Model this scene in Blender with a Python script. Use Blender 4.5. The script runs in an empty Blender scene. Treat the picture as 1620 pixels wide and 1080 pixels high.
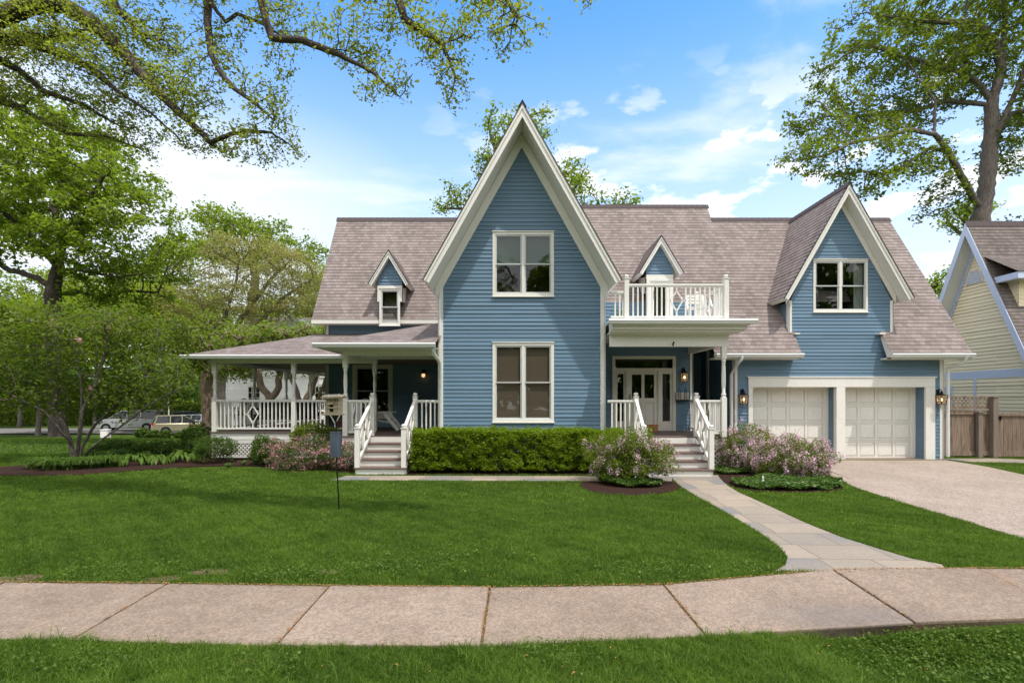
import bpy, bmesh, math, random
import numpy as np
from mathutils import Vector, Matrix, noise

random.seed(7)
rng = np.random.default_rng(7)
scene = bpy.context.scene
C = scene.collection

# ------------------------------------------------------------------ camera, sky, sun, exposure
F, CX, HY, H = 820.0, 810.0, 630.0, 1.8      # focal length in photo pixels, vanishing point, eye height
cam_d = bpy.data.cameras.new("camera")
cam = bpy.data.objects.new("camera", cam_d)
C.objects.link(cam)
cam.location = (0, 0, H)
cam.rotation_euler = (math.radians(90), 0, 0)
cam_d.sensor_width = 36
cam_d.lens = 36 * F / 1620
cam_d.shift_y = (HY - 540) / 1620
cam_d.clip_start = 0.05
cam_d.clip_end = 2000
scene.camera = cam

SUN = Vector((0.62, -0.80, 2.35)).normalized()
sun_d = bpy.data.lights.new("sun", 'SUN')
sun_d.energy = 3.0
sun_d.angle = math.radians(0.7)
sun_d.color = (1.0, 0.95, 0.87)
sun = bpy.data.objects.new("sun", sun_d)
C.objects.link(sun)
sun.location = (20, -25, 60)
sun.rotation_euler = SUN.to_track_quat('Z', 'Y').to_euler()

world = bpy.data.worlds.new("World")
scene.world = world
world.use_nodes = True
wn, wl = world.node_tree.nodes, world.node_tree.links
wn.clear()
def wnode(t, **k):
    n = wn.new(t)
    for a, b in k.items(): setattr(n, a, b)
    return n
sky = wnode('ShaderNodeTexSky', sky_type='NISHITA', sun_disc=False, air_density=1.0, dust_density=0.6, ozone_density=2.0, altitude=200)
sky.sun_elevation = math.asin(SUN.z)
sky.sun_rotation = math.atan2(SUN.x, SUN.y)
SKY_STRENGTH = 0.15
bg = wnode('ShaderNodeBackground'); bg.inputs[1].default_value = SKY_STRENGTH
wo = wnode('ShaderNodeOutputWorld')
tc = wnode('ShaderNodeTexCoord')
sep = wnode('ShaderNodeSeparateXYZ'); wl.new(tc.outputs['Generated'], sep.inputs[0])
def wmath(op, a, b=None, c=None, clamp=False):
    n = wnode('ShaderNodeMath', operation=op, use_clamp=clamp)
    for i, x in enumerate((a, b, c)):
        if x is None: continue
        if isinstance(x, (int, float)): n.inputs[i].default_value = x
        else: wl.new(x, n.inputs[i])
    return n.outputs[0]
def wsmooth(x, lo, hi):
    n = wnode('ShaderNodeMapRange', interpolation_type='SMOOTHSTEP')
    wl.new(x, n.inputs[0]); n.inputs[1].default_value = lo; n.inputs[2].default_value = hi
    return n.outputs[0]
# clouds: a flat layer overhead, seen in perspective
zc = wmath('MAXIMUM', sep.outputs[2], 0.03)
zc = wmath('ADD', zc, 0.10)
comb = wnode('ShaderNodeCombineXYZ')
wl.new(wmath('DIVIDE', sep.outputs[0], zc), comb.inputs[0])
wl.new(wmath('DIVIDE', sep.outputs[1], zc), comb.inputs[1])
mp = wnode('ShaderNodeMapping'); wl.new(comb.outputs[0], mp.inputs[0])
mp.inputs['Location'].default_value = (3.1, 1.35, 0)
mp.inputs['Rotation'].default_value = (0, 0, math.radians(18))
mp.inputs['Scale'].default_value = (0.9, 1.5, 1)
n1 = wnode('ShaderNodeTexNoise'); n1.inputs['Scale'].default_value = 1.15; n1.inputs['Detail'].default_value = 9; n1.inputs['Roughness'].default_value = 0.56
n1.inputs['Distortion'].default_value = 0.25
wl.new(mp.outputs[0], n1.inputs['Vector'])
n2 = wnode('ShaderNodeTexNoise'); n2.inputs['Scale'].default_value = 0.35; n2.inputs['Detail'].default_value = 2
wl.new(mp.outputs[0], n2.inputs['Vector'])
cl = wmath('ADD', wmath('MULTIPLY', n1.outputs[0], 0.75), wmath('MULTIPLY', n2.outputs[0], 0.35))
cover = wsmooth(cl, 0.535, 0.68)
cover = wmath('MULTIPLY', cover, 0.58)
# small heaped clouds at middle height
n3 = wnode('ShaderNodeTexNoise'); n3.inputs['Scale'].default_value = 9.5; n3.inputs['Detail'].default_value = 7; n3.inputs['Roughness'].default_value = 0.5
mp3 = wnode('ShaderNodeMapping'); wl.new(tc.outputs['Generated'], mp3.inputs[0]); mp3.inputs['Scale'].default_value = (1, 1, 2.1); mp3.inputs['Location'].default_value = (0.35, 0.2, 0.8)
wl.new(mp3.outputs[0], n3.inputs['Vector'])
puff = wmath('MULTIPLY', wsmooth(n3.outputs[0], 0.55, 0.63), wmath('MULTIPLY', wsmooth(sep.outputs[2], 0.56, 0.40), wsmooth(sep.outputs[0], -0.25, 0.15)))
cover = wmath('MAXIMUM', cover, wmath('MULTIPLY', puff, 0.72))
# added bright white cloud overhead and behind the camera, unseen, as soft fill light
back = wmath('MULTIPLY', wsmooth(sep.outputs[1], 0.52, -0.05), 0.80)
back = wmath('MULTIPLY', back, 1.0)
# pale thin veil thickening down to the skyline
veil = wsmooth(sep.outputs[2], 0.66, 0.02)
veil = wmath('MULTIPLY', veil, 0.95)
veil = wmath('MAXIMUM', veil, wmath('MULTIPLY', wsmooth(sep.outputs[0], 0.15, -0.45), wmath('MULTIPLY', wsmooth(sep.outputs[2], 0.55, 0.30), 0.95)))
hs = wnode('ShaderNodeHueSaturation'); hs.inputs['Saturation'].default_value = 1.30; hs.inputs['Value'].default_value = 2.0
wl.new(sky.outputs[0], hs.inputs['Color'])
m1 = wnode('ShaderNodeMixRGB'); wl.new(veil, m1.inputs[0]); wl.new(hs.outputs[0], m1.inputs[1]); m1.inputs[2].default_value = (5.5, 5.9, 6.4, 1)
m2 = wnode('ShaderNodeMixRGB'); wl.new(cover, m2.inputs[0]); wl.new(m1.outputs[0], m2.inputs[1]); m2.inputs[2].default_value = (6.9, 6.85, 6.75, 1)
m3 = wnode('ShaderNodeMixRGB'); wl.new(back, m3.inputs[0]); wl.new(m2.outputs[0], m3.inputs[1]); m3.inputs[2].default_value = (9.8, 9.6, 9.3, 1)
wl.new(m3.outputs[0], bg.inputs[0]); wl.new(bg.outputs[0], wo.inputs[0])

scene.view_settings.view_transform = 'Standard'
scene.view_settings.look = 'None'
scene.view_settings.exposure = 0.33
scene.view_settings.gamma = 1.0
scene.render.engine = 'CYCLES'
scene.cycles.max_bounces = 9
scene.cycles.diffuse_bounces = 5
scene.cycles.transparent_max_bounces = 8
scene.cycles.use_denoising = True

# ------------------------------------------------------------------ helpers
def P(px, py, d):                 # a photo point at depth d -> place in the world
    return Vector(((px - CX) * d / F, d, H - (py - HY) * d / F))
def PG(px, py, h=0.0):            # a photo point on level ground of height h
    d = (H - h) * F / (py - HY)
    return ((px - CX) * d / F, d)
def tag(o, label=None, cat=None, group=None, kind=None):
    if label: o['label'] = label
    if cat: o['category'] = cat
    if group: o['group'] = group
    if kind: o['kind'] = kind
    return o
def thing(name, label, cat, loc=(0, 0, 0), rz=0, group=None):
    o = bpy.data.objects.new(name, None)
    o.empty_display_size = 0.2
    C.objects.link(o); o.location = loc; o.rotation_euler = (0, 0, rz)
    return tag(o, label, cat, group)

def orth(d):
    d = Vector(d).normalized()
    a = Vector((0, 0, 1)) if abs(d.z) < 0.95 else Vector((1, 0, 0))
    u = d.cross(a).normalized()
    return u, u.cross(d).normalized()

EACH = {'corner_board', 'fascia', 'skirt_board', 'rake_board', 'soffit', 'frieze_board', 'porch_beam', 'porch_ceiling', 'porch_soffit', 'drip_edge', 'dormer_cheek', 'deck', 'bumper', 'pillar'}
class MB:
    def __init__(s): s.v = []; s.f = []; s.ch = []
    def add(s, vs, fs):
        n = len(s.v); s.ch.append((n, len(s.f))); s.v.extend(tuple(v) for v in vs); s.f.extend(tuple(i + n for i in f) for f in fs); return s
    def box(s, x0, x1, y0, y1, z0, z1):
        return s.add([(x0,y0,z0),(x1,y0,z0),(x1,y1,z0),(x0,y1,z0),(x0,y0,z1),(x1,y0,z1),(x1,y1,z1),(x0,y1,z1)],
              [(0,3,2,1),(4,5,6,7),(0,1,5,4),(1,2,6,5),(2,3,7,6),(3,0,4,7)])
    def bar(s, p, q, w, h, up=(0, 0, 1)):      # beam from p to q; w sideways, h along up
        p, q = Vector(p), Vector(q); d = (q - p).normalized(); up = Vector(up)
        if abs(d.dot(up)) > 0.98: up = Vector((0, 1, 0))
        sx = d.cross(up).normalized(); u = sx.cross(d).normalized()
        vs = []
        for c in (p, q):
            for a, b in ((-1,-1),(1,-1),(1,1),(-1,1)): vs.append(c + sx * (a * w / 2) + u * (b * h / 2))
        return s.add(vs, [(0,1,2,3),(7,6,5,4),(0,4,5,1),(1,5,6,2),(2,6,7,3),(3,7,4,0)])
    def tube(s, pts, rad, n=8, cap=True):
        pts = [Vector(p) for p in pts]
        if not hasattr(rad, '__len__'): rad = [rad] * len(pts)
        vs, fs = [], []
        ref = None
        for i, p in enumerate(pts):
            d = (pts[min(i + 1, len(pts) - 1)] - pts[max(i - 1, 0)]).normalized()
            if ref is None: u = orth(d)[0]
            else:
                u = (ref - d * ref.dot(d))
                u = u.normalized() if u.length > 1e-6 else orth(d)[0]
            w = d.cross(u)
            ref = u
            for k in range(n):
                a = 2 * math.pi * k / n
                vs.append(p + u * (math.cos(a) * rad[i]) + w * (math.sin(a) * rad[i]))
        for i in range(len(pts) - 1):
            for k in range(n):
                a, b = i * n + k, i * n + (k + 1) % n
                fs.append((a, b, b + n, a + n))
        if cap: fs.append(tuple(range(n))[::-1]); fs.append(tuple(range((len(pts) - 1) * n, len(pts) * n)))
        return s.add(vs, fs)
    def lathe(s, x, y, prof, n=12):             # prof: (r, z) from low to high
        return s.tube([(x, y, z) for r, z in prof], [r for r, z in prof], n)
    def prism(s, poly, ext):                    # polygon of 3-D points pushed along ext
        n = len(poly); e = Vector(ext)
        vs = [Vector(p) for p in poly] + [Vector(p) + e for p in poly]
        fs = [tuple(range(n)), tuple(range(2 * n - 1, n - 1, -1))] + [(i, i + n, (i + 1) % n + n, (i + 1) % n) for i in range(n)]
        return s.add(vs, fs)
    def quad(s, a, b, c, d): return s.add([a, b, c, d], [(0, 1, 2, 3)])
    def build(s, name, mat, parent=None, smooth=False, bevel=0, label=None, recalc=True):
        if name in EACH and len(s.ch) > 1:          # boards of this kind are separate pieces
            ch = s.ch + [(len(s.v), len(s.f))]; o = None
            for (a, fa_), (c, fc) in zip(ch[:-1], ch[1:]):
                m = MB(); m.v = s.v[a:c]; m.f = [tuple(i - a for i in f) for f in s.f[fa_:fc]]; m.ch = [(0, 0)]
                o = m.build(name, mat, parent, smooth, bevel, label, recalc)
            return o
        me = bpy.data.meshes.new(name)
        me.from_pydata(s.v, [], s.f)
        if recalc:
            bm = bmesh.new(); bm.from_mesh(me)
            bmesh.ops.recalc_face_normals(bm, faces=bm.faces); bm.to_mesh(me); bm.free()
        me.materials.append(mat)
        if smooth:
            me.polygons.foreach_set('use_smooth', [True] * len(me.polygons))
        o = bpy.data.objects.new(name, me); C.objects.link(o)
        if parent: o.parent = parent
        if smooth: 
            try: me.set_sharp_from_angle(angle=math.radians(40))
            except Exception: pass
        if bevel:
            m = o.modifiers.new('bevel', 'BEVEL'); m.width = bevel; m.segments = 2; m.limit_method = 'ANGLE'
        if label: o['label'] = label
        return o
def local(o, parent):     # geometry was written in world coordinates: undo the parent's own place
    o.matrix_parent_inverse = Matrix.Translation(-Vector(parent.location))

def np_mesh(name, verts, faces_n, mat, parent=None, rnd=None, smooth=False):
    """verts (N,3); faces_n: (M,k) index array"""
    verts = np.asarray(verts, dtype=np.float32); fa = np.asarray(faces_n, dtype=np.int32)
    me = bpy.data.meshes.new(name)
    m, k = fa.shape
    me.vertices.add(len(verts)); me.vertices.foreach_set('co', verts.ravel())
    me.loops.add(m * k); me.loops.foreach_set('vertex_index', fa.ravel())
    me.polygons.add(m)
    me.polygons.foreach_set('loop_start', np.arange(0, m * k, k, dtype=np.int32))
    me.polygons.foreach_set('loop_total', np.full(m, k, dtype=np.int32))
    if smooth: me.polygons.foreach_set('use_smooth', np.ones(m, dtype=bool))
    me.update(calc_edges=True)
    if rnd is not None:
        a = me.attributes.new('rnd', 'FLOAT', 'FACE'); a.data.foreach_set('value', np.asarray(rnd, dtype=np.float32))
    me.materials.append(mat)
    o = bpy.data.objects.new(name, me); C.objects.link(o)
    if parent: o.parent = parent
    return o

# ------------------------------------------------------------------ materials
class NT:
    def __init__(s, name):
        s.m = bpy.data.materials.new(name); s.m.use_nodes = True
        s.n, s.l = s.m.node_tree.nodes, s.m.node_tree.links
        s.n.clear(); s.out = s.n.new('ShaderNodeOutputMaterial')
    def node(s, t, ins=None, **k):
        n = s.n.new(t)
        for a, b in k.items(): setattr(n, a, b)
        for a, b in (ins or {}).items():
            if isinstance(b, bpy.types.NodeSocket): s.l.new(b, n.inputs[a])
            else: n.inputs[a].default_value = b
        return n
    def noise(s, vec, scale, detail=4, rough=0.55, dist=0.0):
        return s.node('ShaderNodeTexNoise', {'Vector': vec, 'Scale': scale, 'Detail': detail, 'Roughness': rough, 'Distortion': dist}).outputs[0]
    def ramp(s, fac, stops):
        r = s.n.new('ShaderNodeValToRGB'); s.l.new(fac, r.inputs[0]); e = r.color_ramp.elements
        while len(e) < len(stops): e.new(0.5)
        for i, (p, c) in enumerate(stops): e[i].position = p; e[i].color = c if len(c) == 4 else (*c, 1)
        return r.outputs[0]
    def mix(s, fac, a, b, blend='MIX'):
        n = s.n.new('ShaderNodeMixRGB'); n.blend_type = blend
        for i, x in enumerate((fac, a, b)):
            if isinstance(x, bpy.types.NodeSocket): s.l.new(x, n.inputs[i])
            elif i == 0: n.inputs[0].default_value = x
            else: n.inputs[i].default_value = (*x, 1) if len(x) == 3 else x
        return n.outputs[0]
    def math(s, op, a, b=0.0, c=0.0):
        n = s.n.new('ShaderNodeMath'); n.operation = op
        for i, x in enumerate((a, b, c)):
            if isinstance(x, bpy.types.NodeSocket): s.l.new(x, n.inputs[i])
            else: n.inputs[i].default_value = x
        return n.outputs[0]
    def bump(s, h, strength=0.3, dist=0.01):
        return s.node('ShaderNodeBump', {'Height': h, 'Strength': strength, 'Distance': dist}).outputs[0]
    def princ(s, col, rough=0.6, bump=None, metal=0.0, spec=0.4, **k):
        p = s.n.new('ShaderNodeBsdfPrincipled')
        def put(key, v):
            if isinstance(v, bpy.types.NodeSocket): s.l.new(v, p.inputs[key])
            else: p.inputs[key].default_value = (*v, 1) if isinstance(v, tuple) and len(v) == 3 else v
        put('Base Color', col); put('Roughness', rough); put('Metallic', metal); put('Specular IOR Level', spec)
        if bump: s.l.new(bump, p.inputs['Normal'])
        for a, b in k.items(): put(a, b)
        s.l.new(p.outputs[0], s.out.inputs[0]); return s.m
    def obj(s): return s.node('ShaderNodeTexCoord').outputs['Object']
    def geo(s): return s.node('ShaderNodeNewGeometry').outputs['Position']

def m_paint(name, col, var=0.06, rough=0.55, dirt=0.25, spec=0.35):
    t = NT(name); g = t.geo()
    n = t.noise(g, 1.3, 5); n2 = t.noise(g, 22, 4)
    c1 = tuple(x * (1 - var) for x in col); c2 = tuple(min(1, x * (1 + var)) for x in col)
    c = t.mix(n, c1, c2)
    st = t.ramp(n2, [(0.35, (1 - dirt * 0.3,) * 3), (0.6, (1, 1, 1))])
    c = t.mix(1.0, c, st, 'MULTIPLY')
    return t.princ(c, rough, t.bump(n2, 0.15, 0.002), spec=spec)
def m_siding(name, col):
    t = NT(name); g = t.geo()
    uv = t.node('ShaderNodeUVMap').outputs[0]
    mp = t.node('ShaderNodeMapping', {'Vector': uv, 'Scale': (0.33, 9.8, 1)}).outputs[0]
    w = t.node('ShaderNodeTexWhiteNoise', {'Vector': t.node('ShaderNodeVectorMath', {0: mp}, operation='FLOOR').outputs[0]}, noise_dimensions='2D').outputs[0]
    c = t.mix(w, tuple(x * 0.93 for x in col), tuple(x * 1.07 for x in col))
    n = t.noise(t.node('ShaderNodeMapping', {'Vector': g, 'Scale': (1, 1, 3)}).outputs[0], 1.2, 6, 0.65)
    c = t.mix(t.math('MULTIPLY', n, 0.3), c, tuple(x * 0.7 + 0.04 for x in col))
    gr = t.noise(t.node('ShaderNodeMapping', {'Vector': g, 'Scale': (2, 2, 60)}).outputs[0], 3, 4)
    return t.princ(c, 0.55, t.bump(gr, 0.2, 0.003), spec=0.3)
def m_shingle(name, a, b, cc):
    t = NT(name); uv = t.node('ShaderNodeUVMap').outputs[0]
    br = t.node('ShaderNodeTexBrick', {'Vector': uv, 'Color1': (0, 0, 0, 1), 'Color2': (1, 1, 1, 1), 'Mortar': (0.5, 0.5, 0.5, 1), 'Scale': 1.0,
                 'Mortar Size': 0.004, 'Bias': 0.0, 'Brick Width': 0.15, 'Row Height': 0.14}, offset=0.5)
    n = t.noise(uv, 0.8, 5, 0.6); n3 = t.noise(uv, 60, 3, 0.7)
    k = t.math('ADD', t.math('MULTIPLY', br.outputs[0], 0.38), t.math('MULTIPLY', n, 0.62))
    c = t.ramp(k, [(0.1, a), (0.5, b), (0.95, cc)])
    c = t.mix(t.math('MULTIPLY', br.outputs[1], 0.45), c, tuple(x * 0.35 for x in a))
    c = t.mix(1.0, c, t.ramp(n3, [(0.3, (0.78,) * 3), (0.7, (1.15,) * 3)]), 'MULTIPLY')
    st = t.noise(t.node('ShaderNodeMapping', {'Vector': uv, 'Scale': (1.2, 0.18, 1)}).outputs[0], 1.5, 5, 0.6)
    c = t.mix(1.0, c, t.ramp(st, [(0.35, (0.90,) * 3), (0.65, (1.05,) * 3)]), 'MULTIPLY')
    bh = t.math('SUBTRACT', t.math('MULTIPLY', n3, 0.4), br.outputs[1])
    return t.princ(c, 0.9, t.bump(bh, 0.5, 0.006), spec=0.15)
def m_flat(name, col, rough=0.5, metal=0.0, spec=0.4, var=0.12, scale=6):
    t = NT(name); n = t.noise(t.geo(), scale, 4)
    return t.princ(t.mix(n, tuple(x * (1 - var) for x in col), tuple(min(1, x * (1 + var)) for x in col)), rough, t.bump(n, 0.1, 0.003), metal, spec)
def m_wood(name, c1, c2, axis=(1, 14, 14), scale=2.0, rough=0.8):
    t = NT(name); v = t.node('ShaderNodeMapping', {'Vector': t.geo(), 'Scale': axis}).outputs[0]
    n = t.noise(v, scale, 6, 0.65, 0.6)
    return t.princ(t.ramp(n, [(0.3, c1), (0.7, c2)]), rough, t.bump(n, 0.3, 0.004), spec=0.25)
def m_glass(name, tint=(0.02, 0.022, 0.02)):
    t = NT(name)
    tr = t.node('ShaderNodeBsdfTransparent', {'Color': (0.86, 0.89, 0.87, 1)})
    gl = t.node('ShaderNodeBsdfGlossy', {'Color': (0.9, 0.92, 0.95, 1), 'Roughness': 0.015,
         'Normal': t.bump(t.noise(t.geo(), 1.7, 2), 0.05, 0.02)})
    f = t.node('ShaderNodeLayerWeight', {'Blend': 0.5}).outputs[1]
    f = t.math('ADD', t.math('MULTIPLY', t.math('POWER', f, 4.0), 0.8), 0.055)
    mx = t.node('ShaderNodeMixShader', {0: f, 1: tr.outputs[0], 2: gl.outputs[0]})
    t.l.new(mx.outputs[0], t.out.inputs[0]); return t.m
def m_leaf(name, dark, light, trans=0.45, gloss=0.06, tcol=None, patch=0.35, pscale=0.6):
    t = NT(name)
    a = t.node('ShaderNodeAttribute', attribute_name='rnd').outputs['Fac']
    n = t.noise(t.geo(), pscale, 3)
    k = t.math('ADD', t.math('MULTIPLY', a, 1 - patch), t.math('MULTIPLY', n, patch))
    c = t.ramp(k, [(0.12, dark), (0.85, light)])
    d = t.node('ShaderNodeBsdfDiffuse', {'Color': c})
    tc = t.mix(0.5, c, tcol or tuple(min(1, x * f) for x, f in zip(light, (1.5, 1.5, 0.7))))
    tr = t.node('ShaderNodeBsdfTranslucent', {'Color': tc})
    g = t.node('ShaderNodeBsdfGlossy', {'Color': (0.62, 0.62, 0.45, 1), 'Roughness': 0.5})
    m1 = t.node('ShaderNodeMixShader', {0: trans, 1: d.outputs[0], 2: tr.outputs[0]})
    m2 = t.node('ShaderNodeMixShader', {0: gloss, 1: m1.outputs[0], 2: g.outputs[0]})
    t.l.new(m2.outputs[0], t.out.inputs[0]); return t.m
def m_bark(name, c1, c2):
    t = NT(name); g = t.geo()
    v = t.node('ShaderNodeMapping', {'Vector': g, 'Scale': (5, 5, 1.2)}).outputs[0]
    n = t.noise(v, 3.5, 7, 0.7, 0.4)
    vo = t.node('ShaderNodeTexVoronoi', {'Vector': v, 'Scale': 4.0}).outputs[0]
    return t.princ(t.ramp(n, [(0.3, c1), (0.72, c2)]), 0.9, t.bump(t.math('ADD', n, vo), 0.8, 0.03), spec=0.15)
def m_emit(name, col, s):
    t = NT(name); e = t.node('ShaderNodeEmission', {'Color': (*col, 1), 'Strength': s}); t.l.new(e.outputs[0], t.out.inputs[0]); return t.m

M = {}
M['blue'] = m_siding('blue_siding', (0.132, 0.222, 0.312))
M['yellow'] = m_siding('yellow_siding', (0.93, 0.79, 0.56))
M['brickwhite'] = m_siding('white_painted_brick', (0.78, 0.78, 0.78))
M['white'] = m_paint('white_trim', (0.77, 0.75, 0.70))
M['gutter'] = m_paint('white_gutter', (0.72, 0.73, 0.72), rough=0.4)
M['cream'] = m_paint('cream_trim', (0.70, 0.66, 0.58))
M['door'] = m_paint('white_door', (0.80, 0.78, 0.72), rough=0.45)
M['bluetrim'] = m_paint('pale_blue_trim', (0.58, 0.64, 0.82))
M['shingle'] = m_shingle('roof_shingles', (0.155, 0.126, 0.116), (0.258, 0.214, 0.200), (0.36, 0.305, 0.287))
M['shingle_b'] = m_shingle('weathered_shingles', (0.11, 0.092, 0.084), (0.175, 0.148, 0.136), (0.26, 0.22, 0.205))
M['cap'] = m_flat('ridge_cap', (0.07, 0.055, 0.055), 0.9)
M['edge'] = m_flat('drip_edge', (0.05, 0.045, 0.045), 0.7)
M['ceiling'] = m_wood('porch_ceiling', (0.20, 0.165, 0.14), (0.27, 0.225, 0.19), (14, 1, 1))
M['deck'] = m_wood('deck_boards', (0.10, 0.075, 0.065), (0.18, 0.135, 0.115), (14, 1, 1))
M['tread'] = m_wood('stair_tread', (0.11, 0.075, 0.065), (0.19, 0.13, 0.115), (1, 14, 14))
M['glass'] = m_glass('window_glass')
M['sash'] = m_flat('grey_sash', (0.50, 0.51, 0.51), 0.5)
M['dark'] = m_flat('dark_room', (0.012, 0.012, 0.013), 0.9)
M['shade_tan'] = m_flat('tan_blind', (0.13, 0.095, 0.068), 0.9, scale=30)
M['shade_green'] = m_flat('green_blind', (0.045, 0.085, 0.062), 0.9, scale=10)
M['curtain'] = m_flat('grey_curtain', (0.25, 0.27, 0.26), 0.9, scale=20)
M['black'] = m_flat('black_metal', (0.012, 0.012, 0.013), 0.4, 0.6)
M['brass'] = m_flat('brass', (0.35, 0.25, 0.12), 0.35, 0.9)
M['lamp_glass'] = m_emit('lit_lantern_glass', (1.0, 0.52, 0.22), 1.1)
M['bulb'] = m_emit('lit_bulb', (1.0, 0.62, 0.30), 5.0)
M['cushion'] = m_flat('black_cushion', (0.015, 0.015, 0.017), 0.9)
M['fence'] = m_wood('weathered_fence_wood', (0.11, 0.075, 0.055), (0.33, 0.245, 0.185), (16, 16, 1.2), 1.2)
M['fencepost'] = m_wood('grey_post_wood', (0.17, 0.135, 0.11), (0.26, 0.21, 0.175), (8, 8, 1.2), 1.5)
M['foundation'] = m_flat('foundation', (0.10, 0.09, 0.085), 0.9)
M['terracotta'] = m_flat('terracotta', (0.30, 0.085, 0.06), 0.8)
M['birch'] = m_wood('rustic_wood', (0.24, 0.19, 0.12), (0.52, 0.45, 0.33), (3, 3, 22), 2)
M['baffle'] = m_flat('slate_blue_baffle', (0.105, 0.125, 0.175), 0.45, 0.2)
M['oakbark'] = m_bark('oak_bark', (0.035, 0.028, 0.024), (0.14, 0.11, 0.095))
M['greybark'] = m_bark('grey_bark', (0.085, 0.07, 0.06), (0.25, 0.215, 0.19))
M['tanbark'] = m_bark('tan_bark', (0.12, 0.085, 0.06), (0.30, 0.22, 0.165))
M['stem'] = m_flat('shrub_stem', (0.08, 0.055, 0.035), 0.9)
M['tyre'] = m_flat('tyre', (0.015, 0.015, 0.015), 0.9)
M['rim'] = m_flat('rim', (0.45, 0.45, 0.46), 0.3, 0.8)
M['carglass'] = m_flat('car_glass', (0.015, 0.02, 0.022), 0.06, 0, 0.6)
M['tail'] = m_flat('tail_light', (0.45, 0.02, 0.015), 0.25)
M['head'] = m_flat('head_light', (0.6, 0.62, 0.65), 0.1)
# ------------------------------------------------------------------ the ground
def sstep(a, b, x):
    t = np.clip((np.asarray(x, dtype=float) - a) / (b - a), 0, 1); return t * t * (3 - 2 * t)
def ground(x, y):
    g = -1.5 * sstep(19, 46, y)
    g = g - 0.19 * sstep(1.9, 2.7, x) * (1 - sstep(3.7, 4.3, y))
    return g
def inside(poly, x, y):
    poly = np.asarray(poly); r = np.zeros(np.shape(x), bool); n = len(poly)
    for i in range(n):
        x1, y1 = poly[i]; x2, y2 = poly[(i + 1) % n]
        c = ((y1 > y) != (y2 > y)) & (x < (x2 - x1) * (y - y1) / (y2 - y1 + 1e-12) + x1)
        r ^= c
    return r
def smooth_poly(pts, n=2):
    for _ in range(n):
        q = []
        for i in range(len(pts)):
            a, b = pts[i], pts[(i + 1) % len(pts)]
            q += [(a[0]*.75+b[0]*.25, a[1]*.75+b[1]*.25), (a[0]*.25+b[0]*.75, a[1]*.25+b[1]*.75)]
        pts = q
    return pts
def slab(name, poly, z0, z1, mat, parent=None, bevel=0):
    b = MB(); b.prism([(x, y, z0) for x, y in poly], (0, 0, z1 - z0)); return b.build(name, mat, parent, bevel=bevel)

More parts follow.
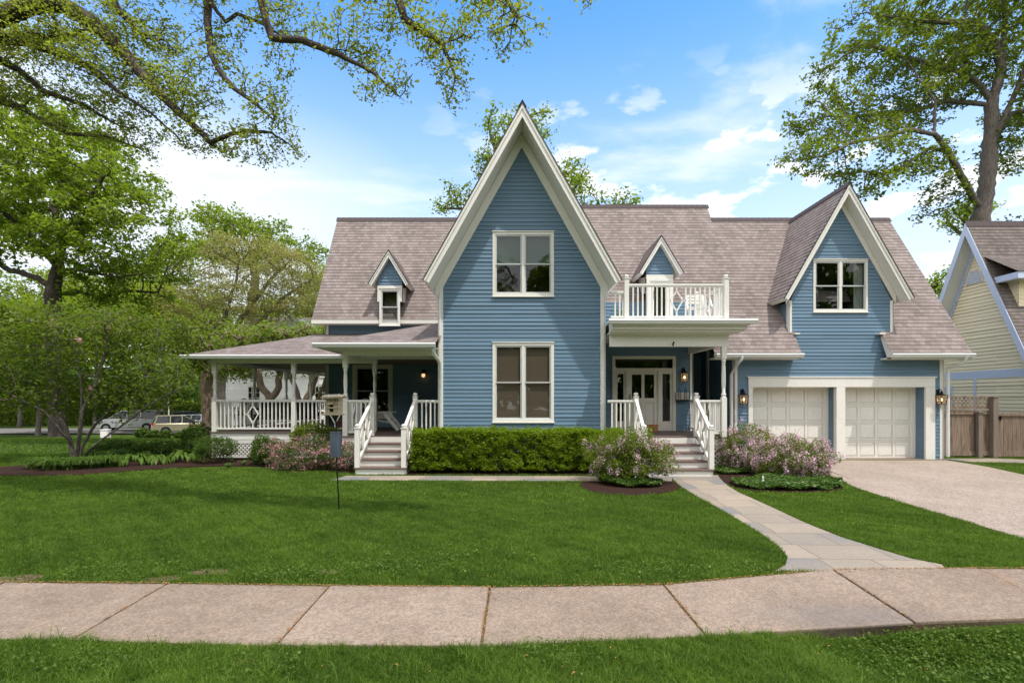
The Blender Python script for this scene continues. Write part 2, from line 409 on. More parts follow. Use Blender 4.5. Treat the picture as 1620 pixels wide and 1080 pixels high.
def m_lawn():
    t = NT('lawn_ground'); g = t.geo()
    n = t.noise(g, 0.35, 5); n2 = t.noise(g, 3.0, 6, 0.7); n3 = t.noise(g, 45, 4, 0.75)
    c = t.ramp(n2, [(0.3, (0.034, 0.062, 0.008)), (0.62, (0.066, 0.112, 0.014))])
    c = t.mix(t.math('MULTIPLY', n, 0.5), c, (0.075, 0.125, 0.022))
    c = t.mix(1.0, c, t.ramp(n3, [(0.3, (0.55,) * 3), (0.7, (1.2,) * 3)]), 'MULTIPLY')
    return t.princ(c, 0.95, t.bump(n3, 0.9, 0.04), spec=0.1)
def m_concrete(name, a, b, c_, speck=0.5, seed=0.0):
    t = NT(name); g = t.node('ShaderNodeMapping', {'Vector': t.geo(), 'Location': (seed, seed, 0)}).outputs[0]
    n = t.noise(g, 0.9, 6, 0.6); n2 = t.noise(g, 130, 3, 0.8); n4 = t.noise(g, 9, 5, 0.7)
    c = t.ramp(n, [(0.3, a), (0.55, b), (0.75, c_)])
    vo = t.node('ShaderNodeTexVoronoi', {'Vector': g, 'Scale': 62.0}).outputs[1]
    bw = t.node('ShaderNodeRGBToBW', {0: vo}).outputs[0]
    c = t.mix(speck, c, t.mix(1.0, c, t.ramp(bw, [(0.15, (0.62,) * 3), (0.5, (1.0,) * 3), (0.85, (1.5, 1.45, 1.4))]), 'MULTIPLY'))
    if name == 'sidewalk_concrete':       # old damp stain with its own shape on two slabs
        vm = t.node('ShaderNodeMapping', {'Vector': t.geo(), 'Location': (-2.75, -4.25, 0), 'Scale': (1, 1, 1)}, vector_type='POINT').outputs[0]
        ln = t.node('ShaderNodeVectorMath', {0: t.node('ShaderNodeVectorMath', {0: vm, 1: (0.75, 1.9, 0)}, operation='MULTIPLY').outputs[0]}, operation='LENGTH').outputs[1]
        f = t.math('SUBTRACT', 1.15, t.math('ADD', ln, t.math('MULTIPLY', t.noise(g, 3.5, 5, .65), 0.9)))
        f = t.node('ShaderNodeClamp', {0: t.math('MULTIPLY', f, 1.8)}).outputs[0]
        c = t.mix(t.math('MULTIPLY', f, 0.5), c, (0.16, 0.15, 0.145))
    if name == 'sidewalk_concrete':
        sl = t.node('ShaderNodeAttribute', attribute_name='slab').outputs['Fac']
        c = t.mix(1.0, c, t.ramp(sl, [(0.0, (0.90, 0.89, 0.88)), (1.0, (1.07, 1.07, 1.08))]), 'MULTIPLY')
        cr = t.node('ShaderNodeTexVoronoi', {'Vector': t.node('ShaderNodeVectorMath', {0: t.geo(), 1: t.node('ShaderNodeTexNoise', {'Vector': t.geo(), 'Scale': 2.2, 'Detail': 5.0}).outputs[1]}, operation='ADD').outputs[0], 'Scale': 0.42}, feature='DISTANCE_TO_EDGE').outputs[0]
        c = t.mix(t.math('MULTIPLY', t.math('LESS_THAN', cr, 0.0032), 0.0), c, (0.10, 0.08, 0.06))
        sp = t.noise(t.geo(), 17, 2, .5); c = t.mix(t.node('ShaderNodeClamp', {0: t.math('MULTIPLY', t.math('SUBTRACT', sp, 0.70), 8.0)}).outputs[0], c, (0.13, 0.10, 0.08))
    c = t.mix(1.0, c, t.ramp(n4, [(0.3, (0.86,) * 3), (0.6, (1.04,) * 3)]), 'MULTIPLY')
    return t.princ(c, 0.9, t.bump(t.math('ADD', n2, bw), 0.35, 0.004), spec=0.2)
def m_flag():
    t = NT('bluestone'); g = t.geo()
    gm = t.node('ShaderNodeMapping', {'Vector': g, 'Rotation': (0, 0, math.radians(3)), 'Location': (0.13, 0.2, 0)}).outputs[0]
    br = t.node('ShaderNodeTexBrick', {'Vector': gm, 'Color1': (0, 0, 0, 1), 'Color2': (1, 1, 1, 1), 'Mortar': (0.5, 0.5, 0.5, 1), 'Scale': 1.0,
          'Mortar Size': 0.011, 'Brick Width': 0.82, 'Row Height': 0.56}, offset=0.37, squash=0.7, squash_frequency=2)
    n = t.noise(g, 1.6, 6, 0.6); n2 = t.noise(g, 30, 4, 0.7)
    k = t.math('ADD', t.math('MULTIPLY', br.outputs[0], 0.60), t.math('MULTIPLY', n, 0.55))
    c = t.ramp(k, [(0.28, (0.185, 0.185, 0.19)), (0.45, (0.255, 0.22, 0.18)), (0.95, (0.35, 0.285, 0.22))])
    c = t.mix(t.math('MULTIPLY', br.outputs[1], 0.5), c, (0.12, 0.10, 0.08))
    c = t.mix(1.0, c, t.ramp(n2, [(0.3, (0.86,) * 3), (0.7, (1.08,) * 3)]), 'MULTIPLY')
    return t.princ(c, 0.8, t.bump(t.math('SUBTRACT', n2, t.math('MULTIPLY', br.outputs[1], 2)), 0.4, 0.004), spec=0.25)
M['lawn'] = m_lawn()
M['concrete'] = m_concrete('sidewalk_concrete', (0.215, 0.162, 0.122), (0.272, 0.209, 0.160), (0.318, 0.247, 0.192))
M['drive'] = m_concrete('driveway_aggregate', (0.275, 0.222, 0.183), (0.32, 0.262, 0.218), (0.355, 0.293, 0.247), 0.8, 3.0)
M['asphalt'] = m_concrete('asphalt', (0.13, 0.125, 0.12), (0.17, 0.16, 0.15), (0.20, 0.19, 0.18))
M['flag'] = m_flag()
t = NT('dry_soil'); g = t.geo(); n = t.noise(g, 30, 5, 0.8)
M['soil'] = t.princ(t.ramp(n, [(0.3, (0.10, 0.065, 0.04)), (0.7, (0.27, 0.19, 0.13))]), 0.95, t.bump(n, 1.0, 0.03), spec=0.1)
t = NT('bark_mulch'); g = t.geo(); n = t.noise(g, 38, 5, 0.8)
M['mulch'] = t.princ(t.ramp(n, [(0.3, (0.018, 0.010, 0.008)), (0.7, (0.085, 0.045, 0.034))]), 0.95, t.bump(n, 1.0, 0.05), spec=0.1)

xs = np.unique(np.concatenate([np.linspace(-16, 16, 65), np.linspace(-60, 60, 61), np.linspace(-500, 500, 41)]))
ys = np.unique(np.concatenate([np.linspace(-2, 6, 41), np.linspace(6, 60, 73), np.linspace(60, 700, 33), [-60, -20, -6]]))
X, Y = np.meshgrid(xs, ys)
Z = ground(X, Y)
nx, ny = len(xs), len(ys)
ii = np.arange(nx * ny).reshape(ny, nx)
fa = np.stack([ii[:-1, :-1], ii[:-1, 1:], ii[1:, 1:], ii[1:, :-1]], -1).reshape(-1, 4)
lawn = np_mesh('ground', np.stack([X, Y, Z], -1).reshape(-1, 3), fa, M['lawn'], smooth=True)
tag(lawn, 'lawn ground around the blue house', kind='structure')

# sidewalk: slabs between joints (top point, bottom point in the photo)
SW = [((-560, 918), (-1010, 1004)), ((-260, 919), (-560, 1005)), ((8, 920), (-215, 1007)), ((265, 922), (112, 1011)), ((522, 926), (437, 1020)), ((775, 928), (761, 1021)),
      ((1050, 924), (1117, 1004)), ((1317, 900), (1447, 984)), ((1545, 898), (1712, 974)), ((1790, 900), (2010, 975)), ((2050, 905), (2350, 985))]
b = MB(); sw_poly_t, sw_poly_b = [], []
ST = 0.022
for i in range(len(SW) - 1):
    a, c = SW[i], SW[i + 1]
    p = [Vector(PG(*a[1], ST)), Vector(PG(*c[1], ST)), Vector(PG(*c[0], ST)), Vector(PG(*a[0], ST))]
    e1 = (p[1] - p[0]).normalized() * 0.009; e2 = (p[2] - p[3]).normalized() * 0.009
    tz = ST + (0.006 if i % 3 == 1 else -0.002 if i % 3 == 2 else 0)
    q = [p[0] + e1, p[1] - e1, p[2] - e2, p[3] + e2]
    b.prism([(v.x, v.y, tz - 0.16) for v in q], (0, 0, 0.16))
sw = b.build('sidewalk', M['concrete'], bevel=0.006)
at_ = sw.data.attributes.new('slab', 'FLOAT', 'FACE'); at_.data.foreach_set('value', np.repeat(np.array([.35, .8, .5, .25, .9, .45, .65, .1, .7, .5])[:len(SW) - 1], 6).astype(np.float32)); tag(sw, 'pinkish concrete sidewalk in jointed slabs', kind='structure')
sw_poly = [PG(*a[0], ST) for a in SW] + [PG(*a[1], ST) for a in SW][::-1]
jb = MB(); jb.prism([(x, y, -0.11) for x, y in sw_poly], (0, 0, 0.115))
jo = jb.build('sidewalk_joint_sand', M['soil']); tag(jo, kind='structure')

path_px = [(1062, 756), (1075, 768), (1100, 784), (1150, 812), (1200, 842), (1232, 865), (1246, 882), (1243, 894), (1225, 905), (1500, 905), (1490, 894), (1440, 884), (1390, 869), (1330, 850), (1275, 828), (1215, 800), (1168, 779), (1150, 768), (1152, 762), (1180, 757), (1180, 752), (1062, 752)]
path_poly = [PG(*p) for p in path_px]
o = slab('garden_path', path_poly, -0.05, 0.012, M['flag']); tag(o, 'flagstone path curving from the steps to the sidewalk', kind='structure')
walk_poly = [PG(525, 760), PG(1063, 762), PG(1063, 754), PG(548, 753)]
o = slab('stone_walk', walk_poly, -0.05, 0.016, M['flag']); tag(o, 'narrow stone walk in front of the hedge', kind='structure')
drive_px = [(1150, 728), (1497, 728), (1560, 738), (1620, 751), (1900, 800), (2500, 960), (1900, 935), (1760, 893), (1620, 853), (1510, 820), (1420, 793), (1350, 770), (1325, 757), (1300, 748), (1200, 738)]
drive_poly = [PG(*p) for p in drive_px]
o = slab('driveway', drive_poly, -0.05, 0.008, M['drive']); tag(o, 'pale aggregate driveway in front of the garage', kind='structure')
apron = [(6.6, 15.2), (12.8, 15.2), (12.8, 15.75), (6.6, 15.75)]
o = slab('garage_apron', apron, -0.05, 0.013, M['concrete']); tag(o, kind='structure')
side_walk_poly = [(12.75, 15.35), (12.95, 14.6), (15.2, 14.1), (17.0, 13.6), (17.0, 14.1), (14.4, 15.4)]
o = slab('side_path', side_walk_poly, -0.05, 0.02, M['flag']); tag(o, 'grey stone path beside the wooden fence', kind='structure')

bedL = smooth_poly([PG(*p) for p in [(-120, 753), (0, 753), (70, 754), (150, 751), (240, 743), (330, 737), (420, 738), (500, 743), (556, 750), (556, 742), (546, 712), (330, 708), (300, 712), (230, 722), (130, 730), (40, 738), (-120, 745)]], 1)
o = slab('mulch_bed', bedL, -0.05, 0.03, M['mulch']); tag(o, 'dark mulch bed along the left porch', kind='structure')
bedC = smooth_poly([PG(*p) for p in [(915, 766), (925, 776), (960, 783), (1010, 785), (1062, 779), (1080, 772), (1068, 764), (1060, 762), (930, 762)]], 1)
o = slab('mulch_bed', bedC, -0.05, 0.024, M['mulch']); tag(o, 'round mulch bed under the lilac beside the path', kind='structure')
bedH = [(-2.5, 12.15), (3.05, 12.15), (3.05, 13.3), (-2.5, 13.3)]
o = slab('mulch_bed', bedH, -0.05, 0.024, M['mulch']); tag(o, 'mulch strip under the clipped hedge', kind='structure')
bedR = smooth_poly([PG(*p) for p in [(1135, 752), (1150, 768), (1175, 776), (1250, 781), (1330, 778), (1335, 768), (1318, 758), (1300, 745), (1180, 728), (1130, 735)]], 1)
o = slab('mulch_bed', bedR, -0.05, 0.028, M['mulch']); tag(o, 'planting bed between path and driveway', kind='structure')

def ribbon(name, x0, x1, ya, yb, mat, lift, label, slope=0.0):
    n = 60; vs = []; fs = []
    for i in range(n + 1):
        x = x0 + (x1 - x0) * i / n
        for y in (ya + slope * (x - x0), yb + slope * (x - x0)):
            vs.append((x, y, float(ground(x, y)) + lift))
    for i in range(n): fs.append((2*i, 2*i+2, 2*i+3, 2*i+1))
    b = MB(); b.add(vs, fs); o = b.build(name, mat, recalc=False); tag(o, label, kind='structure')
ribbon('far_sidewalk', -80, -8, 33.3, 37.6, M['concrete'], 0.10, 'pale pavement beyond the left lawn')
ribbon('street', -120, 60, 47.5, 55.5, M['asphalt'], 0.10, 'street with parked cars')

# ------------------------------------------------------------------ grass
def noise2(x, y, s):
    return (np.sin(x * s * 1.7 + 1.3 * np.sin(y * s * 1.1)) + np.sin(y * s * 2.3 + 1.7 * np.sin(x * s * 0.9 + 2)) + np.sin((x + y) * s * 3.1 + 4)) / 3
def blades(pts, h, w, lean):
    n = len(pts)
    z0 = ground(pts[:, 0], pts[:, 1])
    a = rng.uniform(0, 2 * np.pi, n); b_ = rng.uniform(0, 2 * np.pi, n)
    hh = h * rng.uniform(0.4, 1.25, n) * (1 + .30 * noise2(pts[:, 0], pts[:, 1], 2.1) + .28 * noise2(pts[:, 0] + 5, pts[:, 1], 8.0)); ww = w * rng.uniform(0.7, 1.3, n) / 2
    ln = lean * rng.uniform(0.1, 1.3, n) * hh
    cx, cy = np.cos(a) * ww, np.sin(a) * ww
    dx, dy = np.cos(b_) * ln, np.sin(b_) * ln
    base = np.stack([pts[:, 0], pts[:, 1], z0], -1)
    c = np.stack([cx, cy, np.zeros(n)], -1)
    mid = base + np.stack([dx * 0.35, dy * 0.35, hh * 0.6], -1)
    tip = base + np.stack([dx, dy, hh * (1 - 0.25 * lean)], -1)
    V = np.stack([base - c, base + c, mid + c * 0.75, mid - c * 0.75, tip + c * 0.12, tip - c * 0.12], 1).reshape(-1, 3)
    i = np.arange(n)[:, None] * 6
    Fq = np.concatenate([i + [0, 1, 2, 3], i + [3, 2, 4, 5]], 1).reshape(-1, 4)
    r = 0.48 + 0.20 * noise2(pts[:, 0], pts[:, 1], 0.9) + 0.24 * noise2(pts[:, 0] + 3, pts[:, 1], 3.7) + 0.16 * noise2(pts[:, 0], pts[:, 1] + 7, 11.0) + rng.normal(0, 0.26, n)
    r = np.repeat(np.clip(np.where(rng.uniform(0, 1, n) < .05, 1.6, r), 0, 1.6), 2)

    GR.append((V, Fq, r))
GR = []
M['grass'] = m_leaf('grass_blades', (0.030, 0.073, 0.008), (0.150, 0.250, 0.028), 0.40, 0.025, patch=0.25, pscale=1.4)
def no_grass(x, y, pad=0):
    m = np.zeros(x.shape, bool)
    for p in (sw_poly, path_poly, walk_poly, drive_poly, side_walk_poly, bedL, bedC, bedH, bedR): m |= inside(p, x, y)
    m |= (x > -8.7) & (x < 13) & (y > 13.3) & (y < 26)
    m |= (x > -3.7) & (x < -2.5) & (y > 12.2) & (y < 13.4)
    m |= (x > 17) & (y > 12)
    ye = np.interp(x, [1.7, 2.3, 3.0, 3.6, 5.0], [3.80, 4.04, 4.18, 4.19, 4.27]); m |= (x > 2.0) & (y > ye - .10 * np.clip((x - 1.9) / .8, 0, 1)) & (y < 4.6)
    return m
def scatter(n, y0, y1, xf=1.03, power=1.0):
    yy = (rng.uniform(0, 1, n) * (y1 ** power - y0 ** power) + y0 ** power) ** (1 / power)
    xx = rng.uniform(-1, 1, n) * yy * xf
    return xx, yy

G = []
# sparse worn spots along the walk edge
bare = [(*PG(335, 905), 0.24), (*PG(255, 917), 0.20), (*PG(20, 917), 0.3), (*PG(390, 1052, -0.02), 0.10), (*PG(520, 905), 0.15)]
def lawn_points(n, y0, y1, power):
    x, y = scatter(n, y0, y1, power=power)
    k = ~no_grass(x, y)
    for bx, by, br in bare:
        d = np.hypot(x - bx, (y - by) * 1.6); k &= (d > br) | (rng.uniform(0, 1, len(x)) < 0.25)
    return np.stack([x[k], y[k]], -1)
near = lawn_points(260000, 2.9, 4.6, 1.0)
blades(near, 0.062, 0.0036, 0.95)
tuft = near[rng.uniform(0, 1, len(near)) < .05]; tuft = tuft[noise2(tuft[:, 0] * 1.7, tuft[:, 1], 5.0) > .15]
blades(tuft, 0.125, 0.0045, 1.0)
mid = lawn_points(560000, 4.9, 9.0, 1.0)
blades(mid, 0.052, 0.0046, 0.95)
far = lawn_points(420000, 9.0, 17.0, 1.0)
blades(far, 0.052, 0.0085, 0.95)
x, y = scatter(60000, 17.0, 34.0); k = (x < -8.8) & ~no_grass(x, y)
blades(np.stack([x[k], y[k]], -1), 0.07, 0.03, 0.9)

off = 0; VV, FF, RR = [], [], []
for V, Fq, r in GR: VV.append(V); FF.append(Fq + off); RR.append(r); off += len(V)
o = np_mesh('grass', np.concatenate(VV), np.concatenate(FF), M['grass'], rnd=np.concatenate(RR))
tag(o, 'green grass blades of the lawn', kind='stuff'); del VV, FF, RR, GR

# low weeds and clover near the walk edges: small round leaves
M['weed'] = m_leaf('weed_leaf', (0.045, 0.095, 0.010), (0.13, 0.21, 0.035), 0.35, 0.03)
def leaf_cards(cent, size, mat, name, parent=None, up=0.4, aspect=0.55, rnd=None, fold=0.15, szvar=0.35):
    n = len(cent)
    nrm = rng.normal(0, 1, (n, 3)); nrm[:, 2] = np.abs(nrm[:, 2]) + up * 1.6; nrm /= np.linalg.norm(nrm, axis=1)[:, None]
    a = rng.normal(0, 1, (n, 3)); a -= (a * nrm).sum(1)[:, None] * nrm; a /= np.linalg.norm(a, axis=1)[:, None] + 1e-9
    b_ = np.cross(nrm, a)
    s = (size * np.clip(rng.normal(1, szvar, n), 0.4, 1.9))[:, None]
    c = np.asarray(cent)
    V = np.stack([c - a * s * 0.5, c - a * s * 0.02 + b_ * s * aspect * 0.5 + nrm * s * fold, c + a * s * 0.5 - nrm * s * fold * 0.8, c - a * s * 0.02 - b_ * s * aspect * 0.5 + nrm * s * fold], 1).reshape(-1, 3)
    Fq = (np.arange(n)[:, None] * 4 + [0, 1, 2, 3])
    if rnd is None: rnd = np.clip(rng.normal(0.5, 0.25, n), 0, 1)
    return np_mesh(name, V, Fq, mat, parent, rnd)
pts = []
for (px, py, r, n, h) in [(640, 900, 0.55, 900, 0.03), (470, 912, 0.5, 700, 0.03), (200, 905, 0.7, 800, 0.03), (1030, 905, 0.5, 500, 0.03),
                       (1430, 1040, 0.5, 1100, -0.03), (1560, 1030, 0.55, 1700, -0.03), (1500, 1010, 0.3, 500, -0.05), (1470, 1000, 0.22, 500, -0.05), (1600, 1060, 0.5, 900, -0.03), (880, 1040, 0.4, 300, 0.03), (400, 1060, 0.3, 300, 0.03), (120, 1050, 0.4, 400, 0.03), (700, 880, 0.8, 700, 0.03), (1180, 905, 0.35, 400, 0.03)]:
    x0, y0 = PG(px, py, 0 if h > 0 else -0.12)
    q = rng.normal(0, r / 1.6, (n, 2)) * [1, 0.45] + [x0, y0]
    q = q[~no_grass(q[:, 0], q[:, 1])]
    pts.append(np.column_stack([q, ground(q[:, 0], q[:, 1]) + rng.uniform(0.01, 0.075, len(q))]))
o = leaf_cards(np.concatenate(pts), 0.021, M['weed'], 'weeds', up=1.0, aspect=0.8); tag(o, 'clover and weeds along the sidewalk', kind='stuff')
for bx, by, br in bare:
    q = [(bx + math.cos(a) * br * .8 * (1 + .25 * math.sin(3 * a + bx * 9)), by + math.sin(a) * br * .42 * (1 + .3 * math.cos(2 * a + by * 7))) for a in np.linspace(0, 2 * math.pi, 22)[:-1]]
    o = slab('bare_soil', q, -.05, .009, M['soil']); tag(o, 'worn patch of bare soil beside the sidewalk', kind='structure'); o.location.z = float(ground(bx, by))
# litter on the concrete
M['litter'] = m_leaf('dry_catkins', (0.20, 0.09, 0.03), (0.42, 0.24, 0.10), 0.1, 0.02)
n = 1500
x, y = scatter(n, 3.3, 5.4); k = inside(sw_poly, x, y); x, y = x[k], y[k]
edge = [PG(*a[0], ST) for a in SW]
ex, ey = [], []
for i in range(len(edge) - 1):
    for _ in range(240):
        tt = rng.uniform(); ex.append(edge[i][0] * (1 - tt) + edge[i + 1][0] * tt); ey.append(edge[i][1] * (1 - tt) + edge[i + 1][1] * tt - abs(rng.normal(0, 0.02)))
for i in range(1, len(SW) - 1):
    A_, B_ = PG(*SW[i][0], ST), PG(*SW[i][1], ST)
    for _ in range(90): tt = rng.uniform(); ex.append(A_[0] * (1 - tt) + B_[0] * tt + rng.normal(0, .008)); ey.append(A_[1] * (1 - tt) + B_[1] * tt)
k2 = rng.uniform(0, 1, len(x)) < 0.16
gx_, gy_ = scatter(420, 3.0, 13.0); kk = ~no_grass(gx_, gy_); gx_, gy_ = gx_[kk], gy_[kk]
x, y = np.concatenate([x[k2], ex]), np.concatenate([y[k2], ey])
o = leaf_cards(np.concatenate([np.column_stack([x, y, np.full(len(x), ST + 0.012)]), np.column_stack([gx_, gy_, ground(gx_, gy_) + .05])]), 0.024, M['litter'], 'leaf_litter', up=6, aspect=0.32); tag(o, 'brown leaf litter on the sidewalk', kind='stuff')
# ------------------------------------------------------------------ boards and shingles laid course by course
def strips(name, poly, O, U, V, expo, lap, mat, parent=None, holes=(), v0=0.0, label=None):
    """poly in (u, v) metres; each course leans out by lap at its lower edge"""
    O, U, V = Vector(O), Vector(U).normalized(), Vector(V).normalized(); N = U.cross(V)
    hp = [[(a, c), (b_, c), (b_, d), (a, d)] for a, b_, c, d in holes]
    vmin, vmax = min(p[1] for p in poly), max(p[1] for p in poly)
    lev = set()
    k = math.ceil((vmin - v0) / expo)
    while v0 + k * expo < vmax: lev.add(round(v0 + k * expo, 5)); k += 1
    for pl in [poly] + hp:
        for p in pl:
            if vmin <= p[1] <= vmax: lev.add(round(p[1], 5))
    lev = sorted(lev | {round(vmin, 5), round(vmax, 5)})
    vs, fs, uvs = [], [], []
    def edges(v):
        out = []
        for pl in [poly] + hp:
            for i in range(len(pl)):
                (a, b_), (c, d) = pl[i], pl[(i + 1) % len(pl)]
                if (b_ > v) != (d > v): out.append((a + (c - a) * (v - b_) / (d - b_), (a, b_, c, d)))
        out.sort(); return out
    def at(e, v): a, b_, c, d = e; return a + (c - a) * (v - b_) / (d - b_)
    for a, b_ in zip(lev[:-1], lev[1:]):
        if b_ - a < 1e-4: continue
        es = edges((a + b_) / 2)
        kc = math.floor((((a + b_) / 2) - v0) / expo); base = v0 + kc * expo
        lp = lap * (0.72 + 0.56 * ((math.sin(kc * 12.9898 + O.x * 3.1) * 43758.5453) % 1.0))
        na, nb = lp * (1 - (a - base) / expo), lp * (1 - (b_ - base) / expo)
        for i in range(0, len(es) - 1, 2):
            e, g_ = es[i][1], es[i + 1][1]
            q = [(at(e, a), a, na), (at(g_, a), a, na), (at(g_, b_), b_, nb), (at(e, b_), b_, nb)]
            if es[i + 1][0] - es[i][0] < 1e-3: continue
            n = len(vs)
            for u, v, m_ in q: vs.append(O + U * u + V * v + N * m_); uvs.append((u, v - v0))
            fs.append((n, n + 1, n + 2, n + 3))
            if abs(a - base) < 1e-4 or a == lev[0]:
                n = len(vs)
                for u, v, m_ in [(q[0][0], a, 0), (q[1][0], a, 0), (q[1][0], a, na), (q[0][0], a, na)]:
                    vs.append(O + U * u + V * v + N * m_); uvs.append((u, v - v0 + 0.001))
                fs.append((n, n + 1, n + 2, n + 3))
    me = bpy.data.meshes.new(name); me.from_pydata([tuple(v) for v in vs], [], fs)
    ul = me.uv_layers.new(name='UVMap')
    li = np.empty(len(me.loops), dtype=np.int32); me.loops.foreach_get('vertex_index', li)
    ul.data.foreach_set('uv', np.asarray(uvs, dtype=np.float32)[li].ravel())
    me.materials.append(mat)
    o = bpy.data.objects.new(name, me); C.objects.link(o)
    if parent: o.parent = parent
    if label: o['label'] = label
    return o
SE, SL = 0.102, 0.017
def siding_front(parent, poly, y, mat='blue', holes=(), label=None, name='wall'):     # faces the street; poly in (x, z)
    return strips(name, poly, (0, y, 0), (1, 0, 0), (0, 0, 1), SE, SL, M[mat], parent, holes, label=label)
def siding_left(parent, poly, x, mat='blue', holes=(), label=None):                   # faces -x; poly in (-y, z)
    return strips('wall', poly, (x, 0, 0), (0, -1, 0), (0, 0, 1), SE, SL, M[mat], parent, holes, label=label)
def siding_right(parent, poly, x, mat='blue', holes=(), label=None):                  # faces +x; poly in (y, z)
    return strips('wall', poly, (x, 0, 0), (0, 1, 0), (0, 0, 1), SE, SL, M[mat], parent, holes, label=label)
def roof_plane(parent, pts, mat='shingle', name='roof', lap=0.009, label=None):
    """pts[0]-pts[1] run along the eave, left to right seen from outside"""
    p = [Vector(q) for q in pts]
    U = (p[1] - p[0]).normalized(); N = None
    for q in p[2:]:
        N = U.cross(q - p[0])
        if N.length > 1e-3: break
    N.normalize()
    if N.z < 0: N = -N
    V = N.cross(U)
    if V.z < 0: U = -U; V = N.cross(U)
    return strips(name, [((q - p[0]).dot(U), (q - p[0]).dot(V)) for q in p], p[0], U, V, 0.14, lap, M[mat], parent, label=label)

def window(parent, x0, x1, z0, z1, y, units=2, mull=0.075, cas=0.075, shade=None, shade_top=0.5, blue=False, sill=True, casmat='white', meet=0.5):
    """casing sits proud of the wall plane y, glass behind it; x0..x1, z0..z1 is the outer edge of the casing"""
    w = MB(); f = 0.03
    w.box(x0, x0 + cas, y - f, y + 0.02, z0, z1); w.box(x1 - cas, x1, y - f, y + 0.02, z0, z1)
    w.box(x0 + cas, x1 - cas, y - f, y + 0.02, z1 - cas, z1); w.box(x0 + cas, x1 - cas, y - f, y + 0.02, z0, z0 + cas)
    w.box(x0 - 0.012, x1 + 0.012, y - f - 0.02, y - 0.005, z1, z1 + 0.028)
    if sill: w.box(x0 - 0.015, x1 + 0.015, y - f - 0.03, y - 0.005, z0 - 0.03, z0)
    ix0, ix1, iz0, iz1 = x0 + cas, x1 - cas, z0 + cas, z1 - cas
    uw = (ix1 - ix0 - mull * (units - 1)) / units
    for k in range(1, units):
        a = ix0 + uw * k + mull * (k - 1); w.box(a, a + mull, y - f + 0.004, y + 0.02, iz0, iz1)
    win = w.build('window', M[casmat], parent, bevel=0.004)
    s = MB(); gl = MB(); t_ = 0.035
    for k in range(units):
        a = ix0 + k * (uw + mull); b_ = a + uw; zm = iz0 + (iz1 - iz0) * meet
        for (za, zb, yy) in ((iz0, zm + t_ / 2, y + 0.012), (zm - t_ / 2, iz1, y - 0.012)):
            s.box(a, a + t_, yy, yy + 0.022, za, zb); s.box(b_ - t_, b_, yy, yy + 0.022, za, zb)
            s.box(a + t_, b_ - t_, yy, yy + 0.022, za, za + t_); s.box(a + t_, b_ - t_, yy, yy + 0.022, zb - t_, zb)
            gl.quad((a + t_, yy + 0.01, za + t_), (b_ - t_, yy + 0.01, za + t_), (b_ - t_, yy + 0.01, zb - t_), (a + t_, yy + 0.01, zb - t_))
    s.build('sash', M['sash'], win); gl.build('pane', M['glass'], win, recalc=False)
    r = MB(); yb = y + 0.9
    X0, X1, Z0, Z1, ya = ix0 - 0.02, ix1 + 0.02, iz0 - 0.02, iz1 + 0.02, y + 0.021
    r.quad((X0, yb, Z0), (X1, yb, Z0), (X1, yb, Z1), (X0, yb, Z1)); r.quad((X0, ya, Z0), (X0, yb, Z0), (X0, yb, Z1), (X0, ya, Z1))
    r.quad((X1, ya, Z0), (X1, yb, Z0), (X1, yb, Z1), (X1, ya, Z1)); r.quad((X0, ya, Z0), (X1, ya, Z0), (X1, yb, Z0), (X0, yb, Z0)); r.quad((X0, ya, Z1), (X1, ya, Z1), (X1, yb, Z1), (X0, yb, Z1))
    r.build('room', M['dark'], win)
    if shade:
        d = MB()
        for k in range(units):
            a = ix0 + k * (uw + mull) + 0.03; b_ = a + uw - 0.06
            if shade == 'curtain':
                n = 14; 
                for (c0, c1) in ((a + uw * 0.55, b_),) if k == units - 1 else ((a, a + uw * 0.12),):
                    pts = [(c0 + (c1 - c0) * i / n, y + 0.09 + 0.02 * math.sin(i * 2.1)) for i in range(n + 1)]
                    for p, q in zip(pts[:-1], pts[1:]): d.quad((p[0], p[1], iz0), (q[0], q[1], iz0), (q[0], q[1], iz1), (p[0], p[1], iz1))
            else: d.box(a, b_, y + 0.06, y + 0.066, iz0 + (iz1 - iz0) * (1 - shade_top), iz1)
        d.build('blind', M[shade], win)
    return win, (ix0, ix1, iz0, iz1)

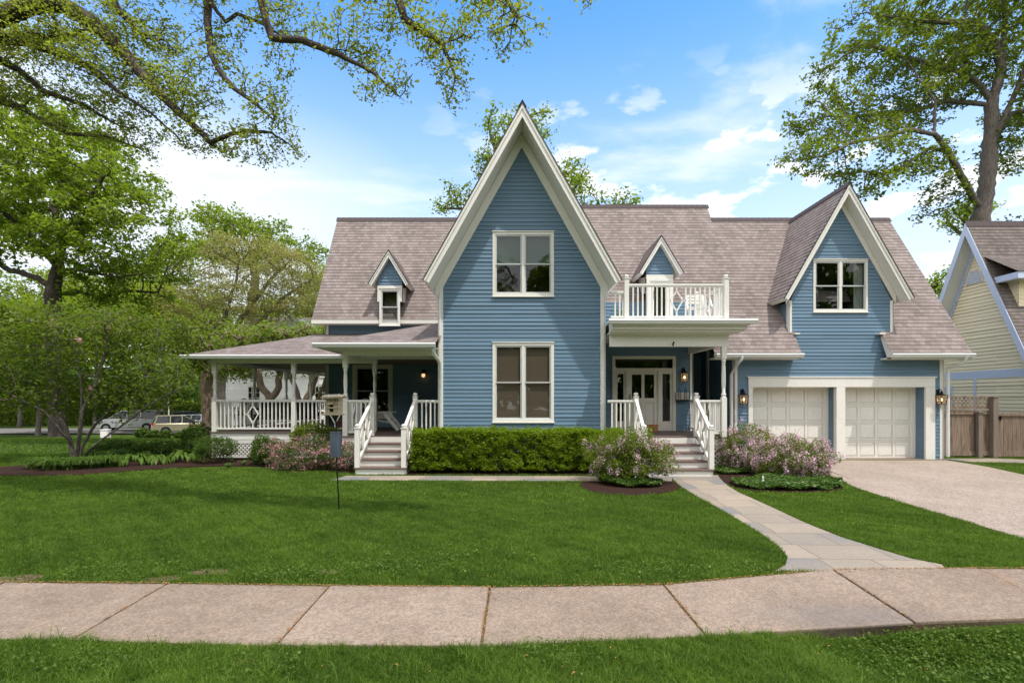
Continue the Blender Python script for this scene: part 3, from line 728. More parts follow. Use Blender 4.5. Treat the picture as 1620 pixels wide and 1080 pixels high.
def gable_roof(parent, cx, yf, yb, zt, hw, S, wall_y, wall_hw, frieze=0.18, tv=0.34, mat='shingle', trim='white', eave=None, cap=True, label=None, board=0.05):
    """steep front gable roof: shingled sides, ridge, white rake boards, soffits and a frieze against the wall"""
    L = math.hypot(1, S); ze = zt - S * hw
    for sg in (-1, 1):
        A = Vector((cx + sg * hw, yf - 0.02, ze)); B = Vector((cx + sg * hw, yb, ze)); T1 = Vector((cx, yb, zt)); T0 = Vector((cx, yf - 0.02, zt))
        if sg > 0: roof_plane(parent, [A, B, T1, T0], mat, label=label)
        else: roof_plane(parent, [B, A, T0, T1], mat, label=label)
    t2 = tv / L                     # perpendicular thickness
    def vee(d0, d1, y0, y1, b, hw_=hw):     # slab between perpendicular depths d0, d1 under the roof line
        for sg in (-1, 1):
            def pt(s_, d): # s_ 0 at ridge, 1 at eave tip
                if s_ == 0: return (cx, 0, zt - d * L)
                return (cx + sg * (hw_ - d * S / L), 0, zt - S * hw_ - d / L)
            q = [pt(0, d0), pt(1, d0), pt(1, d1), pt(0, d1)]
            b.prism([(p[0], y0, p[2]) for p in q], (0, y1 - y0, 0))
    b = MB(); vee(0.006, t2 - 0.004, yf + board, yb, b); b.build('soffit', M[trim], parent)
    b = MB(); vee(0.028, t2, yf, yf + board - 0.002, b); vee(0.020, t2 * 0.42, yf - 0.022, yf - 0.001, b, hw + 0.004); b.build('rake_board', M[trim], parent)
    b = MB(); vee(-0.004, 0.018, yf - 0.035, yf + board, b, hw + 0.01); b.build('drip_edge', M['edge'], parent)
    if frieze:
        b = MB()
        for sg in (-1, 1):
            h0 = t2 + 0.003; h1 = t2 + frieze
            x_out = wall_hw
            q = [(cx, zt - h0 * L), (cx + sg * x_out, zt - h0 * L - S * x_out), (cx + sg * x_out, zt - h1 * L - S * x_out), (cx, zt - h1 * L)]
            b.prism([(x, wall_y - 0.034, z) for x, z in q], (0, 0.03, 0))
        b.build('frieze_board', M[trim], parent)
    if cap:
        b = MB(); n = int((yb - yf) / 0.2)
        for i in range(n):
            y0 = yf - 0.04 + i * 0.2
            for sg in (-1, 1):
                b.prism([(cx, y0, zt + 0.055 - 0.008), (cx + sg * 0.10, y0, zt + 0.05 - 0.10 * S), (cx + sg * 0.10, y0 + 0.24, zt + 0.035 - 0.10 * S), (cx, y0 + 0.24, zt + 0.035)], (0, 0, 0.012))
        b.build('ridge_cap', M['cap'], parent)

def ridge_cap(parent, x0, x1, y, z, k=1.5):
    b = MB(); n = max(1, int((x1 - x0) / 0.2))
    for i in range(n):
        a = x0 + (x1 - x0) * i / n; c = a + (x1 - x0) / n + 0.03
        for sg in (-1, 1):
            b.prism([(a, y, z + 0.03), (c, y, z + 0.022), (c, y + sg * 0.11, z + 0.022 - 0.11 * k), (a, y + sg * 0.11, z + 0.03 - 0.11 * k)], (0, 0, 0.012))
    b.build('ridge_cap', M['cap'], parent)

BAL = None
def railing(parent, p, q, za, zb=None, h=0.92, diamond=None, gap=0.118, low=0.09, w=0.034, mat='white', cross=False):
    """top and bottom rail from p to q (x, y) with balusters, and a rhombus ornament at the fractions in diamond"""
    if zb is None: zb = za
    p3 = Vector((p[0], p[1], za)); q3 = Vector((q[0], q[1], zb)); Ln = (Vector(q) - Vector(p)).length
    up = Vector((0, 0, 1))
    b = MB(); b.bar(p3 + up * (h - 0.025), q3 + up * (h - 0.025), 0.065, 0.05); b.bar(p3 + up * (h - 0.062), q3 + up * (h - 0.062), 0.036, 0.022)
    b.bar(p3 + up * low, q3 + up * low, 0.05, 0.05)
    lo = MB(); lo.v, lo.f = b.v[16:], [tuple(i - 16 for i in f) for f in b.f[12:]]; b.v, b.f = b.v[:16], b.f[:12]
    r = b.build('railing', M[mat], parent, bevel=0.004); lo.build('bottom_rail', M[mat], r, bevel=0.004)
    dw = 0.40 if diamond else 0
    n = max(2, int(round(Ln / gap)))
    for i in range(1, n):
        f = i / n
        if diamond and any(abs(f - d) * Ln < dw / 2 + 0.01 for d in diamond): continue
        c = p3.lerp(q3, f)
        m_ = MB(); m_.bar(c + up * low, c + up * (h - 0.05), w, w, (Vector(q) - Vector(p)).normalized().to_3d())
        m_.build('baluster', M[mat], r)
    for d in diamond or ():
        c = p3.lerp(q3, d); t_ = (q3 - p3) / Ln; m_ = MB()
        L_ = c - t_ * 0.155 + up * (low + h) / 2; R_ = c + t_ * 0.155 + up * (low + h) / 2; T_ = c + up * (h - 0.17); B_ = c + up * (low + 0.14)
        for a, e in ((T_, L_), (L_, B_), (B_, R_), (R_, T_)): m_.bar(a, e, 0.03, 0.034, t_.cross(up))
        m_.bar(T_, c + up * (h - 0.05), 0.034, 0.034, t_.cross(up)); m_.bar(B_, c + up * low, 0.034, 0.034, t_.cross(up))
        m_.bar(L_, L_ - t_ * 0.075, 0.03, 0.034, t_.cross(up)); m_.bar(R_, R_ + t_ * 0.075, 0.03, 0.034, t_.cross(up))
        m_.build('rhombus_ornament', M[mat], r)
    return r
def stair_rail(parent, p, q, za, zb, h, mat='white'):     # sloped rail with crossed bars between its top and bottom rail
    p3 = Vector((p[0], p[1], za)); q3 = Vector((q[0], q[1], zb)); up = Vector((0, 0, 1)); t_ = (q3 - p3).normalized(); sd = t_.cross(up).normalized()
    b = MB(); b.bar(p3 + up * (h - 0.03), q3 + up * (h - 0.03), 0.075, 0.055); b.bar(p3 + up * 0.12, q3 + up * 0.12, 0.05, 0.075)
    lo = MB(); lo.v, lo.f = b.v[8:], [tuple(i - 8 for i in f) for f in b.f[6:]]; b.v, b.f = b.v[:8], b.f[:6]
    r = b.build('railing', M[mat], parent, bevel=0.004); lo.build('bottom_rail', M[mat], r, bevel=0.004)
    n = 3
    for i in range(n):
        a, c = p3.lerp(q3, i / n), p3.lerp(q3, (i + 1) / n); m_ = MB()
        m_.bar(a + up * 0.14, c + up * (h - 0.05), 0.030, 0.030, sd); m_.bar(a + up * (h - 0.05), c + up * 0.14, 0.030, 0.030, sd)
        m_.build('cross_bar', M[mat], r)
        if i:
            m_ = MB(); m_.bar(a + up * 0.12, a + up * (h - 0.05), 0.03, 0.03, sd); m_.build('baluster', M[mat], r)
    return r
def newel(parent, x, y, z0, z1, s=0.056, mat='white'):
    b = MB(); b.box(x - s, x + s, y - s, y + s, z0, z1); n = b.build('newel_post', M[mat], parent, bevel=0.006)
    b = MB(); b.box(x - s - .012, x + s + .012, y - s - .012, y + s + .012, z1, z1 + 0.018)
    b.lathe(x, y, [(0.03, z1 + 0.018), (0.028, z1 + 0.03), (0.045, z1 + 0.042), (0.057, z1 + 0.062), (0.056, z1 + 0.08), (0.042, z1 + 0.098), (0.018, z1 + 0.107)], 14)
    b.build('ball_cap', M[mat], n, smooth=True)
def column(parent, x, y, z0, z1, s=0.06, base=1.02):
    b = MB(); b.box(x - s, x + s, y - s, y + s, z0, z0 + base)
    t_ = 0.30; zb, ze = z0 + base, z1 - t_
    b.lathe(x, y, [(s, zb), (s * 1.0, zb + .015), (s * .72, zb + .03), (s * .95, zb + .06), (s * .98, zb + .09), (s * .62, zb + .115), (s * .8, zb + .13), (s * .62, zb + .15),
                   (s * .80, zb + .30), (s * .86, (zb + ze) / 2), (s * .74, ze - .20), (s * .60, ze - .13), (s * .85, ze - .115), (s * .6, ze - .095), (s * .95, ze - .06), (s * .72, ze - .03), (s, ze - .01), (s, ze)], 16)
    b.box(x - s, x + s, y - s, y + s, ze, z1)
    o = b.build('porch_column', M['white'], parent, smooth=True)
    return o

def lantern(parent, x, y, z, s=1.0, lit=True):          # wall lantern, wall behind at +y; z = centre of the glass
    b = MB(); 
    b.box(x - .05*s, x + .05*s, y - .02, y, z + .12*s, z + .30*s)
    b.tube([(x, y - .01, z + .27*s), (x, y - .06*s, z + .315*s), (x, y - .12*s, z + .30*s), (x, y - .14*s, z + .25*s), (x, y - .14*s, z + .20*s)], .011*s, 6)
    yc = y - .14 * s
    b.tube([(x, yc, z + .135*s), (x, yc, z + .205*s)], [.115*s, .03*s], 4); b.lathe(x, yc, [(.03*s, z + .20*s), (.035*s, z + .23*s), (.012*s, z + .25*s)], 8)
    r0, r1, z0, z1 = .072*s, .10*s, z - .13*s, z + .135*s
    for sx, sy in ((-1,-1),(1,-1),(1,1),(-1,1)): b.bar((x + sx*r0, yc + sy*r0, z0), (x + sx*r1, yc + sy*r1, z1), .014*s, .014*s)
    b.box(x - r0 - .006, x + r0 + .006, yc - r0 - .006, yc + r0 + .006, z0 - .015, z0)
    for i in range(4):
        cs = [(-1,-1),(1,-1),(1,1),(-1,1)]; a, c = cs[i], cs[(i+1) % 4]
        b.bar((x + a[0]*r1, yc + a[1]*r1, z1), (x + c[0]*r1, yc + c[1]*r1, z1), .016*s, .016*s)
    o = b.build('wall_lantern', M['black'], parent)
    g_ = MB()
    q0 = [(x + a*(r0-.008), yc + c*(r0-.008), z0) for a, c in ((-1,-1),(1,-1),(1,1),(-1,1))]; q1 = [(x + a*(r1-.008), yc + c*(r1-.008), z1) for a, c in ((-1,-1),(1,-1),(1,1),(-1,1))]
    g_.add(q0 + q1, [(0,1,5,4),(1,2,6,5),(2,3,7,6),(3,0,4,7)]); g_.build('lantern_glass', M['lantern_pane'], o)
    g_ = MB(); g_.lathe(x, yc, [(.004, z - .04*s), (.022*s, z - .02*s), (.024*s, z + .01*s), (.006, z + .05*s)], 10); g_.build('bulb', M['bulb'], o, smooth=True)
    return o
t = NT('lantern_pane')
tr = t.node('ShaderNodeBsdfTransparent', {'Color': (0.95, 0.9, 0.82, 1)}); gl = t.node('ShaderNodeBsdfGlossy', {'Color': (0.9, 0.85, 0.8, 1), 'Roughness': 0.12}); em = t.node('ShaderNodeEmission', {'Color': (1.0, 0.55, 0.28, 1), 'Strength': 0.05})
a1 = t.node('ShaderNodeMixShader', {0: 0.12, 1: tr.outputs[0], 2: gl.outputs[0]}); a2 = t.node('ShaderNodeAddShader', {0: a1.outputs[0], 1: em.outputs[0]})
t.l.new(a2.outputs[0], t.out.inputs[0]); M['lantern_pane'] = t.m

def lattice(name, parent, x0, x1, z0, z1, y, mat, w=0.035, gap=0.115, frame=0.05, backmat='dark'):
    b = MB(); hh = z1 - z0
    def clip(u0, sgn):
        pts = []
        # line x = u0 + sgn * (z - z0)
        ta, tb = 0, hh
        xa, xb = u0, u0 + sgn * hh
        if xa == xb: return None
        lo, hi = sorted((((x0 - u0) * sgn), ((x1 - u0) * sgn)))
        ta, tb = max(0, lo), min(hh, hi)
        return (ta, tb) if tb - ta > 0.02 else None
    u = x0 - hh
    while u < x1 + hh:
        for sgn, yy in ((1, y), (-1, y + 0.008)):
            c = clip(u, sgn)
            if c: b.bar((u + sgn * c[0], yy, z0 + c[0]), (u + sgn * c[1], yy, z0 + c[1]), 0.008, w, (0, 0, 1))
        u += gap
    if frame:
        b.box(x0, x1, y - .012, y + .012, z0 - frame, z0); b.box(x0, x1, y - .012, y + .012, z1, z1 + frame)
        b.box(x0 - frame, x0, y - .012, y + .012, z0 - frame, z1 + frame); b.box(x1, x1 + frame, y - .012, y + .012, z0 - frame, z1 + frame)
    o = b.build(name, M[mat], parent)
    return o

# ================================================================== THE BLUE HOUSE
house = thing('blue_house', 'blue clapboard house with steep white trimmed gables, porches and double garage', 'house', (0, 16, 0))
HK = []
_old = set(bpy.data.objects)
hp = None
S = 1.775
DZ = 0.84
# --- front gable wing
GX, GW = 0.25, 2.115
gx0, gx1 = GX - GW, GX + GW
GT = 8.93
wy = 13.3
lw = (gx0 + .775 + 0.0, 0)
W1 = (-0.50, 1.075, 4.42, 6.06)      # upper window, outer casing
W2 = (-0.50, 1.075, 1.20, 3.22)
def ring(W, c=0.06): return (W[0] + c, W[1] - c, W[2] + c, W[3] - c)
wl_z = GT - 0.36 - S * GW + 0.02
siding_front(hp, [(gx0, 0.15), (gx1, 0.15), (gx1, wl_z), (GX, GT - 0.36), (gx0, wl_z)], wy, holes=[ring(W1), ring(W2)])
siding_left(hp, [(-17.4, 0.15), (-wy, 0.15), (-wy, wl_z), (-17.4, wl_z)], gx0)
siding_right(hp, [(wy, 0.15), (15.5, 0.15), (15.5, wl_z), (wy, wl_z)], gx1)
window(hp, *W1[:2], *W1[2:], wy, shade='shade_green', shade_top=0.53)
window(hp, *W2[:2], *W2[2:], wy, shade='shade_tan', shade_top=0.98)
gable_roof(hp, GX, 12.5, 19.0, GT, 2.40, S, wy, GW + 0.1)
b = MB()
b.box(gx0 - .018, gx0 + .10, wy - .03, wy, 0.12, wl_z - 0.1); b.box(gx0 - .03, gx0 - .001, wy - .03, wy + .12, 0.12, wl_z - 0.02)
b.box(gx1 - .10, gx1 + .018, wy - .03, wy, 0.12, wl_z - 0.1); b.box(gx1 + .001, gx1 + .03, wy - .03, wy + .12, 0.12, wl_z - 0.02)
b.build('corner_board', M['white'], hp, bevel=0.003)
# --- left wing
ly, lx = 17.4, -6.24
b_eave, r_y, r_z = 17.0, 19.55, 8.58
e_z = 4.38
k1 = (r_z - e_z) / (r_y - b_eave)
WL = (-5.12, -4.28, 1.55, 2.95)
WS = (-4.35, -3.62, 4.08, 5.42)
siding_front(hp, [(lx, 0.15), (gx0, 0.15), (gx0, e_z + 0.1), (lx, e_z + 0.1)], ly, holes=[(-5.25, -4.1, 1.2, 2.85)])
siding_left(hp, [(-22.1, 0.15), (-ly, 0.15), (-ly, e_z + .3), (-r_y, r_z - 0.1), (-22.1, e_z)], lx)
b = MB(); b.box(lx - .02, lx + .09, ly - .03, ly, 0.8, e_z); b.box(lx - .03, lx - .001, ly - .03, ly + .10, 0.8, e_z); b.build('corner_board', M['white'], hp)
roof_plane(hp, [(-6.57, b_eave, e_z), (0.3, b_eave, e_z), (0.3, r_y, r_z), (-6.57, r_y, r_z)])
roof_plane(hp, [(0.3, 2 * r_y - b_eave, e_z), (-6.57, 2 * r_y - b_eave, e_z), (-6.57, r_y, r_z), (0.3, r_y, r_z)])
ridge_cap(hp, -6.6, -1.0, r_y, r_z, k1)
b = MB(); b.box(-6.57, gx0 - 0.02, b_eave - .03, b_eave + .02, e_z - .13, e_z - .012); b.box(-6.54, gx0 - 0.02, b_eave + .02, ly, e_z - .13, e_z - .10); 
b.prism([(-6.57, b_eave, e_z - .13), (-6.57, b_eave, e_z - .012), (-6.57, r_y, r_z - .02), (-6.57, 2*r_y - b_eave, e_z - .012), (-6.57, 2*r_y - b_eave, e_z - .2), (-6.57, r_y, r_z - .3)], (.03, 0, 0))
b.build('fascia', M['white'], hp)
# porch window on that wall, dark with tall light trims
window(hp, -5.35, -4.0, 1.15, 2.95, ly, units=1, cas=0.13, casmat='cream')
b = MB(); b.box(-2.45, -2.33, ly - .035, ly, DZ, 2.9); b.box(-2.33, -1.95, ly - .03, ly - .002, 2.78, 2.9); b.box(-2.33, -1.95, ly - .02, ly - .002, DZ, 2.78); b.build('door', M['cream'], hp)
# --- wall dormers of the small kind: (centre x, face y, peak z, has door)
def small_dormer(cx, y, zt, zb, door):
    hw = 0.66; Sd = 1.66; w_ = 0.40
    ze = zt - Sd * hw
    gable_roof(hp, cx, y - 0.2, y + 2.2, zt, hw, Sd, y, 0.43, frieze=0.0, tv=0.24, cap=False)
    siding_front(hp, [(cx - w_, ze - .06), (cx + w_, ze - .06), (cx + w_, ze + .12), (cx, zt - .22), (cx - w_, ze + .12)], y)
    f = MB()
    f.box(cx - w_, cx + w_, y - .04, y + .05, ze - .13, ze - .03)
    f.box(cx - w_, cx - w_ + .085, y - .04, y + .1, ze - .55, ze - .13); f.box(cx + w_ - .085, cx + w_, y - .04, y + .1, ze - .55, ze - .13)
    for sg in (-1, 1):
        f.prism([(cx + sg * w_, y, ze - .1), (cx + sg * w_, y + 1.2, ze + .15), (cx + sg * w_, y + .5, ze - .5), (cx + sg * w_, y, ze - .55)], (-sg * .03, 0, 0))
    f.build('dormer_cheek', M['white'], hp)
    if door:
        d = MB(); wd = 0.30
        d.box(cx - wd - .09, cx - wd, y - .055, y + .05, zb, ze - .13); d.box(cx + wd, cx + wd + .09, y - .055, y + .05, zb, ze - .13); d.box(cx - wd, cx + wd, y - .055, y + .05, ze - .22, ze - .13)
        d.box(cx - wd, cx - .17, y - .03, y + .03, zb, ze - .22); d.box(cx + .17, cx + wd, y - .03, y + .03, zb, ze - .22); d.box(cx - .17, cx + .17, y - .03, y + .03, zb, zb + .25); d.box(cx - .17, cx + .17, y - .03, y + .03, ze - .36, ze - .22)
        o = d.build('balcony_door', M['white'], hp)
        g_ = MB(); g_.box(cx - .17, cx + .17, y - .005, y, zb + .25, ze - .36); g_.build('pane', M['glass'], o)
        g_ = MB(); g_.box(cx - .28, cx + .28, y + .04, y + .05, zb, ze - .2); g_.build('room', M['dark'], o)
        g_ = MB(); g_.box(cx - .21, cx - .19, y - .06, y - .03, zb + 1.0, zb + 1.25); g_.build('handle', M['brass'], o)
    else:
        window(hp, cx - .335, cx + .335, zb, ze - .13, y - .012, units=1, cas=0.065)
    return ze
small_dormer(P(621, 0, 17.3).x, 16.93, 6.60, 4.18, False)
small_dormer(P(1041, 0, 15.6).x, 15.45, 6.60, 3.74, True)

# --- right part: main roof, garage, wall dormer
er_y, er_z, k2 = 14.8, 3.10, 1.506
def rz(y): return er_z + k2 * (y - er_y)
XR = 13.14; r2 = 18.1; r3 = 18.5; XM = 6.95
gy = 15.25
# front slope (holes for the part behind the balcony and in front of the wall dormer)
roof_plane(hp, [(5.78, er_y, rz(er_y)), (8.27, er_y, rz(er_y)), (8.27, 15.235, rz(15.235)), (8.14, 15.235, rz(15.235)), (8.14, r2, rz(r2)), (XM, r2, rz(r2)), (XM, r3, rz(r3)), (0.3, r3, rz(r3)), (0.3, 15.78, rz(15.78)), (5.78, 15.78, rz(15.78))])
roof_plane(hp, [(10.83, er_y, rz(er_y)), (XR, er_y, rz(er_y)), (XR, r2, rz(r2)), (8.14, r2, rz(r2)), (8.14, 15.9, rz(15.9)), (10.83, 15.9, rz(15.9))])
yb2 = 2 * r2 - er_y
roof_plane(hp, [(XR, yb2, er_z), (0.3, yb2, er_z), (0.3, r3 + (yb2 - r3) * 0, rz(r3)), (XM, r3, rz(r3)), (XM, r2 + 0.0, rz(r2)), (XR, r2, rz(r2))][:2] + [(0.3, r2, rz(r2)), (XR, r2, rz(r2))])
roof_plane(hp, [(XM, r3 + 0.8, rz(r3) - 1.2), (0.3, r3 + 0.8, rz(r3) - 1.2), (0.3, r3, rz(r3)), (XM, r3, rz(r3))])
b = MB(); b.prism([(XM, r2 - .1, rz(r2) - .2), (XM, r3, rz(r3) - .015), (XM, r3 + .8, rz(r3) - 1.2)], (-.04, 0, 0)); b.build('fascia', M['white'], hp)
ridge_cap(hp, 0.3, XM + .02, r3, rz(r3)); ridge_cap(hp, XM, XR + .02, r2, rz(r2))
# fascias and gutters of the garage eaves
b = MB()
for xa, xb in ((5.78, 8.27), (10.83, XR)):
    b.box(xa, xb, er_y - .01, er_y + .02, er_z - .17, er_z - .015); b.box(xa, xb, er_y + .02, gy - .002, er_z - .17, er_z - .13)
b.prism([(XR - .03, er_y, er_z - .17), (XR - .03, er_y, er_z - .02), (XR - .03, r2, rz(r2) - .02), (XR - .03, yb2, er_z - .02), (XR - .03, yb2, er_z - .2), (XR - .03, r2, rz(r2) - .25)], (.03, 0, 0))
b.prism([(8.27, er_y, er_z - .17), (8.27, er_y, er_z - .02), (8.27, 15.22, rz(15.22) - .02), (8.27, 15.22, rz(15.22) - .2), (8.27, 14.95, er_z - .17)], (-.03, 0, 0))
b.prism([(10.83, er_y, er_z - .17), (10.83, er_y, er_z - .02), (10.83, 15.22, rz(15.22) - .02), (10.83, 15.22, rz(15.22) - .2), (10.83, 14.95, er_z - .17)], (.03, 0, 0))
b.box(10.68, 10.86, 15.06, 15.22, rz(15.2) - .035, rz(15.2) + .005); b.box(8.24, 8.38, 15.08, 15.22, rz(15.2) - .035, rz(15.2) + .005)
b.build('fascia', M['white'], hp)
def gutter(xa, xb, y, z, nm='gutter'):
    g_ = MB(); g_.prism([(xa, y, z), (xa, y - .085, z), (xa, y - .10, z - .03), (xa, y - .085, z - .06), (xa, y - .07, z - .105), (xa, y, z - .115)], (xb - xa, 0, 0)); return g_.build(nm, M['gutter'], hp)
gutter(5.80, 8.30, er_y - .012, er_z - .02); gutter(10.80, XR + .02, er_y - .012, er_z - .02)
# garage wall
D1 = (7.07, 9.52); D2 = (9.78, 12.14); DH = 2.13
gx = 9.665; gwh = 1.515; gz = 4.62
GTop = 7.97
WG = (P(1286, 0, gy).x, P(1372, 0, gy).x, 4.34, 5.87)
siding_front(hp, [(6.55, 0.0), (7.07, 0.0), (7.07, DH), (12.14, DH), (12.14, 0), (12.66, 0.0), (12.66, 3.45), (11.18, 3.45), (11.18, gz), (gx, GTop - .32), (8.15, gz), (8.15, 3.45), (6.55, 3.45)], gy, holes=[ring(WG)])
siding_left(hp, [(-18.0, 0.15), (-gy, 0.15), (-gy, 3.4), (-18.0, 3.9)], 6.55)
siding_right(hp, [(gy, 0), (21.0, 0), (21.0, 3.2), (r2, 7.9), (gy, 3.4)], 12.66)
siding_left(hp, [(-17.0, 3.3), (-gy, 3.3), (-gy, gz), (-17.0, gz)], 8.15)
siding_right(hp, [(gy, 3.3), (17.0, 3.3), (17.0, gz), (gy, gz)], 11.18)
window(hp, WG[0], WG[1], WG[2], WG[3], gy, shade='curtain', cas=0.06)
gable_roof(hp, gx, 14.86, 18.4, GTop, 1.86, 1.76, gy, gwh + .1, frieze=0.13, tv=0.30)
b = MB()
b.box(8.13, 8.22, gy - .03, gy, 3.72, gz + .05); b.box(11.11, 11.20, gy - .03, gy, 3.72, gz + .05)
b.box(8.12, 8.149, gy - .03, gy + .1, 3.72, gz); b.box(11.181, 11.21, gy - .03, gy + .1, 3.72, gz)
b.box(12.57, 12.67, gy - .03, gy, 0.02, 3.0); b.box(12.661, 12.69, gy - .03, gy + .1, 0.02, 3.0)
b.box(6.53, 6.62, gy - .03, gy, 0.1, 3.0); b.box(6.52, 6.549, gy - .03, gy + .1, 0.1, 3.0)
b.build('corner_board', M['white'], hp)
b = MB()   # frame round both doors
b.box(6.94, 12.42, gy - .045, gy + .002, DH + .002, DH + .28); b.box(6.90, 12.46, gy - .065, gy, DH + .28, DH + .315)
b.box(6.94, 7.07, gy - .045, gy + .03, 0.005, DH); b.box(9.52, 9.78, gy - .045, gy + .10, 0.005, DH); b.box(12.14, 12.42, gy - .045, gy + .03, 0.005, DH)
b.build('garage_frame', M['white'], hp, bevel=0.004)
siding_left(hp, [(-15.62, 0), (-gy - .03, 0), (-gy - .03, DH), (-15.62, DH)], 12.14); siding_left(hp, [(-15.62, 0), (-gy - .10, 0), (-gy - .10, DH), (-15.62, DH)], 9.52)
siding_right(hp, [(gy + .03, 0), (15.62, 0), (15.62, DH), (gy + .03, DH)], 7.07); siding_right(hp, [(gy + .1, 0), (15.62, 0), (15.62, DH), (gy + .1, DH)], 9.78)
b = MB(); b.box(7.0, 12.2, gy + .03, 15.66, DH + .001, DH + .03); b.build('ceiling', M['white'], hp)
for (xa, xb) in (D1, D2):
    b = MB(); jam = 0.12; dy = 15.60
    b.box(xa, xa + jam, dy - .02, dy + .05, 0, DH); b.box(xb - jam, xb, dy - .02, dy + .05, 0, DH)
    x0_, x1_ = xa + jam, xb - jam; ph = DH / 4; pw = (x1_ - x0_) / 4
    b.box(x0_, x1_, dy + .022, dy + .06, 0.01, DH)
    for r_ in range(4):
        z0_ = .01 + r_ * ph
        b.box(x0_, x1_, dy, dy + .012, z0_ + .006, z0_ + .045); b.box(x0_, x1_, dy, dy + .022, z0_ + ph - .05, z0_ + ph - .004)
        for c_ in range(5):
            xx = x0_ + c_ * pw; b.box(max(x0_, xx - .035), min(x1_, xx + .035), dy, dy + .012, z0_ + .045, z0_ + ph - .05)
        for c_ in range(4):
            xa_, xb_, za_, zb_ = x0_ + c_ * pw + .035, x0_ + (c_ + 1) * pw - .035, z0_ + .045, z0_ + ph - .05; q_ = .045
            y1_, y2_ = dy + .022, dy + .004
            o_ = [(xa_ + .012, y1_, za_ + .012), (xb_ - .012, y1_, za_ + .012), (xb_ - .012, y1_, zb_ - .012), (xa_ + .012, y1_, zb_ - .012)]
            i_ = [(xa_ + q_, y2_, za_ + q_), (xb_ - q_, y2_, za_ + q_), (xb_ - q_, y2_, zb_ - q_), (xa_ + q_, y2_, zb_ - q_)]
            b.add(o_ + i_, [(4, 5, 6, 7), (0, 1, 5, 4), (1, 2, 6, 5), (2, 3, 7, 6), (3, 0, 4, 7)])
    o = b.build('garage_door', M['door'], hp)
    b = MB(); b.box(xa, xb, dy - .03, dy + .06, 0.0, 0.012); b.build('threshold_seal', M['black'], o)

# --- entry porch and balcony
b = MB(); b.box(2.44, 5.42, 13.0, 15.5, DZ - .04, DZ); b.box(5.42, 6.54, 15.0, 18, DZ - .04, DZ); b.build('deck', M['deck'], hp)
b = MB(); b.box(4.68, 5.40, 13.06, 13.10, DZ - .24, DZ - .042); b.box(5.36, 5.40, 13.1, 15.4, DZ - .24, DZ - .042); b.box(2.44, 3.0, 13.06, 13.10, DZ - .24, DZ - .042); b.build('skirt_board', M['white'], hp)
lattice('lattice', hp, 4.75, 5.33, 0.12, 0.54, 13.09, 'white'); 
b = MB(); b.box(2.5, 5.3, 13.35, 15.4, 0, .55); b.build('foundation', M['foundation'], hp)
dy = 15.45
siding_front(hp, [(2.44, DZ), (5.36, DZ), (5.36, 3.42), (2.44, 3.42)], dy, holes=[(3.02, 4.82, DZ + .02, 3.0)])
siding_right(hp, [(dy, DZ), (18, DZ), (18, 3.42), (dy, 3.42)], 5.36)
siding_front(hp, [(5.36, DZ), (6.55, DZ), (6.55, 3.9), (5.36, 3.9)], 17.95)
siding_front(hp, [(gx1, 3.3), (6.55, 3.3), (6.55, 4.72), (gx1, 4.72)], 15.76)
b = MB(); b.box(5.30, 5.385, dy - .03, dy - .002, DZ, 3.42); b.box(5.361, 5.39, dy - .03, dy + .08, DZ, 3.42); b.box(6.50, 6.548, 17.2, 17.35, DZ, 3.4); b.build('corner_board', M['white'], hp)
# door unit
ux0, ux1, uz1 = 2.98, 4.87, 3.06
b = MB(); c = 'cream'
b.box(ux0, ux0 + .09, dy - .05, dy + .03, DZ, uz1); b.box(ux1 - .09, ux1, dy - .05, dy + .03, DZ, uz1); b.box(ux0 + .09, ux1 - .09, dy - .05, dy + .03, uz1 - .09, uz1)
tz = 2.70; b.box(ux0 + .09, ux1 - .09, dy - .045, dy + .03, tz - .09, tz)
dx0, dx1 = 3.46, 4.34
b.box(dx0 - .07, dx0, dy - .045, dy + .03, DZ, tz - .09); b.box(dx1, dx1 + .07, dy - .045, dy + .03, DZ, tz - .09)
fr = b.build('door_frame', M['cream'], hp, bevel=0.004)
b = MB(); b.box(ux0 + .09, ux1 - .09, dy - .002, dy + .004, tz, uz1 - .09); b.build('pane', M['glass'], fr)
for (sa, sb) in ((ux0 + .09, dx0 - .07), (dx1 + .07, ux1 - .09)):
    b = MB(); b.box(sa, sa + .07, dy - .02, dy + .02, DZ, tz - .09); b.box(sb - .07, sb, dy - .02, dy + .02, DZ, tz - .09); b.box(sa + .07, sb - .07, dy - .02, dy + .02, DZ, DZ + .28); b.box(sa + .07, sb - .07, dy - .02, dy + .02, tz - .17, tz - .09)
    o = b.build('sidelight', M['cream'], hp); b = MB(); b.box(sa + .07, sb - .07, dy - .003, dy + .003, DZ + .28, tz - .17); b.build('pane', M['glass'], o)
b = MB(); zt_ = tz - .09; xm = (dx0 + dx1) / 2
b.box(dx0, dx0 + .11, dy - .02, dy + .02, DZ, zt_); b.box(dx1 - .11, dx1, dy - .02, dy + .02, DZ, zt_); b.box(xm - .045, xm + .045, dy - .02, dy + .02, DZ + .2, zt_ - .1)
b.box(dx0 + .11, dx1 - .11, dy - .02, dy + .02, DZ, DZ + .2); b.box(dx0 + .11, dx1 - .11, dy - .02, dy + .02, zt_ - .1, zt_); b.box(dx0 + .11, dx1 - .11, dy - .0195, dy + .0195, DZ + .84, DZ + .97)
b.box(dx0 + .11, dx1 - .11, dy, dy + .012, DZ + .2, DZ + .84)
for a_ in (dx0 + .15, xm + .08): b.box(a_, a_ + .22, dy - .012, dy, DZ + .25, DZ + .80)
door = b.build('front_door', M['cream'], hp, bevel=0.003)
b = MB(); b.box(dx0 + .11, dx1 - .11, dy - .003, dy + .003, DZ + .97, zt_ - .1); b.build('pane', M['glass'], door)
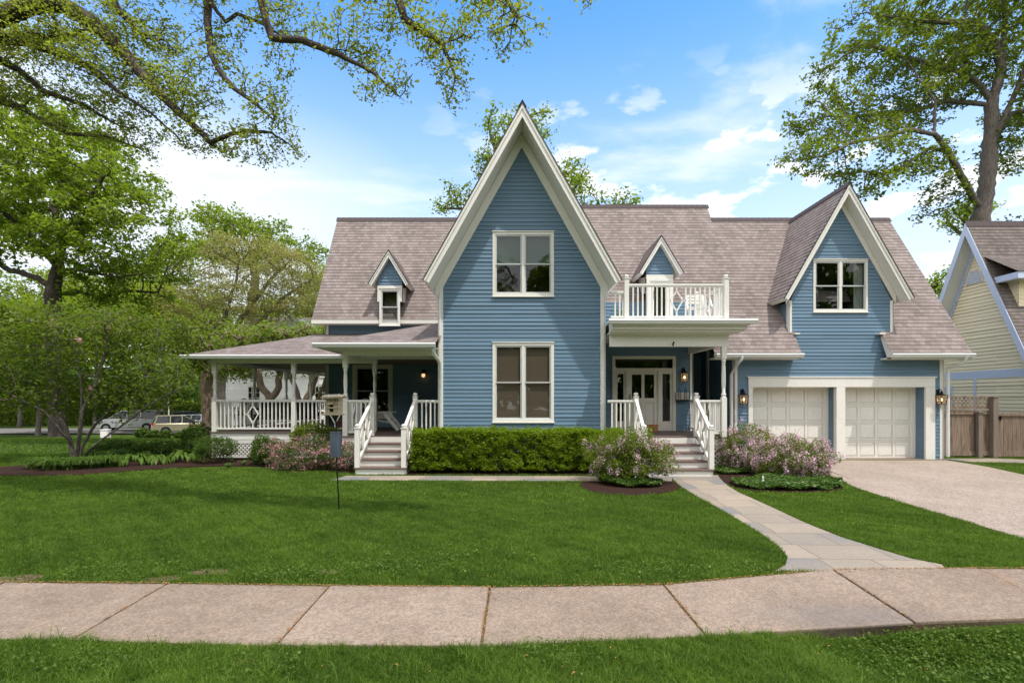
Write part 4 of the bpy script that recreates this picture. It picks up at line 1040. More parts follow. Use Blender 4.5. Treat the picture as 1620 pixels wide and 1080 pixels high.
b = MB(); b.box(dx0 + .03, dx0 + .07, dy - .035, dy - .02, DZ + .80, DZ + 1.10); b.tube([(dx0 + .05, dy - .03, DZ + 1.05), (dx0 + .05, dy - .07, DZ + 1.0), (dx0 + .05, dy - .07, DZ + .90), (dx0 + .05, dy - .03, DZ + .85)], .01, 6); b.build('handle', M['brass'], door)
b = MB(); b.quad((ux0, dy + 1.5, DZ), (ux1, dy + 1.5, DZ), (ux1, dy + 1.5, uz1), (ux0, dy + 1.5, uz1)); b.quad((ux0 + .02, dy + .04, DZ), (ux0 + .02, dy + 1.5, DZ), (ux0 + .02, dy + 1.5, uz1), (ux0 + .02, dy + .04, uz1)); b.quad((ux1 - .02, dy + .04, DZ), (ux1 - .02, dy + 1.5, DZ), (ux1 - .02, dy + 1.5, uz1), (ux1 - .02, dy + .04, uz1))
b.quad((ux0, dy + .04, DZ), (ux1, dy + .04, DZ), (ux1, dy + 1.5, DZ), (ux0, dy + 1.5, DZ)); b.quad((ux0, dy + .04, uz1), (ux1, dy + .04, uz1), (ux1, dy + 1.5, uz1), (ux0, dy + 1.5, uz1)); b.build('hall', M['dark'], hp)
lantern(hp, 5.10, dy, 2.42, 0.95); lantern(hp, P(1177, 0, 15.1).x, gy, P(0, 629, 15.1).z - .05 + .0, 1.0); lantern(hp, P(1490, 0, 15.1).x, gy, P(0, 630, 15.1).z - .04, 1.0)
# beam, cornice, gutter, ceiling, balcony floor
b = MB(); b.box(2.44, 5.40, 12.90, 13.02, 3.09, 3.43); b.box(5.24, 5.36, 13.02, 15.44, 3.12, 3.43); b.build('porch_beam', M['white'], hp, bevel=0.004)
b = MB(); b.box(2.44, 5.36, 13.02, 15.3, 3.432, 3.46); b.box(2.44, 6.5, 15.3, 17.9, 3.43, 3.46); b.build('porch_ceiling', M['white'], hp)
b = MB()
prof = [(12.90, 3.36), (12.875, 3.36), (12.865, 3.40), (12.61, 3.43), (12.61, 3.475), (12.555, 3.475), (12.555, 3.56), (12.52, 3.565), (12.47, 3.61), (12.47, 3.66), (12.90, 3.66)]
b.prism([(gx1 + .05, y_, z_) for y_, z_ in prof], (5.36 - gx1 - .05, 0, 0))
pr = [(12.90 - y_, z_) for y_, z_ in prof]     # mitred return at the right end
for (d0, z0_), (d1, z1_) in zip(pr[:-1], pr[1:]):
    b.quad((5.36, 12.90 - d0, z0_), (5.36 + d0, 12.90 - d0, z0_), (5.36 + d1, 12.90 - d1, z1_), (5.36, 12.90 - d1, z1_))
    b.quad((5.36 + d0, 12.90 - d0, z0_), (5.36 + d0, 15.2, z0_), (5.36 + d1, 15.2, z1_), (5.36 + d1, 12.90 - d1, z1_))
b.box(5.36, 5.79, 12.47, 15.2, 3.655, 3.665)
b.build('cornice', M['white'], hp)
gutter(gx1 - .05, 5.88, 12.47, 3.70)
b = MB(); b.box(gx1 + .05, 5.80, 12.48, 15.75, 3.667, 3.70); b.build('balcony_floor', M['gutter'], hp)
b = MB(); b.tube([(P(1064, 0, 12.9).x, 12.90, 3.16), (P(1064, 0, 12.9).x, 12.85, 3.16), (P(1064, 0, 12.9).x + .01, 12.84, 3.21)], .012, 6); b.tube([(P(1064, 0, 12.9).x, 12.85, 3.10), (P(1064, 0, 12.9).x, 12.86, 3.16), (P(1064, 0, 12.9).x + .03, 12.85, 3.19)], .018, 6); b.build('lamp_hook', M['black'], hp)
bx0, bx1, by = 2.80, 5.24, 12.70
newel(hp, bx0, by, 3.70, 4.72); newel(hp, bx1, by, 3.70, 4.72); newel(hp, 5.24, 14.72, 3.70, 4.72, s=.045)
railing(hp, (bx0 + .05, by), (bx1 - .05, by), 3.70, diamond=[0.505], h=0.90)
railing(hp, (gx1 + .05, by), (bx0 - .05, by), 3.70, h=0.72)
railing(hp, (bx1, by + .05), (bx1, 14.70), 3.70, h=0.90, diamond=[0.5]); railing(hp, (bx0, by + .05), (bx0, 13.2), 3.70, h=0.72)
# stairs
def stairs(x0, x1, ytop, run, n=5):
    rise = DZ / n; st = MB()
    def string(sx): st = MB(); st.prism([(sx, ytop, 0), (sx, ytop, DZ - .04), (sx, ytop - run * (n - 1) - .0, rise - .04), (sx, ytop - run * (n - 1), 0)], (.04, 0, 0)); return st
    s_ = string(x0 - .04).build('staircase', M['white'], hp); string(x1).build('stringer', M['white'], s_)
    for i in range(n):
        y_ = ytop - run * (n - 1 - i); r_ = MB(); r_.box(x0, x1, y_ - .02, y_, rise * i + .004, rise * (i + 1) - .03); r_.build('riser', M['white'], s_)
        if i < n - 1:
            r_ = MB(); r_.box(x0 - .06, x1 + .06, y_ - .05, y_ + run, rise * (i + 1) - .03, rise * (i + 1)); r_.build('tread', M['tread'], s_, bevel=.005)
stairs(-3.66, -2.54, 13.35, .28); stairs(3.10, 4.58, 13.0, .272)
NH = 1.0
for (xt, yt, xb_, yb_) in ((-3.61, 13.40, -3.66, 12.27), (-2.50, 13.40, -2.56, 12.27), (4.64, 13.05, 4.60, 11.98), (3.12, 13.05, 3.06, 11.98)):
    newel(hp, xt, yt, DZ, DZ + NH); newel(hp, xb_, yb_, 0.168, 0.168 + 0.92)
    stair_rail(hp, (xt, yt - .05), (xb_, yb_ + .05), DZ, 0.168, 0.93)
column(hp, 5.29, 12.96, DZ, 3.09, base=0.98)
railing(hp, (4.70, 13.02), (5.23, 13.0), DZ, h=.92); railing(hp, (5.30, 13.05), (5.30, 15.4), DZ, h=.92, diamond=[.4])
railing(hp, (gx1 + .04, 13.05), (3.07, 13.05), DZ, h=.92)
# downpipes
def pipe(pts, r=0.036): b = MB(); b.tube(pts, r, 10); b.build('downpipe', M['gutter'], hp, smooth=True)
pipe([(P(1172, 0, 14.8).x, 14.74, 3.02), (P(1172, 0, 14.8).x, 14.74, 2.92), (P(1168, 0, 14.8).x, 14.80, 2.82), (6.45, 15.1, 2.62), (6.42, 15.18, 2.50), (6.42, 15.18, 0.15)], 0.045)
pipe([(12.94, 14.74, 3.0), (12.94, 14.78, 2.88), (12.86, 14.95, 2.76), (12.74, 15.15, 2.68), (12.74, 15.15, 2.5), (12.74, 15.15, 0.1)], 0.045)

# --- left porches
PX, PY = -8.6, 15.0
b = MB()
b.box(-8.72, -4.40, 14.94, 17.38, DZ + .0 - .04, DZ); b.box(-4.40, gx0 - .02, 13.34, 17.38, DZ - .04, DZ); b.box(-8.72, -6.26, 17.38, 24.4, DZ - .04, DZ)
b.build('deck', M['deck'], hp)
b = MB(); b.box(-8.70, -4.38, 14.97, 15.0, DZ - .31, DZ - .042); b.box(-8.70, -8.67, 15.0, 24.3, DZ - .31, DZ - .042); b.box(-4.38, -3.7, 13.37, 13.40, DZ - .31, DZ - .042); b.box(-4.38, -4.35, 13.4, 15.0, DZ - .31, DZ - .042); b.box(-2.5, gx0 - .05, 13.37, 13.40, DZ - .31, DZ - .042)
b.box(-8.705, -4.38, 14.962, 14.97, DZ - .22, DZ - .20); b.build('skirt_board', M['white'], hp)
lattice('lattice', hp, -8.62, -4.45, 0.14, 0.50, 14.985, 'white'); lattice('lattice', hp, -4.30, -3.75, 0.14, 0.50, 13.39, 'white')
b = MB(); b.box(-8.3, gx0 - .05, 15.5, 17.3, 0, .5); b.build('foundation', M['foundation'], hp)
cols = [(-8.6, 15.0), (-6.31, 15.0), (-3.97, 15.0), (-8.6, 17.3), (-8.6, 19.75), (-8.6, 22.15), (-8.6, 24.3)]
for (x_, y_) in cols: column(hp, x_, y_, DZ, 2.81, base=0.98)
column(hp, -4.31, 13.42, DZ, 2.90, base=0.98)
railing(hp, (-8.54, 15), (-6.37, 15), DZ, diamond=[.48], gap=.115); railing(hp, (-6.25, 15), (-4.36, 15), DZ, diamond=[.60], gap=.115)
railing(hp, (-8.6, 15.06), (-8.6, 17.24), DZ, diamond=[.5]); railing(hp, (-8.6, 17.36), (-8.6, 19.69), DZ); railing(hp, (-8.6, 19.81), (-8.6, 22.09), DZ, gap=.16)
railing(hp, (-4.25, 13.42), (-3.67, 13.41), DZ); railing(hp, (-4.31, 13.48), (-4.31, 14.95), DZ, diamond=[.5]); railing(hp, (-2.44, 13.41), (gx0 - .02, 13.41), DZ)
# beams
b = MB(); b.box(-8.66, -3.9, 14.94, 15.06, 2.81, 2.92); b.box(-8.66, -8.54, 15.06, 24.4, 2.81, 2.92); b.box(-4.37, gx0 - .02, 13.36, 13.48, 2.90, 3.04); b.box(-4.37, -4.25, 13.48, 15.0, 2.90, 3.04); b.build('porch_beam', M['white'], hp)
b = MB()
b.box(-9.2, gx0 - .02, 15.07, 17.38, 2.925, 2.945); b.box(-8.53, -6.26, 17.38, 24.6, 2.925, 2.945); b.build('porch_ceiling', M['ceiling'], hp)
b = MB(); b.box(-9.2, -4.3, 14.62, 15.065, 2.925, 2.945); b.box(-9.2, -8.54, 15.07, 24.6, 2.90, 2.92); b.box(-4.72, gx0 - .02, 12.72, 15.0, 3.045, 3.06); b.build('porch_soffit', M['white'], hp)
zE = 3.03; kp = .33
def pz(d): return zE + kp * d
roof_plane(hp, [(-9.22, 14.6, zE), (gx0, 14.6, zE), (gx0, 17.4, pz(2.8)), (-6.42, 17.4, pz(2.8))], lap=.006)
roof_plane(hp, [(-9.22, 24.6, zE), (-9.22, 14.6, zE), (-6.42, 17.4, pz(2.8)), (-6.24, 17.4, pz(2.98)), (-6.24, 24.6, pz(2.98))], lap=.006)
zA = 3.16
roof_plane(hp, [(-4.78, 12.68, zA), (gx0, 12.68, zA), (gx0, 12.68 + 2.9, zA + kp * 2.9)], lap=.006)
roof_plane(hp, [(-4.78, 17.38, zA), (-4.78, 12.68, zA), (gx0, 15.58, zA + kp * 2.9), (gx0, 17.38, zA + kp * 2.9)], lap=.006)
b = MB()
b.box(-9.22, gx0 - .04, 14.6, 14.63, zE - .13, zE - .012); b.box(-9.22, -9.19, 14.63, 24.6, zE - .13, zE - .012)
b.box(-4.78, gx0 - .02, 12.68, 12.71, zA - .13, zA - .012); b.box(-4.78, -4.75, 12.71, 15.3, zA - .13, zA - .012); b.build('fascia', M['white'], hp)
gutter(-9.30, -3.0, 14.6, zE - .005); gutter(-4.86, gx0 + .0, 12.68, zA - .005)
pipe([(gx0 - .06, 12.70, 3.02), (gx0 - .06, 12.75, 2.90), (gx0 + .02, 13.1, 2.74), (gx0 + .03, 13.23, 2.60), (gx0 + .03, 13.23, .2)], .045)
pipe([(gx0 + .03, 13.23, 3.4), (gx0 + .03, 13.23, 4.5)], .035)
# lamps on the porch walls
b = MB(); xl, zl = P(670, 0, 17.3).x, P(0, 592, 17.3).z; b.lathe(xl, 17.27, [(.05, zl + .02), (.06, zl + .10), (.02, zl + .16)], 10); b.box(xl - .05, xl + .05, 17.3, 17.4, zl - .04, zl + .12); o = b.build('wall_lamp', M['black'], hp)
b = MB(); b.lathe(xl, 17.27, [(.02, zl - .10), (.055, zl - .07), (.06, zl - .01), (.045, zl + .02)], 12); b.build('glass_shade', M['lamp_glass'], o, smooth=True)
xl, zl, yl = -6.20, P(0, 590, 19.0).z, 19.0
b = MB(); xl = lx - .12; yl = 17.9; zl = H + 37 * yl / F; b.lathe(xl, yl, [(.045, zl + .04), (.05, zl + .10), (.02, zl + .15)], 10); b.box(xl, lx, yl - .04, yl + .04, zl, zl + .1); o = b.build('wall_lamp', M['black'], hp)
b = MB(); b.lathe(xl, yl, [(.02, zl - .10), (.045, zl - .07), (.05, zl), (.04, zl + .04)], 12); b.build('glass_shade', M['lamp_glass'], o, smooth=True)
# everything built since belongs to the house
for o in list(bpy.data.objects):
    if o not in _old and o.parent is None and o != house:
        o.parent = house; o.matrix_parent_inverse = Matrix.Translation((0, -16, 0))
# ================================================================== TREES AND SHRUBS
def grow(seeds, attr, step=0.5, infl=6.0, kill=0.9, iters=90, wob=0.12, up=0.04):
    """seeds: list of polylines; first starts at the root, later ones start at an existing node nearest to them"""
    pos, par = [], []
    for pl in seeds:
        pl = [Vector(p) for p in pl]
        if pos:
            d = [(Vector(p) - pl[0]).length for p in pos]; last = int(np.argmin(d))
        else:
            pos.append(tuple(pl[0])); par.append(-1); last = 0
        for a, c in zip(pl[:-1], pl[1:]):
            n = max(1, int(round((c - a).length / step)))
            for i in range(1, n + 1):
                q = a.lerp(c, i / n)
                if i < n: q += Vector(rng.normal(0, step * 0.06, 3))
                pos.append(tuple(q)); par.append(last); last = len(pos) - 1
    A = np.asarray(attr, dtype=float)
    if len(A):
        Pn = np.asarray(pos); d = np.full(len(A), 1e9); near = np.zeros(len(A), int)
        for s0 in range(0, len(Pn), 400):
            dd = np.linalg.norm(A[:, None] - Pn[None, s0:s0 + 400], axis=2); j = dd.argmin(1); m = dd[np.arange(len(A)), j]
            u = m < d; d[u] = m[u]; near[u] = j[u] + s0
        used = {}
        for it in range(iters):
            act = (d < infl) & (d > 0)
            if not act.any(): break
            new, newp = [], []
            idx = near[act]; vec = A[act] - np.asarray(pos)[idx]; vec /= np.linalg.norm(vec, axis=1)[:, None]
            for nd in np.unique(idx):
                v = vec[idx == nd].sum(0); L = np.linalg.norm(v)
                if L < 1e-6: continue
                v = v / L + rng.normal(0, wob, 3) + [0, 0, up]; v /= np.linalg.norm(v)
                if used.get(nd, 0) > 3: continue
                used[nd] = used.get(nd, 0) + 1
                new.append(np.asarray(pos[nd]) + v * step); newp.append(nd)
            if not new: break
            b0 = len(pos); pos += [tuple(x) for x in new]; par += list(newp)
            Nn = np.asarray(new); dd = np.linalg.norm(A[:, None] - Nn[None], axis=2); j = dd.argmin(1); m = dd[np.arange(len(A)), j]
            u = m < d; d[u] = m[u]; near[u] = j[u] + b0
            d[d < kill] = -1
    return np.asarray(pos), np.asarray(par)

def skeleton_mesh(name, pos, par, rroot, rtip, mat, parent, expo=0.5, nmax=9, rmin_draw=0.0, root_flare=0.0):
    n = len(pos); cnt = np.zeros(n); kids = [[] for _ in range(n)]
    for i in range(n):
        if par[i] >= 0: kids[par[i]].append(i)
    order = np.argsort([0] * n, kind='stable')
    for i in range(n - 1, -1, -1):
        if not kids[i]: cnt[i] = 1
        if par[i] >= 0: cnt[par[i]] += cnt[i]
    r = rtip + (rroot - rtip) * (cnt / cnt[0]) ** expo
    r[0] *= 1 + root_flare
    P_ = [Vector(p) for p in pos]; vs, fs = [], []
    dirs = [None] * n
    for i in range(n): dirs[i] = (P_[i] - P_[par[i]]).normalized() if par[i] >= 0 else Vector((0, 0, 1))
    ref = Vector((0.12, 0.99, 0.06)).normalized()
    def ring(c, d, rad, k):
        u = d.cross(ref); u = u.normalized() if u.length > 0.05 else Vector((1, 0, 0)); w = u.cross(d)
        b0 = len(vs)
        for j in range(k):
            a = 2 * math.pi * j / k; rr = rad * (1 + 0.10 * math.sin(3 * a + b0) * (1 if rad > .08 else 0)); q = c + u * (math.cos(a) * rr) + w * (math.sin(a) * rr); vs.append((q.x, q.y, q.z))
        return b0
    main = {}
    for i in range(n):
        if kids[i]: main[i] = max(kids[i], key=lambda c: cnt[c])
    def sides(rad): return nmax if rad > 0.12 else (7 if rad > 0.05 else (5 if rad > 0.018 else 3))
    stack = [0]; 
    # walk chains
    chains = []; starts = [(0, None)]
    while starts:
        s0, fr = starts.pop(); ch = [fr, s0] if fr is not None else [s0]; c = s0
        while c in main:
            for kk in kids[c]:
                if kk != main[c]: starts.append((kk, c))
            c = main[c]; ch.append(c)
        chains.append((ch, fr is not None))
    for ch, side in chains:
        if len(ch) < 2: continue
        rr = [r[c] for c in ch]
        if side: rr[0] = r[ch[1]] * 1.15
        if max(rr) < rmin_draw: continue
        k = sides(max(rr)); prev = None
        for j, c in enumerate(ch):
            d = dirs[ch[1]] if (side and j == 0) else dirs[c]
            if j + 1 < len(ch): d = (d + dirs[ch[j + 1]]).normalized() if (d + dirs[ch[j + 1]]).length > 0.1 else d
            b0 = ring(P_[c], d, rr[j], k)
            if prev is not None:
                for q in range(k): fs.append((prev + q, prev + (q + 1) % k, b0 + (q + 1) % k, b0 + q))
            prev = b0
        fs.extend([] if k < 4 else [tuple(range(prev, prev + k))])
    me = bpy.data.meshes.new(name); me.from_pydata(vs, [], fs); me.materials.append(mat)
    me.polygons.foreach_set('use_smooth', [True] * len(me.polygons))
    o = bpy.data.objects.new(name, me); C.objects.link(o); o.parent = parent
    return o, cnt, r

def blob_points(blobs, n, shell=2.4, thr=None, ns=0.35):
    """blobs: (centre, (rx, ry, rz), weight)"""
    w = np.array([b[2] if len(b) > 2 else b[1][0] * b[1][1] * b[1][2] for b in blobs], float); w /= w.sum()
    out = []
    off = Vector(rng.uniform(-50, 50, 3))
    while len(out) < n:
        b = blobs[rng.choice(len(blobs), p=w)]
        v = rng.normal(0, 1, 3); v /= np.linalg.norm(v); v = v * rng.uniform(0, 1) ** (1 / shell)
        p = np.array(b[0]) + v * np.array(b[1])
        if thr is not None and noise.noise(Vector(p) * ns + off) < thr and rng.uniform() < 0.93: continue
        out.append(p)
    return np.array(out)

def tree(name, label, root, seeds, blobs, n_attr, step, rroot, rtip, bark, leafm, per, size, spread, group=None, infl=6, kill=None, thr=-0.1, ns=0.3, maxcnt=8, up=0.04,
         aspect=0.6, flat=0.7, category='tree', expo=0.60, shell=2.4, drop=0.0, wob=0.12, upleaf=0.4, draw=0.0, ltag='crown', gap_below=None, iters=90):
    t = thing(name, label, category, root, group=group)
    attr = blob_points(blobs, n_attr, shell, thr, ns)
    pos, par = grow(seeds, attr, step, infl, kill or step * 1.8, iters, wob=wob, up=up)
    loc = np.array(root)
    o, cnt, r = skeleton_mesh('trunk', pos - loc, par, rroot, rtip, bark, t, expo=expo, rmin_draw=draw, root_flare=0.25)
    tips = np.where(cnt <= maxcnt)[0]
    tips = tips[tips > 0]
    k = rng.poisson(per, len(tips)); k = np.where(rng.uniform(0, 1, len(tips)) < drop, 0, k)
    c = np.repeat(pos[tips], k, axis=0)
    # leaves gather in small sprays
    c = c + rng.normal(0, 1, c.shape) * np.array([spread, spread, spread * flat])
    nb = np.repeat(rng.normal(0.5, 0.13, len(tips)), k)
    rn = np.clip(nb + rng.normal(0, 0.17, len(c)), 0, 1)
    leaf_cards(c - loc, size, leafm, ltag, t, up=upleaf, aspect=aspect, rnd=rn)
    print(name, label[:30], 'nodes', len(pos), 'leaves', len(c))
    return t, len(c)

M['oakleaf'] = m_leaf('oak_leaves', (0.08, 0.135, 0.012), (0.255, 0.355, 0.038), 0.50, 0.03)
M['mapleleaf'] = m_leaf('maple_leaves', (0.066, 0.108, 0.012), (0.205, 0.275, 0.035), 0.50, 0.03)
M['springleaf'] = m_leaf('spring_leaves', (0.0978, 0.1495, 0.0092), (0.2875, 0.3680, 0.0345), 0.55, 0.03)
M['tanleaf'] = m_leaf('olive_leaves', (0.14, 0.142, 0.038), (0.37, 0.36, 0.125), 0.45, 0.03)
M['magleaf'] = m_leaf('magnolia_leaves', (0.05, 0.092, 0.01), (0.175, 0.25, 0.032), 0.50, 0.03)
M['brightleaf'] = m_leaf('bright_leaves', (0.09, 0.15, 0.016), (0.235, 0.315, 0.055), 0.5, 0.03)
M['darkleaf'] = m_leaf('dark_leaves', (0.0330, 0.0750, 0.0150), (0.1050, 0.1875, 0.0375), 0.35, 0.03)
M['needle'] = m_leaf('needles', (0.020, 0.045, 0.014), (0.060, 0.105, 0.032), 0.2, 0.04)
M['pinkpetal'] = m_leaf('pink_petals', (0.42, 0.20, 0.25), (0.75, 0.45, 0.48), 0.4, 0.03)
def BL(px, py, d, rx, ry, rd, w=None):
    c = P(px, py, d); s = d / F
    return (tuple(c), (rx * s, rd, ry * s)) + ((w,) if w else (rx * ry * 0.001 * rd,))
LN = 0

# big oak on the left
d = 21.0
seeds = [[P(92, 690, d), P(90, 600, d), P(84, 520, d), P(84, 455, d), P(92, 425, d)],
         [P(92, 425, d), P(70, 395, d - .5), P(35, 365, d - 1), P(0, 330, d - 1.5), P(-60, 300, d - 2)],
         [P(84, 455, d), P(60, 440, d + .5), P(10, 425, d + 1), P(-50, 380, d + 1.5)],
         [P(92, 425, d), P(98, 380, d), P(85, 330, d + .5), P(100, 270, d + 1), P(85, 210, d + 1)],
         [P(98, 380, d), P(130, 350, d - 1), P(150, 300, d - 1.5), P(175, 270, d - 2)],
         [P(86, 465, d), P(125, 462, d + .5), P(160, 470, d + 1), P(200, 460, d + 1), P(250, 462, d + 1.5)],
         [P(92, 425, d), P(140, 430, d - .5), P(190, 440, d - 1), P(240, 430, d - 1)],
         [P(35, 365, d - 1), P(20, 310, d - 1), P(30, 250, d - 1)]]
blobs = [BL(90, 240, d, 100, 70, 4.5), BL(180, 300, d, 75, 50, 3.5), BL(215, 370, d, 75, 55, 3.5), BL(60, 330, d - 1, 100, 60, 4), BL(-80, 300, d, 90, 110, 5), BL(140, 400, d - 1, 90, 40, 3), BL(240, 425, d + 1, 50, 40, 2.5), BL(20, 230, d, 70, 50, 4), BL(140, 230, d + 1, 60, 50, 3), BL(190, 470, d + 1, 80, 25, 2)]
t_, n_ = tree('oak_tree', 'large oak with dark spreading limbs, tallest leafy tree left of the house', tuple(seeds[0][0]), seeds, blobs, 3600, 0.26, 0.28, 0.010, M['oakbark'], M['oakleaf'], 22, 0.15, 0.17, thr=0.06, ns=0.75, infl=7, kill=.42, iters=160, maxcnt=6); LN += n_

# tree behind the front gable
d = 32.0
seeds = [[P(830, 640, d), P(830, 450, d), P(825, 330, d), P(822, 250, d), P(815, 200, d)], [P(828, 400, d), P(780, 350, d), P(730, 330, d), P(700, 330, d)], [P(826, 360, d), P(870, 320, d), P(905, 290, d)], [P(830, 420, d), P(900, 360, d), P(960, 325, d), P(1000, 322, d)], [P(825, 330, d), P(790, 260, d), P(775, 210, d)]]
blobs = [BL(805, 205, d, 48, 30, 2.5), BL(850, 210, d, 35, 30, 2.5), BL(775, 265, d, 28, 30, 2), BL(730, 310, d, 32, 22, 2), BL(712, 330, d, 28, 14, 2), BL(900, 285, d, 34, 32, 2.5), BL(920, 312, d, 30, 18, 2), BL(985, 322, d, 32, 12, 2), BL(830, 260, d, 60, 50, 2)]
t_, n_ = tree('maple_tree', 'leafy tree whose top shows on both sides of the tall front gable', tuple(seeds[0][0]), seeds, blobs, 1500, 0.32, 0.40, 0.010, M['greybark'], M['oakleaf'], 15, 0.18, 0.23, thr=0.0, ns=0.5, kill=.5, iters=160, maxcnt=5); LN += n_

# big maple on the right
d = 27.0
R = [[P(1552, 660, d), P(1550, 480, d), P(1552, 350, d), P(1560, 300, d), P(1566, 235, d), P(1570, 160, d), P(1585, 110, d), P(1590, 30, d), P(1580, -60, d)],
     [P(1566, 245, d), P(1590, 180, d - .3), P(1605, 150, d - .5), P(1625, 100, d - .8), P(1660, 30, d - 1)],
     [P(1550, 330, d), P(1525, 285, d - .5), P(1500, 240, d - 1), P(1478, 212, d - 1.5), P(1440, 205, d - 2), P(1400, 216, d - 2.3), P(1350, 225, d - 2.6), P(1310, 245, d - 2.6), P(1262, 255, d - 2.6)],
     [P(1568, 165, d), P(1530, 163, d + .3), P(1495, 160, d + .5), P(1450, 175, d + .8), P(1400, 180, d + 1), P(1330, 185, d + 1)],
     [P(1568, 160, d), P(1545, 130, d), P(1525, 115, d), P(1490, 105, d), P(1430, 90, d), P(1370, 70, d)],
     [P(1585, 110, d), P(1570, 60, d - .3), P(1545, 35, d - .5), P(1480, 35, d - .8), P(1420, 30, d - 1), P(1370, 20, d - 1)],
     [P(1566, 230, d), P(1600, 180, d + .5), P(1650, 170, d + 1), P(1700, 160, d + 1)],
     [P(1500, 240, d - 1), P(1470, 235, d - 1), P(1430, 262, d - 1.3), P(1400, 275, d - 1.5), P(1360, 270, d - 1.5)],
     [P(1478, 212, d - 1.5), P(1480, 160, d - 1.5), P(1450, 120, d - 1.5)]]
blobs = [BL(1500, 30, d, 130, 55, 4.5), BL(1400, 35, d, 90, 40, 3.5), BL(1590, 20, d, 100, 90, 4.5), BL(1420, 110, d, 110, 45, 3.5), BL(1330, 100, d, 50, 25, 2.5), BL(1310, 185, d, 70, 45, 3), BL(1420, 190, d, 80, 40, 3), BL(1275, 250, d - 2, 42, 35, 2), BL(1360, 250, d - 2, 60, 30, 2.5),
         BL(1380, 290, d - 2, 55, 25, 2), BL(1440, 265, d - 1, 60, 30, 2.5), BL(1500, 120, d, 90, 45, 3.5), BL(1490, 310, d, 30, 30, 2), BL(1610, 240, d, 50, 40, 2.5), BL(1680, 130, d, 80, 110, 4), BL(1480, 340, d, 22, 22, 1.5), BL(1555, 60, d, 90, 50, 4)]
t_, n_ = tree('maple_tree', 'large maple with a forked grey trunk rising behind the yellow house', tuple(R[0][0]), R, blobs, 4300, 0.27, 0.40, 0.010, M['greybark'], M['mapleleaf'], 13.5, 0.165, 0.19, thr=0.06, ns=0.65, infl=6, kill=.44, iters=180, maxcnt=6, expo=.55); LN += n_

# trees left and behind
def simple_tree(name, label, px, pyb, d, blobs, bark, leafm, n_attr, step, rr, per, size, spread, trunk_top=0.5, thr=-0.1, ns=0.3, group=None, lean=0, **kw):
    base = Vector(((px - CX) * d / F, d, float(ground((px - CX) * d / F, d)) - 0.05))
    cz = np.mean([b[0][2] for b in blobs]); cx = np.mean([b[0][0] for b in blobs]); zmin = min(b[0][2] - b[1][2] for b in blobs)
    top = Vector((cx, d, cz))
    s = [[tuple(base), tuple(base.lerp(top, 0.35) + Vector((rng.normal(0, .2), 0, 0))), tuple(base.lerp(top, trunk_top + .3))]]
    return tree(name, label, tuple(base), s, blobs, n_attr, step, rr, 0.014, bark, leafm, per, size, spread, thr=thr, ns=ns, group=group, **kw)
d = 34
sd = [[P(352, 690, d), P(348, 620, d), P(352, 560, d), P(345, 520, d)], [P(350, 545, d), P(385, 500, d), P(430, 440, d), P(470, 400, d)], [P(350, 545, d), P(330, 500, d), P(300, 450, d), P(275, 420, d)], [P(350, 530, d), P(365, 470, d - 1), P(380, 410, d - 1)], [P(352, 560, d), P(400, 520, d), P(450, 470, d), P(495, 440, d)], [P(345, 520, d), P(310, 505, d), P(270, 490, d)]]
bl = [BL(390, 405, d, 85, 28, 4), BL(320, 430, d, 55, 32, 4), BL(460, 430, d, 52, 35, 4), BL(370, 465, d, 110, 32, 4), BL(310, 495, d, 55, 22, 3), BL(480, 480, d, 35, 26, 3), BL(420, 500, d, 60, 20, 3)]
t_, n_ = tree('honey_locust', 'wide olive tan tree with fine airy foliage behind the left porch', tuple(sd[0][0]), sd, bl, 2600, 0.36, 0.30, 0.010, M['greybark'], M['tanleaf'], 34, 0.16, 0.34, thr=-0.2, ns=0.30, kill=.55, iters=150, flat=0.4, aspect=0.35); LN += n_
d = 52
simple_tree('ash_tree', 'tall light green tree rising behind the olive tan one', 372, 690, d, [BL(350, 350, d, 45, 25, 4), BL(400, 365, d, 50, 25, 4), BL(440, 380, d, 40, 22, 3), BL(380, 400, d, 90, 30, 4), BL(490, 400, d, 30, 25, 3)], M['greybark'], M['oakleaf'], 1100, 0.55, 0.4, 34, 0.28, 0.42)
GB = 'trees far across the street'
far = [(30, 60, 520, 60, 60, 'springleaf'), (-60, 55, 470, 90, 90, 'oakleaf'), (150, 62, 500, 80, 55, 'oakleaf'), (255, 58, 500, 65, 70, 'springleaf'), (215, 75, 470, 90, 60, 'brightleaf'), (330, 66, 520, 70, 80, 'oakleaf'), (430, 64, 520, 70, 60, 'springleaf'), (100, 78, 470, 90, 60, 'springleaf'), (-160, 70, 480, 90, 90, 'oakleaf'), (510, 70, 480, 50, 70, 'oakleaf'), (60, 46, 590, 70, 40, 'darkleaf'), (250, 50, 600, 60, 35, 'darkleaf')]
fl = ['pale spring green tree at far left, low behind the oak', 'tall green tree beyond the left edge of the yard', 'mid green tree filling the gap right of the oak trunk', 'yellow green tree above the parked cars', 'bright green tree towering far behind the parked cars', 'broad green tree behind the left end of the porch roof', 'yellow green tree just left of the upper wing of the house', 'pale tree farthest back behind the oak trunk', 'outermost green tree beyond the left yard', 'green tree peeking past the corner of the blue house', 'dark low tree shading the street at far left', 'dark low tree hanging above the parked cars']
